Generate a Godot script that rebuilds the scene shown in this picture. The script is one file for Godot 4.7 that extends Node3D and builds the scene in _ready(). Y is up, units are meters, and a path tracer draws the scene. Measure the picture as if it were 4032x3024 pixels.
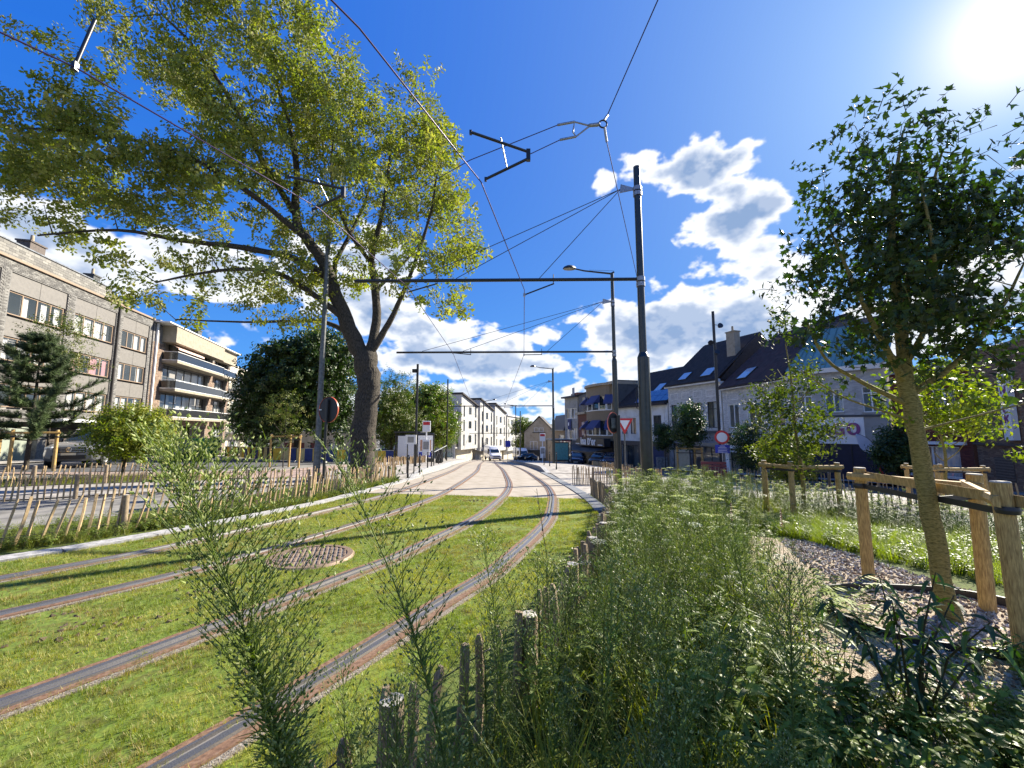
extends Node3D
# A tram street: grass track, wild verge, maples, brick houses. x is right, y up, forward is -z.

var rng := RandomNumberGenerator.new()
var M := {}
var T := {}

func _ready() -> void:
	rng.seed = 20240917
	# ---------- camera, sky, sun, exposure ----------
	var cam := Camera3D.new()
	cam.name = "camera"
	cam.position = Vector3(0, 1.7, 0)
	cam.rotation_degrees = Vector3(6.3, 0, 0)
	cam.fov = 85.97
	cam.near = 0.05
	cam.far = 4000.0
	add_child(cam)
	cam.current = true
	var sun := DirectionalLight3D.new()
	sun.name = "sun"
	sun.light_energy = 1.6
	sun.light_angular_distance = 0.53
	sun.light_color = Color(1.0, 0.965, 0.90)
	sun.shadow_enabled = true
	add_child(sun)
	sun.look_at_from_position(Vector3.ZERO, -sun_dir(), Vector3.UP)
	var env := Environment.new()
	env.background_mode = Environment.BG_SKY
	var sky := Sky.new()
	var pano := PanoramaSkyMaterial.new()
	pano.panorama = sky_texture()
	sky.sky_material = pano
	env.sky = sky
	env.background_energy_multiplier = 0.455
	env.tonemap_mode = Environment.TONE_MAPPER_LINEAR
	env.tonemap_exposure = 2.7
	env.sdfgi_enabled = true
	env.ssao_enabled = true
	env.ssil_enabled = true
	var we := WorldEnvironment.new()
	we.name = "environment"
	we.environment = env
	add_child(we)
	# ---------- the place ----------
	make_textures()
	make_materials()
	build_ground()
	build_tracks()
	build_buildings_left()
	build_buildings_centre()
	build_buildings_right()
	build_overhead_line()
	build_fences()
	build_street_things()
	build_vehicles()
	build_trees()
	build_plants()

# ====================================================================== basics
func sun_dir() -> Vector3:
	var el := deg_to_rad(32.7)
	var az := deg_to_rad(54.0)
	return Vector3(sin(az) * cos(el), sin(el), -cos(az) * cos(el))

func softplus(s: float, k: float) -> float:
	return s if s > 10.0 * k else k * log(1.0 + exp(s / k))

func ground_height(x: float, d: float) -> float:
	var s := softplus(d - 6.0 + 0.6 * x, 2.0)
	var far := softplus(d - 30.0, 4.0)
	if s > 90.0:
		s = 90.0 + 20.0 * (1.0 - exp(-(s - 90.0) / 20.0))
	if far > 60.0:
		far = 60.0 + 20.0 * (1.0 - exp(-(far - 60.0) / 20.0))
	return -0.045 * s - 0.02 * far + 0.0045

func P(x: float, d: float, up := 0.0) -> Vector3:
	return Vector3(x, ground_height(x, d) + up, -d)

func V(x: float, y: float, d: float) -> Vector3:
	return Vector3(x, y, -d)

class MB:
	var v := PackedVector3Array()
	var n := PackedVector3Array()
	var c := PackedColorArray()
	var uv := PackedVector2Array()
	var tint := Color(1, 1, 1)
	var colored := false
	func tri(a: Vector3, b: Vector3, d: Vector3) -> void:
		var m := (b - a).cross(d - a).normalized()
		v.append(a); v.append(d); v.append(b)
		n.append(m); n.append(m); n.append(m)
		if colored:
			c.append(tint); c.append(tint); c.append(tint)
	func tri_n(a: Vector3, b: Vector3, d: Vector3, na: Vector3, nb: Vector3, nd: Vector3) -> void:
		v.append(a); v.append(d); v.append(b)
		n.append(na); n.append(nd); n.append(nb)
		if colored:
			c.append(tint); c.append(tint); c.append(tint)
	func quad(a: Vector3, b: Vector3, d: Vector3, e: Vector3) -> void:
		tri(a, b, d)
		tri(a, d, e)
	func quad_n(a: Vector3, b: Vector3, d: Vector3, e: Vector3, na: Vector3, nb: Vector3, nd: Vector3, ne: Vector3) -> void:
		tri_n(a, b, d, na, nb, nd)
		tri_n(a, d, e, na, nd, ne)
	func box(p: Vector3, s: Vector3, b := Basis.IDENTITY) -> void:
		var x := b.x * s.x * 0.5
		var y := b.y * s.y * 0.5
		var z := b.z * s.z * 0.5
		quad(p - x - y + z, p + x - y + z, p + x + y + z, p - x + y + z)
		quad(p + x - y - z, p - x - y - z, p - x + y - z, p + x + y - z)
		quad(p + x - y + z, p + x - y - z, p + x + y - z, p + x + y + z)
		quad(p - x - y - z, p - x - y + z, p - x + y + z, p - x + y - z)
		quad(p - x + y + z, p + x + y + z, p + x + y - z, p - x + y - z)
		quad(p - x - y - z, p + x - y - z, p + x - y + z, p - x - y + z)
	func span(a: Vector3, b: Vector3) -> void:
		box((a + b) * 0.5, (b - a).abs())
	# a box with its edges cut off
	func bevel_box(p: Vector3, s: Vector3, r: float, b := Basis.IDENTITY) -> void:
		var h := s * 0.5
		var ring := []
		for lv in [[-h.y, r], [-h.y + r, 0.0], [h.y - r, 0.0], [h.y, r]]:
			var row := []
			var ix: float = h.x - lv[1]
			var iz: float = h.z - lv[1]
			for q in [[-ix + r, iz], [ix - r, iz], [ix, iz - r], [ix, -iz + r], [ix - r, -iz], [-ix + r, -iz], [-ix, -iz + r], [-ix, iz - r]]:
				row.append(p + b * Vector3(q[0], lv[0], q[1]))
			ring.append(row)
		for k in 3:
			for i in 8:
				var j := (i + 1) % 8
				quad(ring[k][i], ring[k][j], ring[k + 1][j], ring[k + 1][i])
		for i in range(1, 7):
			tri(ring[3][0], ring[3][i], ring[3][i + 1])
			tri(ring[0][0], ring[0][i + 1], ring[0][i])
	func tube(pts: Array, radii: Array, sides := 8, caps := true) -> void:
		var count := pts.size()
		var rings := []
		var norms := []
		var ref := Vector3(0.31, 0.17, 0.93)
		for i in count:
			var t: Vector3 = (pts[mini(i + 1, count - 1)] - pts[maxi(i - 1, 0)]).normalized()
			if absf(t.dot(ref)) > 0.97:
				ref = Vector3(0.93, 0.11, -0.3)
			var u := t.cross(ref).normalized()
			var w := t.cross(u).normalized()
			var r := []
			var nn := []
			for k in sides:
				var a := TAU * k / sides
				var o := u * cos(a) + w * sin(a)
				nn.append(o)
				r.append(pts[i] + o * radii[i] * (1.0 if sides < 30 else 1.0 + 0.045 * sin(k * 2.9 + i * 0.35) + 0.03 * sin(k * 1.3 - i * 0.8)))
			rings.append(r)
			norms.append(nn)
		for i in count - 1:
			for k in sides:
				var j := (k + 1) % sides
				quad_n(rings[i][k], rings[i][j], rings[i + 1][j], rings[i + 1][k], norms[i][k], norms[i][j], norms[i + 1][j], norms[i + 1][k])
		if caps:
			for k in range(1, sides - 1):
				tri(rings[count - 1][0], rings[count - 1][k], rings[count - 1][k + 1])
				tri(rings[0][0], rings[0][k + 1], rings[0][k])
	func rod(a: Vector3, b: Vector3, r: float, sides := 6) -> void:
		tube([a, b], [r, r], sides)
	# turn a profile [radius, height] round an axis
	func lathe(prof: Array, sides: int, xf := Transform3D.IDENTITY) -> void:
		for i in prof.size() - 1:
			var p0: Array = prof[i]
			var p1: Array = prof[i + 1]
			var sl := Vector2(p1[1] - p0[1], -(p1[0] - p0[0])).normalized()
			for k in sides:
				var a0 := TAU * k / sides
				var a1 := TAU * (k + 1) / sides
				var d0 := Vector3(cos(a0), 0, -sin(a0))
				var d1 := Vector3(cos(a1), 0, -sin(a1))
				var n0 := (xf.basis * (d0 * sl.x + Vector3.UP * sl.y)).normalized()
				var n1 := (xf.basis * (d1 * sl.x + Vector3.UP * sl.y)).normalized()
				quad_n(xf * (d0 * p0[0] + Vector3.UP * p0[1]), xf * (d1 * p0[0] + Vector3.UP * p0[1]), xf * (d1 * p1[0] + Vector3.UP * p1[1]), xf * (d0 * p1[0] + Vector3.UP * p1[1]), n0, n1, n1, n0)
	# a flat outline (x, y; anticlockwise) given thickness along z
	func slab(outline: PackedVector2Array, z0: float, z1: float, xf := Transform3D.IDENTITY) -> void:
		var idx := Geometry2D.triangulate_polygon(outline)
		for i in range(0, idx.size(), 3):
			var a := outline[idx[i]]
			var b := outline[idx[i + 1]]
			var d := outline[idx[i + 2]]
			if (b - a).cross(d - a) < 0.0:
				var q := b
				b = d
				d = q
			tri(xf * Vector3(a.x, a.y, z1), xf * Vector3(b.x, b.y, z1), xf * Vector3(d.x, d.y, z1))
			tri(xf * Vector3(a.x, a.y, z0), xf * Vector3(d.x, d.y, z0), xf * Vector3(b.x, b.y, z0))
		for i in outline.size():
			var a := outline[i]
			var b := outline[(i + 1) % outline.size()]
			quad(xf * Vector3(a.x, a.y, z0), xf * Vector3(b.x, b.y, z0), xf * Vector3(b.x, b.y, z1), xf * Vector3(a.x, a.y, z1))
	func disc(p: Vector3, r: float, b: Basis, sides := 24) -> void:
		for k in sides:
			var a0 := TAU * k / sides
			var a1 := TAU * (k + 1) / sides
			tri(p, p + b.x * cos(a0) * r + b.y * sin(a0) * r, p + b.x * cos(a1) * r + b.y * sin(a1) * r)
	func ring(p: Vector3, r0: float, r1: float, b: Basis, sides := 28) -> void:
		for k in sides:
			var a0 := TAU * k / sides
			var a1 := TAU * (k + 1) / sides
			var d0 := b.x * cos(a0) + b.y * sin(a0)
			var d1 := b.x * cos(a1) + b.y * sin(a1)
			quad(p + d0 * r0, p + d0 * r1, p + d1 * r1, p + d1 * r0)
	func mesh() -> ArrayMesh:
		var arr := []
		arr.resize(Mesh.ARRAY_MAX)
		arr[Mesh.ARRAY_VERTEX] = v
		arr[Mesh.ARRAY_NORMAL] = n
		if colored:
			arr[Mesh.ARRAY_COLOR] = c
		if uv.size() == v.size() and uv.size() > 0:
			arr[Mesh.ARRAY_TEX_UV] = uv
		var am := ArrayMesh.new()
		am.add_surface_from_arrays(Mesh.PRIMITIVE_TRIANGLES, arr)
		return am

func part(called: String, shape, material: Material, parent: Node = self, xf := Transform3D.IDENTITY) -> MeshInstance3D:
	var o := MeshInstance3D.new()
	o.name = called
	o.mesh = shape.mesh() if shape is MB else shape
	o.material_override = material
	o.transform = xf
	parent.add_child(o, true)
	return o

func tag(o: Node, label: String, category := "", group := "", kind := "") -> Node:
	if label != "":
		o.set_meta("label", label)
	if category != "":
		o.set_meta("category", category)
	if group != "":
		o.set_meta("group", group)
	if kind != "":
		o.set_meta("kind", kind)
	return o

func thing(called: String, label: String, category: String, at := Vector3.ZERO, turn := 0.0, group := "") -> Node3D:
	var o := Node3D.new()
	o.name = called
	o.position = at
	o.rotation.y = turn
	add_child(o, true)
	tag(o, label, category, group)
	return o

func structure(called: String, shape, material: Material, label := "") -> MeshInstance3D:
	var o := part(called, shape, material)
	o.set_meta("kind", "structure")
	if label != "":
		o.set_meta("label", label)
	return o

func copies(called: String, shape: Mesh, material: Material, places: Array, parent: Node, tints := PackedColorArray()) -> MultiMeshInstance3D:
	var mm := MultiMesh.new()
	mm.transform_format = MultiMesh.TRANSFORM_3D
	mm.use_colors = tints.size() > 0
	mm.mesh = shape
	mm.instance_count = places.size()
	for i in places.size():
		mm.set_instance_transform(i, places[i])
		if tints.size() > 0:
			mm.set_instance_color(i, tints[i])
	var o := MultiMeshInstance3D.new()
	o.name = called
	o.multimesh = mm
	o.material_override = material
	parent.add_child(o, true)
	return o

func rr(a: float, b: float) -> float:
	return rng.randf_range(a, b)

func yaw(a: float) -> Basis:
	return Basis(Vector3.UP, a)

# a smooth line through points in plan
func smooth_line(pts: Array, step: float) -> PackedVector2Array:
	var out := PackedVector2Array()
	for i in pts.size() - 1:
		var p0: Vector2 = pts[maxi(i - 1, 0)]
		var p1: Vector2 = pts[i]
		var p2: Vector2 = pts[i + 1]
		var p3: Vector2 = pts[mini(i + 2, pts.size() - 1)]
		var count := maxi(1, int(ceil(p1.distance_to(p2) / step)))
		for k in count:
			out.append(p1.cubic_interpolate(p2, p0, p3, float(k) / count))
	out.append(pts[pts.size() - 1])
	return out

func side_line(line: PackedVector2Array, off: float) -> PackedVector2Array:
	# off > 0 is to the right when looking along the line
	var out := PackedVector2Array()
	for i in line.size():
		var t := (line[mini(i + 1, line.size() - 1)] - line[maxi(i - 1, 0)]).normalized()
		out.append(line[i] + Vector2(t.y, -t.x) * off)
	return out

func line_at(line: PackedVector2Array, d: float) -> float:
	# x of a line at forward distance d
	for i in line.size() - 1:
		if (line[i].y <= d and line[i + 1].y >= d):
			return lerpf(line[i].x, line[i + 1].x, (d - line[i].y) / maxf(line[i + 1].y - line[i].y, 0.0001))
	return line[0].x if d < line[0].y else line[line.size() - 1].x

# a sheet of ground between two lines of equal count
func sheet(b: MB, l: PackedVector2Array, r: PackedVector2Array, up: float, across := 8) -> void:
	for i in l.size() - 1:
		for k in across:
			var f0 := float(k) / across
			var f1 := float(k + 1) / across
			var a := l[i].lerp(r[i], f0)
			var c := l[i].lerp(r[i], f1)
			var d := l[i + 1].lerp(r[i + 1], f1)
			var e := l[i + 1].lerp(r[i + 1], f0)
			b.quad(P(a.x, a.y, up), P(c.x, c.y, up), P(d.x, d.y, up), P(e.x, e.y, up))

func resample(pts: Array, count: int) -> PackedVector2Array:
	var total := 0.0
	for i in pts.size() - 1:
		total += pts[i].distance_to(pts[i + 1])
	var out := PackedVector2Array()
	for k in count + 1:
		var want := total * k / count
		var done := 0.0
		for i in pts.size() - 1:
			var l: float = pts[i].distance_to(pts[i + 1])
			if done + l >= want - 0.0001:
				out.append(pts[i].lerp(pts[i + 1], clampf((want - done) / maxf(l, 0.0001), 0, 1)))
				break
			done += l
	return out

# ====================================================================== sky
func smoothstep01(a: float, b: float, x: float) -> float:
	var t := clampf((x - a) / (b - a), 0.0, 1.0)
	return t * t * (3.0 - 2.0 * t)

func sky_texture() -> ImageTexture:
	var w := 4096
	var h := 2048
	var n1 := FastNoiseLite.new()
	n1.noise_type = FastNoiseLite.TYPE_SIMPLEX_SMOOTH
	n1.seed = 11
	n1.frequency = 3.4
	n1.fractal_octaves = 6
	n1.fractal_gain = 0.55
	var n2 := FastNoiseLite.new()
	n2.noise_type = FastNoiseLite.TYPE_SIMPLEX_SMOOTH
	n2.seed = 5
	n2.frequency = 1.5
	n2.fractal_octaves = 4
	# clouds as bearing, height, half widths in degrees, strength, thickness
	var clouds := CLOUDS.duplicate()
	var r2 := RandomNumberGenerator.new()
	r2.seed = 77
	for i in 46:
		var az := r2.randf_range(62.0, 298.0)
		var el := 4.0 + 26.0 * r2.randf() * r2.randf()
		clouds.append([az if az < 180.0 else az - 360.0, el, r2.randf_range(4, 13), r2.randf_range(2.0, 5.5), r2.randf_range(0.8, 1.2)])
	# a coarse sampling all round, a fine one of the same sky where detail is seen
	var coarse := Image.create(w / 8, h / 8, false, Image.FORMAT_RGB8)
	for y in h / 8:
		for x in w / 8:
			coarse.set_pixel(x, y, sky_color((x * 8.0 + 4.0) / w, (y * 8.0 + 4.0) / h, n1, n2, clouds))
	coarse.resize(w, h, Image.INTERPOLATE_BILINEAR)
	var half := int(w * 56.0 / 360.0)
	var y0 := int(h * (90.0 - 53.0) / 180.0)
	var y1 := h / 2 + 8
	for y in range(y0, y1):
		for k in range(-half, half):
			var x := posmod(k, w)
			coarse.set_pixel(x, y, sky_color((x + 0.5) / w, (y + 0.5) / h, n1, n2, clouds))
	return ImageTexture.create_from_image(coarse)

func sky_color(u: float, v: float, n1: FastNoiseLite, n2: FastNoiseLite, clouds: Array) -> Color:
	var az := u * TAU
	if az > PI:
		az -= TAU
	var el := (0.5 - v) * PI
	var ce := cos(el)
	var d := Vector3(sin(az) * ce, sin(el), -cos(az) * ce)
	var up := maxf(d.y, 0.0)
	# clear air: deep blue high up and away from the sun
	var s := d.dot(sun_dir())
	var ang := acos(clampf(s, -1.0, 1.0))
	var t := pow(1.0 - up, 3.2)
	var air := Color(0.003, 0.118, 0.60).lerp(Color(0.13, 0.43, 0.92), t)
	var glow := exp(-ang * 2.5)
	air = air.lerp(Color(0.42, 0.66, 0.98), clampf(glow * 0.95, 0.0, 1.0))
	var core := exp(-pow(ang / 0.075, 2.0)) + 0.42 * exp(-ang / 0.085)
	air = air.lerp(Color(1, 1, 1), clampf(core, 0.0, 1.0))
	if d.y > -0.02:
		var azd := rad_to_deg(az)
		var eld := rad_to_deg(el)
		var best := 0.0
		for c in clouds:
			var dx: float = azd - c[0]
			if dx > 180.0: dx -= 360.0
			elif dx < -180.0: dx += 360.0
			dx /= c[2]
			if dx > 1.6 or dx < -1.6: continue
			var dy: float = (eld - c[1]) / c[3]
			if dy < 0.0: dy *= 1.35
			var q := dx * dx + dy * dy
			if q < 2.5:
				best = maxf(best, c[4] * (1.0 - q * 0.5) )
		# thin band of cloud along the horizon
		var low := exp(-pow((eld - 4.0) / 5.0, 2.0)) * 0.52
		best = maxf(best, low)
		if best > 0.02:
			var sq := Vector3(d.x, d.y * 1.7, d.z) * 2.2
			var f := n1.get_noise_3dv(sq)
			var g := n2.get_noise_3dv(sq * 1.3)
			var dens := best + f * 1.05 + g * 0.28 - 0.42
			var a := smoothstep01(0.0, 0.26, dens)
			if a > 0.0:
				var f2 := n1.get_noise_3dv(sq + sun_dir() * 0.10)
				var lit := clampf(0.5 + (f - f2) * 2.6, 0.0, 1.0)
				var thick := smoothstep01(0.28, 0.95, dens + g * 0.2)
				var white := Color(0.92, 0.94, 0.97)
				var grey := Color(0.24, 0.35, 0.56)
				var col := white.lerp(grey, clampf(thick * 1.05 - lit * 0.34 + 0.05, 0.0, 1.0))
				col = col.lerp(Color(0.62, 0.74, 0.92), 0.25 * exp(-up * 9.0))
				air = air.lerp(col, a * 0.97)
	return air.linear_to_srgb()

const CLOUDS := [[25.3, 30.9, 7.8, 2.9, 1.15], [19.5, 33.3, 3.6, 1.4, 0.9], [29.8, 25.1, 5.8, 4.4, 1.2], [32.0, 19.9, 5.0, 4.0, 1.15], [25.2, 19.8, 2.7, 1.9, 0.95], [23.2, 11.7, 12.4, 6.4, 1.35], [14.4, 11.7, 4.8, 3.7, 1.1], [32.0, 12.5, 5.3, 4.0, 1.25], [36.3, 15.0, 2.5, 2.0, 1.0], [13.1, 30.4, 1.9, 2.8, 0.72], [32.7, 30.6, 1.7, 1.3, 0.7], [-6.9, 9.8, 12.0, 4.1, 1.25], [-0.4, 10.8, 4.6, 2.9, 1.1], [5.2, 12.3, 2.9, 1.9, 1.0], [-13.8, 10.5, 5.0, 5.8, 1.2], [-18.2, 13.9, 4.3, 5.3, 1.1], [9.2, 4.9, 5.6, 2.2, 0.95], [18.4, 5.4, 6.7, 2.4, 1.0], [-4.9, 5.0, 7.7, 1.9, 1.0], [-50.4, 17.7, 5.8, 2.9, 1.2], [-44.6, 15.1, 8.5, 2.0, 1.0], [-32.4, 16.7, 15.2, 3.1, 1.1], [-20.9, 21.8, 6.7, 3.8, 1.1], [-38.7, 18.5, 7.1, 2.4, 1.0], [44.4, 9.6, 4.9, 3.7, 1.1], [50.4, 11.9, 3.0, 4.8, 1.0], [-25.2, 16.7, 6.9, 3.3, 1.1]]

# ====================================================================== textures and materials
func noise_tex(seed_: int, freq: float, octaves: int, stops: Array, size := 512, kind := FastNoiseLite.TYPE_SIMPLEX_SMOOTH) -> NoiseTexture2D:
	var n := FastNoiseLite.new()
	n.seed = seed_
	n.noise_type = kind
	n.frequency = freq
	n.fractal_octaves = octaves
	n.fractal_gain = 0.6
	var t := NoiseTexture2D.new()
	t.width = size
	t.height = size
	t.seamless = true
	t.noise = n
	var g := Gradient.new()
	var offs := PackedFloat32Array()
	var cols := PackedColorArray()
	for s in stops:
		offs.append(s[0])
		cols.append(s[1] if s[1] is Color else Color(s[1], s[1], s[1]))
	g.offsets = offs
	g.colors = cols
	t.color_ramp = g
	return t

func make_textures() -> void:
	T.grain = noise_tex(1, 0.09, 4, [[0.0, 0.62], [0.5, 0.86], [1.0, 1.0]])
	T.blotch = noise_tex(2, 0.012, 6, [[0.0, 0.60], [0.35, 0.82], [0.6, 0.93], [1.0, 1.0]])
	T.soft = noise_tex(12, 0.02, 5, [[0.0, 0.86], [0.5, 0.94], [1.0, 1.0]])
	T.stain = noise_tex(3, 0.007, 6, [[0.0, Color(0.74, 0.72, 0.68)], [0.4, Color(0.92, 0.91, 0.89)], [1.0, Color(1, 1, 1)]])
	T.bump = noise_tex(4, 0.05, 5, [[0.0, 0.0], [1.0, 1.0]])
	T.rust = noise_tex(5, 0.03, 5, [[0.0, Color(0.55, 0.48, 0.43)], [0.45, Color(0.82, 0.70, 0.60)], [0.7, Color(0.95, 0.85, 0.75)], [1.0, Color(0.8, 0.8, 0.8)]])
	T.wood = noise_tex(6, 0.02, 5, [[0.0, Color(0.52, 0.46, 0.40)], [0.45, Color(0.82, 0.78, 0.72)], [0.75, Color(1, 0.98, 0.94)], [1.0, Color(0.72, 0.64, 0.55)]])
	T.bark = noise_tex(7, 0.03, 5, [[0.0, 0.25], [0.45, 0.65], [0.6, 0.85], [1.0, 1.0]], 512, FastNoiseLite.TYPE_PERLIN)
	T.gravel = noise_tex(8, 0.045, 3, [[0.0, Color(0.33, 0.29, 0.25)], [0.3, Color(0.68, 0.62, 0.55)], [0.55, Color(0.92, 0.87, 0.8)], [1.0, Color(1, 1, 1)]], 512, FastNoiseLite.TYPE_CELLULAR)
	T.turf = noise_tex(9, 0.018, 6, [[0.0, Color(0.62, 0.50, 0.34)], [0.30, Color(0.75, 0.78, 0.45)], [0.5, Color(0.80, 0.92, 0.55)], [0.75, Color(0.92, 0.95, 0.62)], [1.0, Color(1, 0.95, 0.66)]])
	T.lichen = noise_tex(10, 0.022, 5, [[0.0, Color(0.35, 0.36, 0.28)], [0.35, Color(0.72, 0.72, 0.58)], [0.6, Color(0.92, 0.9, 0.82)], [1.0, Color(1, 1, 1)]])

func lin(r: float, g: float, b: float, a := 1.0) -> Color:
	var c := Color(r, g, b).linear_to_srgb()
	c.a = a
	return c

# opts: tex, size (metres a repeat spans, number or Vector3), bump, metal, vc, back, coat, spec
func mat(called: String, c: Color, rough: float, o := {}) -> StandardMaterial3D:
	var m := StandardMaterial3D.new()
	m.resource_name = called
	m.albedo_color = c
	m.roughness = rough
	m.metallic = o.get("metal", 0.0)
	if o.has("spec"):
		m.metallic_specular = o.spec
	if o.has("tex"):
		m.albedo_texture = T[o.tex]
		m.uv1_triplanar = true
		m.uv1_world_triplanar = o.get("world", true)
		var s = o.get("size", 2.0)
		m.uv1_scale = Vector3.ONE / s if not s is Vector3 else Vector3(1.0 / s.x, 1.0 / s.y, 1.0 / s.z)
	if o.has("bump"):
		m.heightmap_enabled = true
		m.heightmap_texture = T[o.get("bump_tex", "bump")]
		m.heightmap_scale = o.bump
		if not o.has("tex"):
			m.uv1_triplanar = true
			m.uv1_world_triplanar = o.get("world", true)
			m.uv1_scale = Vector3.ONE / float(o.get("size", 1.0))
	if o.get("vc", false):
		m.vertex_color_use_as_albedo = true
	if o.has("back"):
		m.backlight_enabled = true
		m.backlight = o.back
	if o.has("coat"):
		m.clearcoat_enabled = true
		m.clearcoat = o.coat
		m.clearcoat_roughness = 0.05
	m.cull_mode = BaseMaterial3D.CULL_DISABLED if o.get("two", false) else BaseMaterial3D.CULL_BACK
	M[called] = m
	return m

func glass(called: String, c: Color, alpha: float) -> StandardMaterial3D:
	var m := StandardMaterial3D.new()
	m.resource_name = called
	c.a = alpha
	m.albedo_color = c
	m.roughness = 0.04
	m.transparency = BaseMaterial3D.TRANSPARENCY_ALPHA
	M[called] = m
	return m

func make_materials() -> void:
	mat("asphalt", lin(0.115, 0.115, 0.115), 0.9, {"tex": "grain", "size": 0.6, "bump": 0.4})
	mat("ground", lin(0.26, 0.245, 0.215), 0.92, {"tex": "blotch", "size": 5.0, "bump": 0.4})
	mat("paving", lin(0.41, 0.375, 0.325), 0.85, {"tex": "blotch", "size": 4.0, "bump": 0.2})
	mat("pink_paving", lin(0.40, 0.29, 0.235), 0.9, {"tex": "blotch", "size": 3.0, "bump": 0.3})
	mat("concrete", lin(0.37, 0.325, 0.265), 0.85, {"tex": "stain", "size": 3.1, "bump": 0.25})
	mat("joint", lin(0.09, 0.08, 0.07), 0.95)
	mat("kerb_stone", lin(0.46, 0.45, 0.43), 0.8, {"tex": "blotch", "size": 0.9, "bump": 0.3})
	mat("blue_stone", lin(0.20, 0.215, 0.23), 0.75, {"tex": "blotch", "size": 0.9, "bump": 0.2})
	mat("soil", lin(0.085, 0.068, 0.045), 1.0, {"tex": "gravel", "size": 0.5, "bump": 1.5})
	mat("turf", lin(0.17, 0.19, 0.050), 1.0, {"tex": "turf", "size": 2.6, "bump": 1.2})
	mat("verge_turf", lin(0.11, 0.12, 0.035), 1.0, {"tex": "turf", "size": 1.7, "bump": 1.2})
	mat("gravel", lin(0.52, 0.47, 0.39), 0.95, {"tex": "gravel", "size": 0.35, "bump": 1.6, "bump_tex": "gravel"})
	mat("rust_steel", lin(0.26, 0.20, 0.16), 0.75, {"tex": "rust", "size": 0.7, "metal": 0.15, "bump": 0.1})
	mat("rail_steel", lin(0.42, 0.40, 0.38), 0.45, {"metal": 0.9, "tex": "grain", "size": 0.4})
	mat("groove", lin(0.15, 0.14, 0.13), 0.9)
	mat("haunch", lin(0.30, 0.29, 0.27), 0.9, {"tex": "gravel", "size": 0.4, "bump": 0.6})
	mat("cast_iron", lin(0.34, 0.325, 0.30), 0.6, {"tex": "rust", "size": 0.3, "metal": 0.3})
	mat("chestnut", lin(0.60, 0.47, 0.29), 0.85, {"tex": "wood", "size": Vector3(0.05, 0.8, 0.05), "bump": 0.2, "bump_tex": "wood"})
	mat("grey_wood", lin(0.36, 0.30, 0.22), 0.9, {"tex": "wood", "size": Vector3(0.06, 0.9, 0.06), "bump": 0.25, "bump_tex": "wood"})  # plain for posts and bench; on the near pales its dark tone paints shade
	mat("cut_end", lin(0.62, 0.58, 0.50), 0.9, {"tex": "grain", "size": 0.1})
	mat("pine_post", lin(0.62, 0.44, 0.17), 0.75, {"tex": "wood", "size": Vector3(0.12, 1.4, 0.12), "bump": 0.12, "bump_tex": "wood"})
	mat("black_rubber", lin(0.018, 0.018, 0.02), 0.45)
	mat("wire_dark", lin(0.05, 0.045, 0.05), 0.5, {"metal": 0.3})
	mat("wire_violet", lin(0.055, 0.03, 0.085), 0.4, {"metal": 0.4})
	mat("green_black", lin(0.020, 0.028, 0.025), 0.42, {"coat": 0.4, "tex": "blotch", "size": 1.5})
	mat("black_paint", lin(0.015, 0.016, 0.017), 0.4)
	mat("galvanised", lin(0.45, 0.46, 0.47), 0.45, {"metal": 0.7, "tex": "blotch", "size": 0.4})
	mat("pole_grey", lin(0.16, 0.17, 0.165), 0.5, {"metal": 0.3, "tex": "blotch", "size": 0.8})
	mat("white_paint", lin(0.78, 0.78, 0.76), 0.5)
	mat("sign_white", lin(0.80, 0.80, 0.79), 0.4)
	mat("sign_red", lin(0.55, 0.02, 0.025), 0.4)
	mat("sign_blue", lin(0.02, 0.04, 0.42), 0.4)
	mat("sign_black", lin(0.012, 0.012, 0.013), 0.5)
	# walls
	mat("mortar_grey", lin(0.25, 0.24, 0.225), 0.95, {"tex": "blotch", "size": 1.2})
	mat("brick", Color(1, 1, 1), 0.9, {"vc": true, "tex": "grain", "size": 0.5, "bump": 0.2})
	mat("panel_taupe", lin(0.20, 0.185, 0.165), 0.55, {"tex": "soft", "size": 3.0})
	mat("panel_joint", lin(0.06, 0.055, 0.05), 0.8)
	mat("brown_frame", lin(0.28, 0.20, 0.135), 0.55)
	mat("white_frame", lin(0.78, 0.78, 0.76), 0.45)
	mat("dark_frame", lin(0.04, 0.035, 0.03), 0.5)
	mat("curtain", lin(0.72, 0.71, 0.68), 0.95, {"tex": "grain", "size": Vector3(0.35, 6.0, 0.35)})
	mat("rose_curtain", lin(0.60, 0.30, 0.31), 0.95, {"tex": "grain", "size": Vector3(0.35, 6.0, 0.35)})
	mat("room_wall", lin(0.34, 0.32, 0.29), 0.9)
	mat("flat_white", lin(0.52, 0.52, 0.51), 0.9, {"tex": "stain", "size": 6.0})
	mat("plaster_white", lin(0.80, 0.80, 0.78), 0.9, {"tex": "stain", "size": 6.0, "bump": 0.2})
	mat("plaster_cream", lin(0.66, 0.61, 0.50), 0.9, {"tex": "stain", "size": 6.0, "bump": 0.2})
	mat("plaster_beige", lin(0.46, 0.39, 0.28), 0.9, {"tex": "stain", "size": 5.0, "bump": 0.3})
	mat("plaster_grey", lin(0.36, 0.355, 0.34), 0.9, {"tex": "stain", "size": 5.0, "bump": 0.2})
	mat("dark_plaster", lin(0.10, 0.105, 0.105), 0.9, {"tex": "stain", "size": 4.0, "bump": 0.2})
	mat("shop_grey", lin(0.27, 0.29, 0.31), 0.7, {"tex": "blotch", "size": 4.0})
	mat("brown_tile", lin(0.13, 0.10, 0.08), 0.6, {"tex": "blotch", "size": 1.0})
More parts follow.
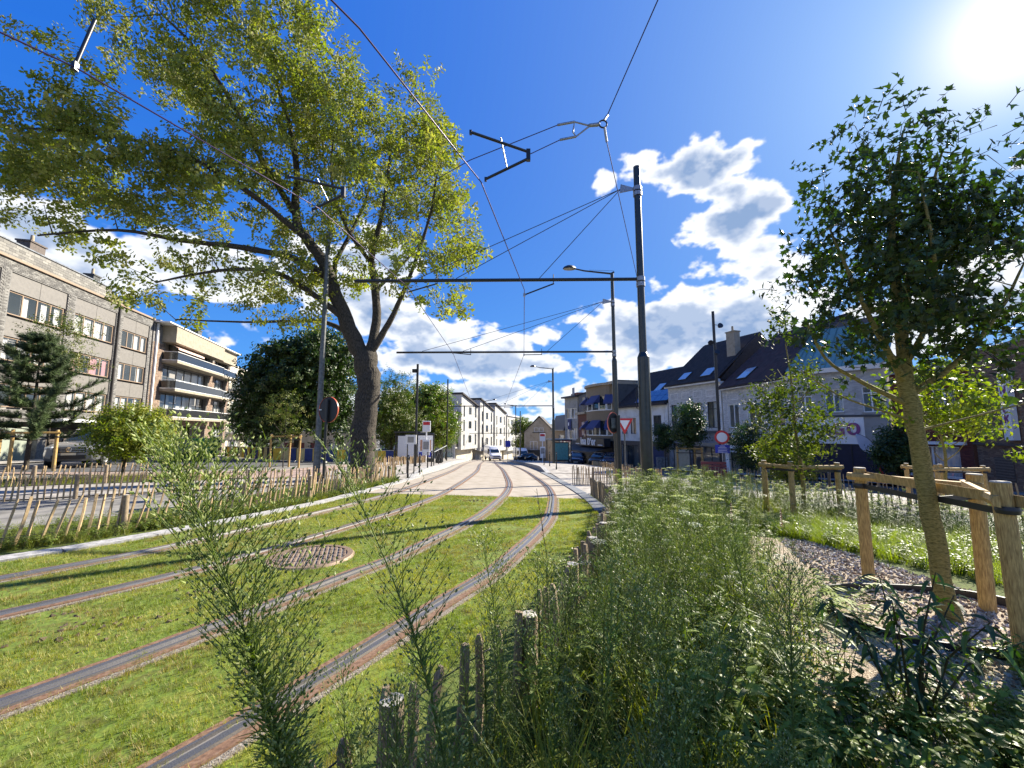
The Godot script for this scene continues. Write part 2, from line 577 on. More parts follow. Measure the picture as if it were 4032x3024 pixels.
	mat("band_concrete", lin(0.36, 0.32, 0.25), 0.9, {"tex": "stain", "size": 2.0, "bump": 0.4})
	mat("roof_dark", lin(0.045, 0.037, 0.037), 0.85, {"tex": "blotch", "size": 2.0})
	mat("tile", Color(1, 1, 1), 0.95, {"vc": true, "tex": "grain", "size": 0.7})
	mat("zinc", lin(0.30, 0.32, 0.34), 0.45, {"metal": 0.5, "tex": "blotch", "size": 2.0})
	mat("copper_green", lin(0.17, 0.33, 0.32), 0.55, {"tex": "stain", "size": 2.6, "metal": 0.1})
	mat("slate", lin(0.075, 0.08, 0.10), 0.6, {"tex": "blotch", "size": 1.3})
	mat("solar", lin(0.02, 0.07, 0.20), 0.15, {"coat": 0.8})
	mat("navy", lin(0.012, 0.014, 0.045), 0.6, {"tex": "blotch", "size": 2.0})
	mat("awning_blue", lin(0.055, 0.065, 0.16), 0.85, {"two": true})
	mat("awning_rose", lin(0.62, 0.45, 0.38), 0.85)
	mat("balcony_black", lin(0.02, 0.022, 0.024), 0.12, {"spec": 0.6})
	mat("letter_purple", lin(0.20, 0.03, 0.17), 0.4)
	mat("letter_blue", lin(0.02, 0.02, 0.16), 0.4)
	mat("maroon", lin(0.10, 0.012, 0.018), 0.6)
	mat("red_board", lin(0.42, 0.03, 0.03), 0.5)
	mat("ad_teal", lin(0.10, 0.32, 0.30), 0.3, {"tex": "stain", "size": 1.2})
	mat("ad_skin", lin(0.55, 0.30, 0.20), 0.4, {"tex": "stain", "size": 0.7})
	mat("barrier_yellow", lin(0.80, 0.55, 0.05), 0.6, {"tex": "stain", "size": 1.5})
	mat("barrier_cream", lin(0.68, 0.57, 0.25), 0.6, {"tex": "stain", "size": 1.5})
	mat("barrier_blue", lin(0.022, 0.050, 0.20), 0.6, {"tex": "stain", "size": 1.5})
	mat("barrier_black", lin(0.03, 0.03, 0.035), 0.6, {"tex": "stain", "size": 1.5})
	mat("red_wood", lin(0.34, 0.085, 0.065), 0.7, {"tex": "wood", "size": Vector3(0.1, 0.1, 0.1)})
	mat("flag_cloth", lin(0.56, 0.56, 0.62), 0.9, {"two": true, "back": Color(0.5, 0.5, 0.5)})
	mat("flag_red", lin(0.50, 0.05, 0.04), 0.8)
	# vehicles
	mat("car_grey", lin(0.19, 0.195, 0.20), 0.35, {"metal": 0.3, "coat": 1.0})
	mat("car_black", lin(0.012, 0.013, 0.016), 0.3, {"coat": 1.0})
	mat("car_blue", lin(0.015, 0.02, 0.06), 0.3, {"coat": 1.0})
	mat("car_white", lin(0.76, 0.76, 0.75), 0.35, {"coat": 1.0})
	mat("tyre", lin(0.02, 0.02, 0.02), 0.9)
	mat("chrome", lin(0.7, 0.7, 0.7), 0.15, {"metal": 1.0})
	mat("lamp_glass", lin(0.75, 0.78, 0.8), 0.1, {"coat": 1.0})
	mat("car_glass", lin(0.02, 0.03, 0.035), 0.05, {"spec": 0.7})
	mat("tail_red", lin(0.4, 0.01, 0.01), 0.2, {"coat": 1.0})
	mat("plate_yellow", lin(0.70, 0.66, 0.52), 0.5)
	# glass
	mat("skylight_glass", lin(0.30, 0.42, 0.55), 0.05, {"spec": 0.8})
	glass("pane", Color(0.55, 0.62, 0.66), 0.10)
	glass("balcony_glass", Color(0.35, 0.5, 0.48), 0.35)
	# plants
	mat("bark", lin(0.125, 0.105, 0.08), 0.95, {"tex": "bark", "size": Vector3(0.45, 1.6, 0.45), "bump": 5.0, "bump_tex": "bark"})
	mat("bark_dark", lin(0.10, 0.082, 0.06), 0.95, {"tex": "bark", "size": Vector3(0.3, 0.9, 0.3), "bump": 2.0, "bump_tex": "bark"})
	mat("bark_smooth", lin(0.34, 0.28, 0.10), 0.85, {"tex": "lichen", "size": Vector3(0.5, 0.22, 0.5), "bump": 0.8, "bump_tex": "lichen"})
	leaf_mat("leaf_silver", 0.55, Color(0.92, 0.97, 0.42))
	leaf_mat("leaf_dark", 0.42, Color(0.62, 0.78, 0.22))
	leaf_mat("leaf_small", 0.5, Color(0.92, 1.0, 0.3))
	leaf_mat("needle", 0.6, Color(0.2, 0.3, 0.12))
	leaf_mat("weed", 0.42, Color(0.95, 1.0, 0.40))
	leaf_mat("grass_blade", 0.45, Color(0.95, 1.0, 0.36))

# leaves take their colour from the mesh and each copy; light shines through them
func leaf_mat(called: String, rough: float, back: Color) -> void:
	mat(called, Color(1, 1, 1), rough, {"vc": true, "back": back, "two": true, "spec": 0.4})

# ====================================================================== ground
var KL: PackedVector2Array
var RE: PackedVector2Array
var TL: PackedVector2Array
var TR: PackedVector2Array
var FA: PackedVector2Array
var FB: PackedVector2Array
var FC: PackedVector2Array
var FE: PackedVector2Array
var FG: PackedVector2Array

func strip_d(l: PackedVector2Array, r: PackedVector2Array, d0: float, d1: float, step: float, lo := 0.0, ro := 0.0) -> Array:
	var a := PackedVector2Array()
	var b := PackedVector2Array()
	var count := maxi(1, int(ceil((d1 - d0) / step)))
	for i in count + 1:
		var d := lerpf(d0, d1, float(i) / count)
		a.append(Vector2(line_at(l, d) + lo, d))
		b.append(Vector2(line_at(r, d) + ro, d))
	return [a, b]

func strip_sheet(called: String, l: PackedVector2Array, r: PackedVector2Array, d0: float, d1: float, step: float, up: float, m: String, lo := 0.0, ro := 0.0, across := 10) -> MeshInstance3D:
	var q := strip_d(l, r, d0, d1, step, lo, ro)
	var b := MB.new()
	sheet(b, q[0], q[1], up, across)
	return structure(called, b, M[m])

func quad_sheet(called: String, l: Array, r: Array, up: float, m: String, count := 16, across := 14) -> MeshInstance3D:
	var b := MB.new()
	sheet(b, resample(l, count), resample(r, count), up, across)
	return structure(called, b, M[m])

func vv(a: Array) -> Array:
	var o := []
	for i in range(0, a.size(), 2):
		o.append(Vector2(a[i], a[i + 1]))
	return o

func build_ground() -> void:
	TR = smooth_line(vv([-7.9, -4.6, -6.0, -2.2, -4.2, 0.15, -2.47, 2.45, -1.28, 4.77, -0.82, 5.8, -0.05, 8.5, 0.33, 11.2, 0.56, 13.8, 0.62, 17, 0.42, 22, 0.08, 28.7, -0.95, 45, -2.9, 85, -6.5, 150]), 0.4)
	TL = smooth_line(vv([-11.5, -2.6, -9.3, -0.3, -7.1, 2.2, -5.27, 4.45, -4.3, 6.05, -3.45, 8.7, -3.0, 11.2, -2.8, 14, -2.78, 21, -3.0, 28, -4.1, 45, -6.1, 85, -9.7, 150]), 0.4)
	KL = smooth_line(vv([-14, -1.8, -10.3, 1.4, -6.57, 5.5, -5.5, 7.4, -5.0, 8.8, -4.62, 10.2, -4.4, 12.3, -4.25, 16, -4.22, 21, -4.4, 30, -5.5, 45, -7.7, 85, -11, 150]), 0.4)
	RE = smooth_line(vv([-5.2, -3.5, -3.3, -0.6, -1.05, 2.1, -0.6, 2.85, 0.15, 4.4, 0.85, 5.85, 1.7, 8.5, 2.0, 10.5, 2.12, 13.5, 2.05, 18, 1.75, 26, 1.35, 34, 0.45, 50, -1.4, 85, -5, 150]), 0.4)
	FA = smooth_line(vv([-15, -0.2, -11.0, 2.8, -7.3, 6.1, -6.6, 7.2, -5.75, 8.6, -5.25, 10.2, -4.95, 13, -4.85, 17.6]), 0.3)
	FB = smooth_line(vv([-19, 7.6, -14.5, 9.3, -12.1, 10.2, -10.5, 11.2, -9.3, 12.4, -7.7, 14.0, -5.6, 16.4]), 0.3)
	FC = smooth_line(vv([-21, 10.5, -15.4, 12.6, -13.6, 13.7, -11.3, 15.2]), 0.3)
	FE = smooth_line(vv([-2.2, -0.8, -0.95, 1.2, -0.68, 1.68, -0.38, 2.2, 0.16, 2.95, 0.55, 3.95, 1.1, 5.5, 1.75, 7.6, 2.15, 9.3, 2.45, 11.0, 2.55, 13.6]), 0.2)
	FG = smooth_line(vv([6.6, 15.4, 8.0, 13.9, 9.1, 12.6, 9.7, 11.0, 10.4, 8.9, 11.5, 6.0]), 0.3)
	# one sheet of ground out to the horizon
	var b := MB.new()
	var xs := []
	var ds := []
	for k in range(-60, 61): xs.append(float(k))
	for q in [75, 95, 120, 160, 220, 320, 500, 800, 1300, 2500]:
		xs.append(float(q))
		xs.push_front(-float(q))
	for k in range(-8, 100): ds.append(float(k))
	for q in [105, 112, 120, 130, 145, 165, 200, 260, 350, 500, 800, 1300, 2500]: ds.append(float(q))
	for q in [-15, -40, -100, -300, -1000]: ds.push_front(float(q))
	for i in xs.size() - 1:
		for j in ds.size() - 1:
			b.quad(P(xs[i], ds[j], -0.03), P(xs[i + 1], ds[j], -0.03), P(xs[i + 1], ds[j + 1], -0.03), P(xs[i], ds[j + 1], -0.03))
	structure("ground", b, M.ground)
	# grass between the rails, with a worn, lumpy surface
	var l := strip_d(KL, RE, -3.0, 12.5, 0.3)
	var lawn := MB.new()
	var bump := FastNoiseLite.new()
	bump.seed = 31
	bump.frequency = 0.9
	for i in l[0].size() - 1:
		for k in 40:
			var q := []
			for e in [[i, k], [i, k + 1], [i + 1, k + 1], [i + 1, k]]:
				var p: Vector2 = l[0][e[0]].lerp(l[1][e[0]], e[1] / 40.0)
				q.append(P(p.x, p.y, 0.004 + 0.012 * bump.get_noise_2d(p.x, p.y)))
			lawn.quad(q[0], q[1], q[2], q[3])
	structure("track_lawn", lawn, M.turf)
	# concrete slabs of the tram street
	var under := strip_sheet("slab_bed", KL, RE, 12.4, 100.0, 1.0, -0.012, "joint")
	var cuts := [12.5, 16.2, 20.6, 25.0, 29.5, 34.5, 40.0, 46.0, 53.0, 61.0, 70.0, 80.0, 100.0]
	for i in cuts.size() - 1:
		var s := MB.new()
		var q := strip_d(KL, RE, cuts[i] + 0.02, cuts[i + 1] - 0.02, 0.8)
		sheet(s, q[0], q[1], 0.006, 10)
		part("concrete_slab", s, M.concrete, under)
	# granite edge on the left, stone by stone
	var edge := Node3D.new()
	edge.name = "left_kerb"
	edge.set_meta("kind", "structure")
	add_child(edge)
	stones(edge, KL, -0.15, 0.3, 1.0, -1.0, 20.0, 0.035, "kerb_stone")
	var edge2 := Node3D.new()
	edge2.name = "right_kerb"
	edge2.set_meta("kind", "structure")
	add_child(edge2)
	stones(edge2, RE, 0.18, 0.34, 1.0, 10.0, 27.0, 0.03, "blue_stone")
	var edge3 := Node3D.new()
	edge3.name = "garden_kerb"
	edge3.set_meta("kind", "structure")
	add_child(edge3)
	stones(edge3, smooth_line(vv([12.0, 1.0, 10.2, 4.0, 8.2, 6.83, 6.8, 8.7, 6.2, 9.6]), 0.3), 0.0, 0.22, 1.0, -99, 99, 0.09, "kerb_stone")
	# left: planted strip, path, second strip, road, footway
	strip_sheet("verge_soil", FA, KL, -0.2, 17.6, 0.6, -0.006, "verge_turf", -2.2, -0.3)
	quad_sheet("left_path", vv([-21, 10.3, -15.4, 12.4, -11.3, 15.0, -9, 17, -5.2, 22]), vv([-19, 7.8, -12.1, 10.4, -9.3, 12.6, -7.0, 14.8, -4.6, 18]), 0.002, "paving")
	quad_sheet("second_verge", vv([-23, 12.4, -16.4, 15.2, -11.6, 17.0]), vv([-21, 10.5, -15.4, 12.6, -11.2, 15.2]), 0.005, "verge_turf")
	quad_sheet("brick_apron", vv([-22, 16.8, -16.0, 18.0, -12, 21, -12, 30]), vv([-11.6, 16.0, -9, 17.2, -6, 21.0, -5, 30]), 0.004, "pink_paving")
	quad_sheet("left_road", vv([-30, 8, -26.5, 20, -29, 34, -33, 60]), vv([-22, 13.0, -18.5, 17.2, -14.5, 22, -13.0, 40]), 0.0, "asphalt")
	quad_sheet("left_footway", vv([-30, 4, -27.6, 22, -31.5, 36, -36.5, 54]), vv([-27, 4, -25.2, 20, -28.2, 34, -33.5, 54]), 0.06, "paving")
	platform("left_platform", KL, -0.32, -4.2, 19.0, 70.0, 22.5, 0.26, "paving")
	platform("right_platform", RE, 0.36, 5.4, 26.0, 76.0, 29.5, 0.28, "paving")
	# right: wild strip, gravel bed, path, road, footway
	quad_sheet("right_verge_soil", vv([-4.9, -3.3, -1.0, 2.3, 0.2, 4.5, 0.95, 5.95, 2.3, 10.2, 2.3, 13.6]), vv([9, -3.0, 7, 2.5, 7.0, 6, 7.0, 8, 7.2, 11, 6.2, 15.6]), 0.006, "verge_turf", 24, 24)
	quad_sheet("gravel_bed", vv([1.3, 0.6, 1.9, 2.4, 2.35, 4.2, 3.3, 6.3, 4.3, 7.6]), vv([5.6, 0.6, 5.4, 2.4, 5.2, 4.2, 5.0, 5.8, 4.8, 7.2]), 0.014, "gravel", 24, 16)
	quad_sheet("far_verge_soil", vv([6.6, 15.2, 6.2, 9.8, 6.9, 8.6, 8.4, 6.7, 12.2, 1.0]), vv([8.0, 14.0, 9.1, 12.7, 9.8, 11.0, 10.5, 9.0, 14, 2.0]), 0.006, "verge_turf")
	quad_sheet("right_path", vv([2.4, 13.8, 6.6, 15.6, 8.2, 14.1, 9.9, 11.0, 10.7, 8.9, 14.5, 2]), vv([2.4, 26, 9.0, 24.5, 12.6, 21.4, 15.4, 17.7, 16.6, 13.7, 21, 5]), 0.0, "paving", 24, 16)
	quad_sheet("right_road", vv([6.6, 60, 7.6, 34, 9.2, 24.6, 12.9, 21.6, 15.8, 17.9, 17.0, 13.9, 23, 3]), vv([12.2, 66, 13.2, 38, 14.8, 30, 17.2, 26.4, 19.6, 22.6, 20.2, 18, 26, 3]), 0.003, "asphalt", 28, 14)
	quad_sheet("right_footway", vv([12.5, 66, 13.5, 38, 15.1, 30.2, 17.5, 26.6, 19.9, 22.8, 20.5, 18, 26.3, 3]), vv([16.5, 66, 17.0, 42, 19.5, 30, 21.5, 27, 24.5, 22, 24.0, 16, 31, 3]), 0.11, "paving", 28, 10)
	# a low wooded ridge at the end of the view
	var h := MB.new()
	for i in 60:
		var x0 := -900.0 + 30.0 * i
		for k in 3:
			h.quad(ridge(x0, k), ridge(x0 + 30, k), ridge(x0 + 30, k + 1), ridge(x0, k + 1))
	structure("hill", h, mat("far_wood", lin(0.06, 0.08, 0.05), 1.0, {"tex": "blotch", "size": 60.0}))

func ridge(x: float, k: int) -> Vector3:
	var top := 6.0 + 5.0 * sin(x * 0.004 + 1.0) + 2.0 * sin(x * 0.021)
	return [Vector3(x, -14, -760), Vector3(x, top * 0.6, -800), Vector3(x, top, -860), Vector3(x, -14, -1000)][k]

func stones(parent: Node3D, line: PackedVector2Array, off: float, wide: float, long: float, d0: float, d1: float, up: float, m: String) -> void:
	var walk := 0.0
	var c := side_line(line, off)
	var start := c[0]
	for i in range(1, c.size()):
		walk += c[i].distance_to(c[i - 1])
		if walk >= long or i == c.size() - 1:
			if start.y >= d0 and c[i].y <= d1 or (d0 < -90.0):
				var b := MB.new()
				var t := (c[i] - start).normalized()
				var side := Vector2(t.y, -t.x) * wide * 0.5
				var e := t * 0.006
				var q := [start + e - side, start + e + side, c[i] - e + side, c[i] - e - side]
				var jig := rr(-0.004, 0.004)
				var tops := []
				var lows := []
				for p in q:
					tops.append(P(p.x, p.y, up + jig))
					lows.append(P(p.x, p.y, -0.05))
				b.quad(tops[0], tops[1], tops[2], tops[3])
				for k in 4:
					b.quad(lows[k], lows[(k + 1) % 4], tops[(k + 1) % 4], tops[k])
				part("kerb_stone", b, M[m], parent)
			walk = 0.0
			start = c[i]

func platform(called: String, line: PackedVector2Array, near: float, far: float, d0: float, d1: float, full: float, high: float, m: String) -> void:
	var b := MB.new()
	var q := strip_d(line, line, d0, d1, 1.0, near, near + far)
	var kerb := MB.new()
	for i in q[0].size() - 1:
		var u := []
		for e in [i, i + 1]:
			u.append(high * clampf((q[0][e].y - d0) / (full - d0), 0.0, 1.0) + 0.012)
		var sgn := signf(far)
		for k in 5:
			var a: Vector2 = q[0][i].lerp(q[1][i], k / 5.0)
			var c: Vector2 = q[0][i].lerp(q[1][i], (k + 1) / 5.0)
			var d: Vector2 = q[0][i + 1].lerp(q[1][i + 1], (k + 1) / 5.0)
			var e2: Vector2 = q[0][i + 1].lerp(q[1][i + 1], k / 5.0)
			if k == 0:
				a.x += 0.3 * sgn
				e2.x += 0.3 * sgn
			if sgn > 0:
				b.quad(P(a.x, a.y, u[0]), P(c.x, c.y, u[0]), P(d.x, d.y, u[1]), P(e2.x, e2.y, u[1]))
			else:
				b.quad(P(c.x, c.y, u[0]), P(a.x, a.y, u[0]), P(e2.x, e2.y, u[1]), P(d.x, d.y, u[1]))
		var o0: Vector2 = q[1][i]
		var o1: Vector2 = q[1][i + 1]
		b.quad(P(o0.x, o0.y, -0.03), P(o1.x, o1.y, -0.03), P(o1.x, o1.y, u[1]), P(o0.x, o0.y, u[0]))
		var p0: Vector2 = q[0][i]
		var p1: Vector2 = q[0][i + 1]
		kerb.quad(P(p0.x, p0.y, -0.03), P(p0.x, p0.y, u[0] + 0.003), P(p1.x, p1.y, u[1] + 0.003), P(p1.x, p1.y, -0.03))
		kerb.quad(P(p0.x, p0.y, u[0] + 0.003), P(p0.x + 0.3 * sgn, p0.y, u[0] + 0.003), P(p1.x + 0.3 * sgn, p1.y, u[1] + 0.003), P(p1.x, p1.y, u[1] + 0.003))
	var o := structure(called, b, M[m])
	part("platform_edge", kerb, M.kerb_stone, o)

# ====================================================================== tracks
func sweep(b: MB, line: PackedVector2Array, prof: Array, d0: float, d1: float) -> void:
	var lines := []
	for p in prof:
		lines.append(side_line(line, p[0]))
	for i in line.size() - 1:
		if line[i].y < d0 or line[i].y > d1:
			continue
		for k in prof.size() - 1:
			var a: Vector2 = lines[k][i]
			var c: Vector2 = lines[k + 1][i]
			var d: Vector2 = lines[k + 1][i + 1]
			var e: Vector2 = lines[k][i + 1]
			b.quad(P(a.x, a.y, prof[k][1]), P(c.x, c.y, prof[k + 1][1]), P(d.x, d.y, prof[k + 1][1]), P(e.x, e.y, prof[k][1]))

func build_tracks() -> void:
	var names := ["outer rail of the left tram track beside the granite kerb", "inner rail of the left tram track", "left rail of the right tram track running past the manhole cover", "rail nearest the camera with its concrete edge in the grass"]
	var n := 0
	for track in [TL, TR]:
		for side in [-0.755, 0.755]:
			var line := side_line(track, side)
			var inner := 1.0 if side < 0 else -1.0
			var t := thing("tram_rail", names[n], "rail", Vector3.ZERO, 0.0, "tram rails in the grass and the concrete")
			n += 1
			# across: casing, head, groove, lip, casing; the gauge side is "inner"
			var head := MB.new()
			var casing := MB.new()
			var groove := MB.new()
			var lip := MB.new()
			var conc := MB.new()
			var hp := [[-0.03, 0.012], [-0.024, 0.036], [0.024, 0.036], [0.03, 0.012]]
			sweep(head, line, hp, -9, 140)
			var g0 := 0.03 * inner
			var gp := [[g0, 0.012], [g0 + 0.045 * inner, 0.012]]
			var lp := [[g0 + 0.045 * inner, 0.012], [g0 + 0.047 * inner, 0.030], [g0 + 0.068 * inner, 0.030], [g0 + 0.070 * inner, 0.016]]
			var c1 := [[g0 + 0.07 * inner, 0.016], [g0 + 0.13 * inner, 0.018], [g0 + 0.133 * inner, -0.03]]
			var c2 := [[-0.03 * inner, 0.020], [-0.10 * inner, 0.024], [-0.103 * inner, -0.03]]
			if inner < 0:
				gp.reverse(); lp.reverse(); c1.reverse()
			else:
				c2.reverse()
			sweep(groove, line, gp, -9, 140)
			sweep(lip, line, lp, -9, 140)
			sweep(casing, line, c1, -9, 140)
			sweep(casing, line, c2, -9, 140)
			part("rail_head", head, M.rail_steel, t)
			part("groove", groove, M.groove, t)
			part("guard_lip", lip, M.rail_steel, t)
			part("rust_casing", casing, M.rust_steel, t)
			# rough concrete haunch on the right of each rail, in the grass only
			var r0 := 0.104 if side > 0 else 0.164
			sweep(conc, line, [[r0, 0.012], [r0 + 0.015, 0.018], [r0 + 0.055, 0.016], [r0 + 0.06, -0.03]], -9, 12.3)
			part("concrete_haunch", conc, M.haunch, t)
	# manhole cover between the tracks
	var mh := thing("manhole_cover", "round iron manhole cover with bar pattern in the track grass", "manhole cover", P(-2.72, 5.8, 0.0))
	var f := MB.new()
	f.lathe([[0.0, 0.018], [0.47, 0.018]], 40)
	part("plate", f, M.groove, mh)
	var rim := MB.new()
	rim.lathe([[0.46, 0.0], [0.46, 0.032], [0.53, 0.032], [0.56, 0.0]], 40)
	part("rim", rim, M.cast_iron, mh)
	for k in 15:
		var x := -0.42 + 0.06 * k
		var half := sqrt(0.45 * 0.45 - x * x)
		var bb := MB.new()
		for seg in 4:
			var z0 := -half + half * 0.5 * seg + 0.012
			bb.bevel_box(Vector3(x, 0.022, z0 + half * 0.25 - 0.012), Vector3(0.034, 0.02, half * 0.5 - 0.024), 0.004)
		part("rib", bb, M.cast_iron, mh, Transform3D(yaw(0.35), Vector3.ZERO))

# ====================================================================== building helpers
var window_cache := {}

# a building stands on the line from a to b (as seen from the street, left to right); its own x runs along the front, z towards the street
func building(called: String, label: String, ax: float, ad: float, bx: float, bd: float, base: float) -> Node3D:
	var t := thing(called, label, "building", Vector3(ax, base, -ad), atan2(bd - ad, bx - ax))
	t.set_meta("wide", Vector2(bx - ax, bd - ad).length())
	return t

func hits(holes: Array, x: float, y: float) -> bool:
	for h in holes:
		if x > h[0] and x < h[0] + h[2] and y > h[1] and y < h[1] + h[3]:
			return true
	return false

# a flat wall with openings [x, y, w, h], reveals of some depth
func wall_mesh(x0: float, y0: float, w: float, h: float, holes: Array, z := 0.0, deep := 0.16) -> MB:
	var b := MB.new()
	var xs := [x0, x0 + w]
	var ys := [y0, y0 + h]
	for q in holes:
		for e in [q[0], q[0] + q[2]]:
			if e > x0 and e < x0 + w and not xs.has(e): xs.append(e)
		for e in [q[1], q[1] + q[3]]:
			if e > y0 and e < y0 + h and not ys.has(e): ys.append(e)
	xs.sort()
	ys.sort()
	for i in xs.size() - 1:
		for j in ys.size() - 1:
			if not hits(holes, (xs[i] + xs[i + 1]) * 0.5, (ys[j] + ys[j + 1]) * 0.5):
				b.quad(Vector3(xs[i], ys[j], z), Vector3(xs[i + 1], ys[j], z), Vector3(xs[i + 1], ys[j + 1], z), Vector3(xs[i], ys[j + 1], z))
	for q in holes:
		var l := Vector3(q[0], q[1], z)
		var r := Vector3(q[0] + q[2], q[1], z)
		var u := Vector3(0, q[3], 0)
		var k := Vector3(0, 0, -deep)
		b.quad(l, l + u, l + u + k, l + k)
		b.quad(r, r + k, r + u + k, r + u)
		b.quad(l, l + k, r + k, r)
		b.quad(l + u, r + u, r + u + k, l + u + k)
	return b

func shell(w: float, h: float, deep: float, z := 0.0) -> MB:
	# sides, back and top behind a front wall
	var b := MB.new()
	var f := z - 0.004
	b.quad(Vector3(0, 0, f - deep), Vector3(0, 0, f), Vector3(0, h, f), Vector3(0, h, f - deep))
	b.quad(Vector3(w, 0, f), Vector3(w, 0, f - deep), Vector3(w, h, f - deep), Vector3(w, h, f))
	b.quad(Vector3(w, 0, f - deep), Vector3(0, 0, f - deep), Vector3(0, h, f - deep), Vector3(w, h, f - deep))
	b.quad(Vector3(0, h, f), Vector3(w, h, f), Vector3(w, h, f - deep), Vector3(0, h, f - deep))
	return b

# bricks laid in courses as real pieces too small to pick apart
func bricks(parent: Node, x0: float, y0: float, w: float, h: float, holes: Array, pal: Array, z := 0.0, bw := 0.22, bh := 0.075) -> void:
	var bm := BoxMesh.new()
	bm.size = Vector3(bw - 0.012, bh - 0.012, 0.03)
	var at := []
	var tint := PackedColorArray()
	var rows := int(h / bh)
	for r in rows:
		var off := 0.0 if r % 2 == 0 else bw * 0.5
		for c in int(w / bw):
			var x := x0 + off + bw * (c + 0.5)
			var y := y0 + bh * (r + 0.5)
			if x + bw * 0.5 > x0 + w + 0.02: continue
			var cut := false
			for q in holes:
				if x + bw * 0.5 > q[0] + 0.01 and x - bw * 0.5 < q[0] + q[2] - 0.01 and y + bh * 0.4 > q[1] and y - bh * 0.4 < q[1] + q[3]:
					cut = true
					break
			if cut: continue
			at.append(Transform3D(Basis.IDENTITY, Vector3(x, y, z - 0.006 + rr(-0.002, 0.003))))
			var p: Array = pal[rng.randi() % pal.size()]
			var k := rr(0.8, 1.15)
			tint.append(Color(p[0] * k, p[1] * k, p[2] * k))
	var o := copies("brick_courses", bm, M.brick, at, parent, tint)
	o.set_meta("kind", "stuff")

# a window in an opening: frame with bars, pane, curtain, dark room behind, sill
func window(parent: Node, x: float, y: float, w: float, h: float, o := {}) -> void:
	var fm: String = o.get("frame", "white_frame")
	var n: int = o.get("lights", 2)
	var z: float = o.get("z", -0.1)
	var key := "%s %.3f %.3f %d %s" % [fm, w, h, n, str(o.get("transom", 0.0))]
	if not window_cache.has(key):
		var f := MB.new()
		var t := 0.055
		f.span(Vector3(0, 0, -0.03), Vector3(w, t, 0.03))
		f.span(Vector3(0, h - t, -0.03), Vector3(w, h, 0.03))
		f.span(Vector3(0, t, -0.03), Vector3(t, h - t, 0.03))
		f.span(Vector3(w - t, t, -0.03), Vector3(w, h - t, 0.03))
		for k in range(1, n):
			f.span(Vector3(w * k / n - t * 0.7, t, -0.028), Vector3(w * k / n + t * 0.7, h - t, 0.028))
		if o.get("transom", 0.0) > 0.0:
			f.span(Vector3(t, h * o.transom - 0.025, -0.026), Vector3(w - t, h * o.transom + 0.025, 0.026))
		var g := MB.new()
		g.quad(Vector3(0.04, 0.04, 0), Vector3(w - 0.04, 0.04, 0), Vector3(w - 0.04, h - 0.04, 0), Vector3(0.04, h - 0.04, 0))
		var rm := MB.new()
		rm.quad(Vector3(-0.3, -0.3, -1.7), Vector3(w + 0.3, -0.3, -1.7), Vector3(w + 0.3, h + 0.3, -1.7), Vector3(-0.3, h + 0.3, -1.7))
		window_cache[key] = [f.mesh(), g.mesh(), rm.mesh()]
	var c: Array = window_cache[key]
	var fr := part("window", c[0], M[fm], parent, Transform3D(Basis.IDENTITY, Vector3(x, y, z)))
	part("pane", c[1], M.pane, fr)
	part("room_back", c[2], M.room_wall, fr)
	if o.get("curtain", 0.0) > 0.0:
		# folds hang at the sides of some lights
		for k in n:
			if rng.randf() > o.curtain: continue
			var cm := MB.new()
			var a := w * k / n + 0.05
			var e := w * (k + 1) / n - 0.05
			if rng.randf() < 0.4: e = lerpf(a, e, 0.6)
			elif rng.randf() < 0.4: a = lerpf(a, e, 0.45)
			var folds := maxi(3, int((e - a) / 0.09))
			for q in folds:
				var xa := lerpf(a, e, float(q) / folds)
				var xb := lerpf(a, e, float(q + 1) / folds)
				var za := -0.10 - 0.03 * (q % 2)
				var zb := -0.10 - 0.03 * ((q + 1) % 2)
				cm.quad(Vector3(xa, 0.03, za), Vector3(xb, 0.03, zb), Vector3(xb, h - 0.03, zb), Vector3(xa, h - 0.03, za))
			part("curtain", cm, M[o.get("cloth", "curtain")], fr)
	if o.has("sill"):
		var s := MB.new()
		s.span(Vector3(-0.06, -0.07, 0.0), Vector3(w + 0.06, -0.002, -z + 0.06))
		part("sill", s, M[o.sill], fr)

func bar(parent: Node, called: String, m: String, a: Vector3, b: Vector3) -> MeshInstance3D:
	var s := MB.new()
	s.span(a, b)
	return part(called, s, M[m], parent)

func letters(parent: Node, text: String, size: float, m: String, at: Vector3, bold := 0.0, deep := 0.05, font := "Droid Sans", called := "lettering") -> MeshInstance3D:
	var tm := TextMesh.new()
	var sf := SystemFont.new()
	sf.font_names = PackedStringArray([font])
	sf.font_weight = 700
	if bold > 0.0:
		var fv := FontVariation.new()
		fv.base_font = sf
		fv.variation_embolden = bold
		tm.font = fv
	else:
		tm.font = sf
	tm.text = text
	tm.font_size = 64
	tm.pixel_size = size / 64.0
	tm.depth = deep
	return part(called, tm, M[m], parent, Transform3D(Basis.IDENTITY, at))

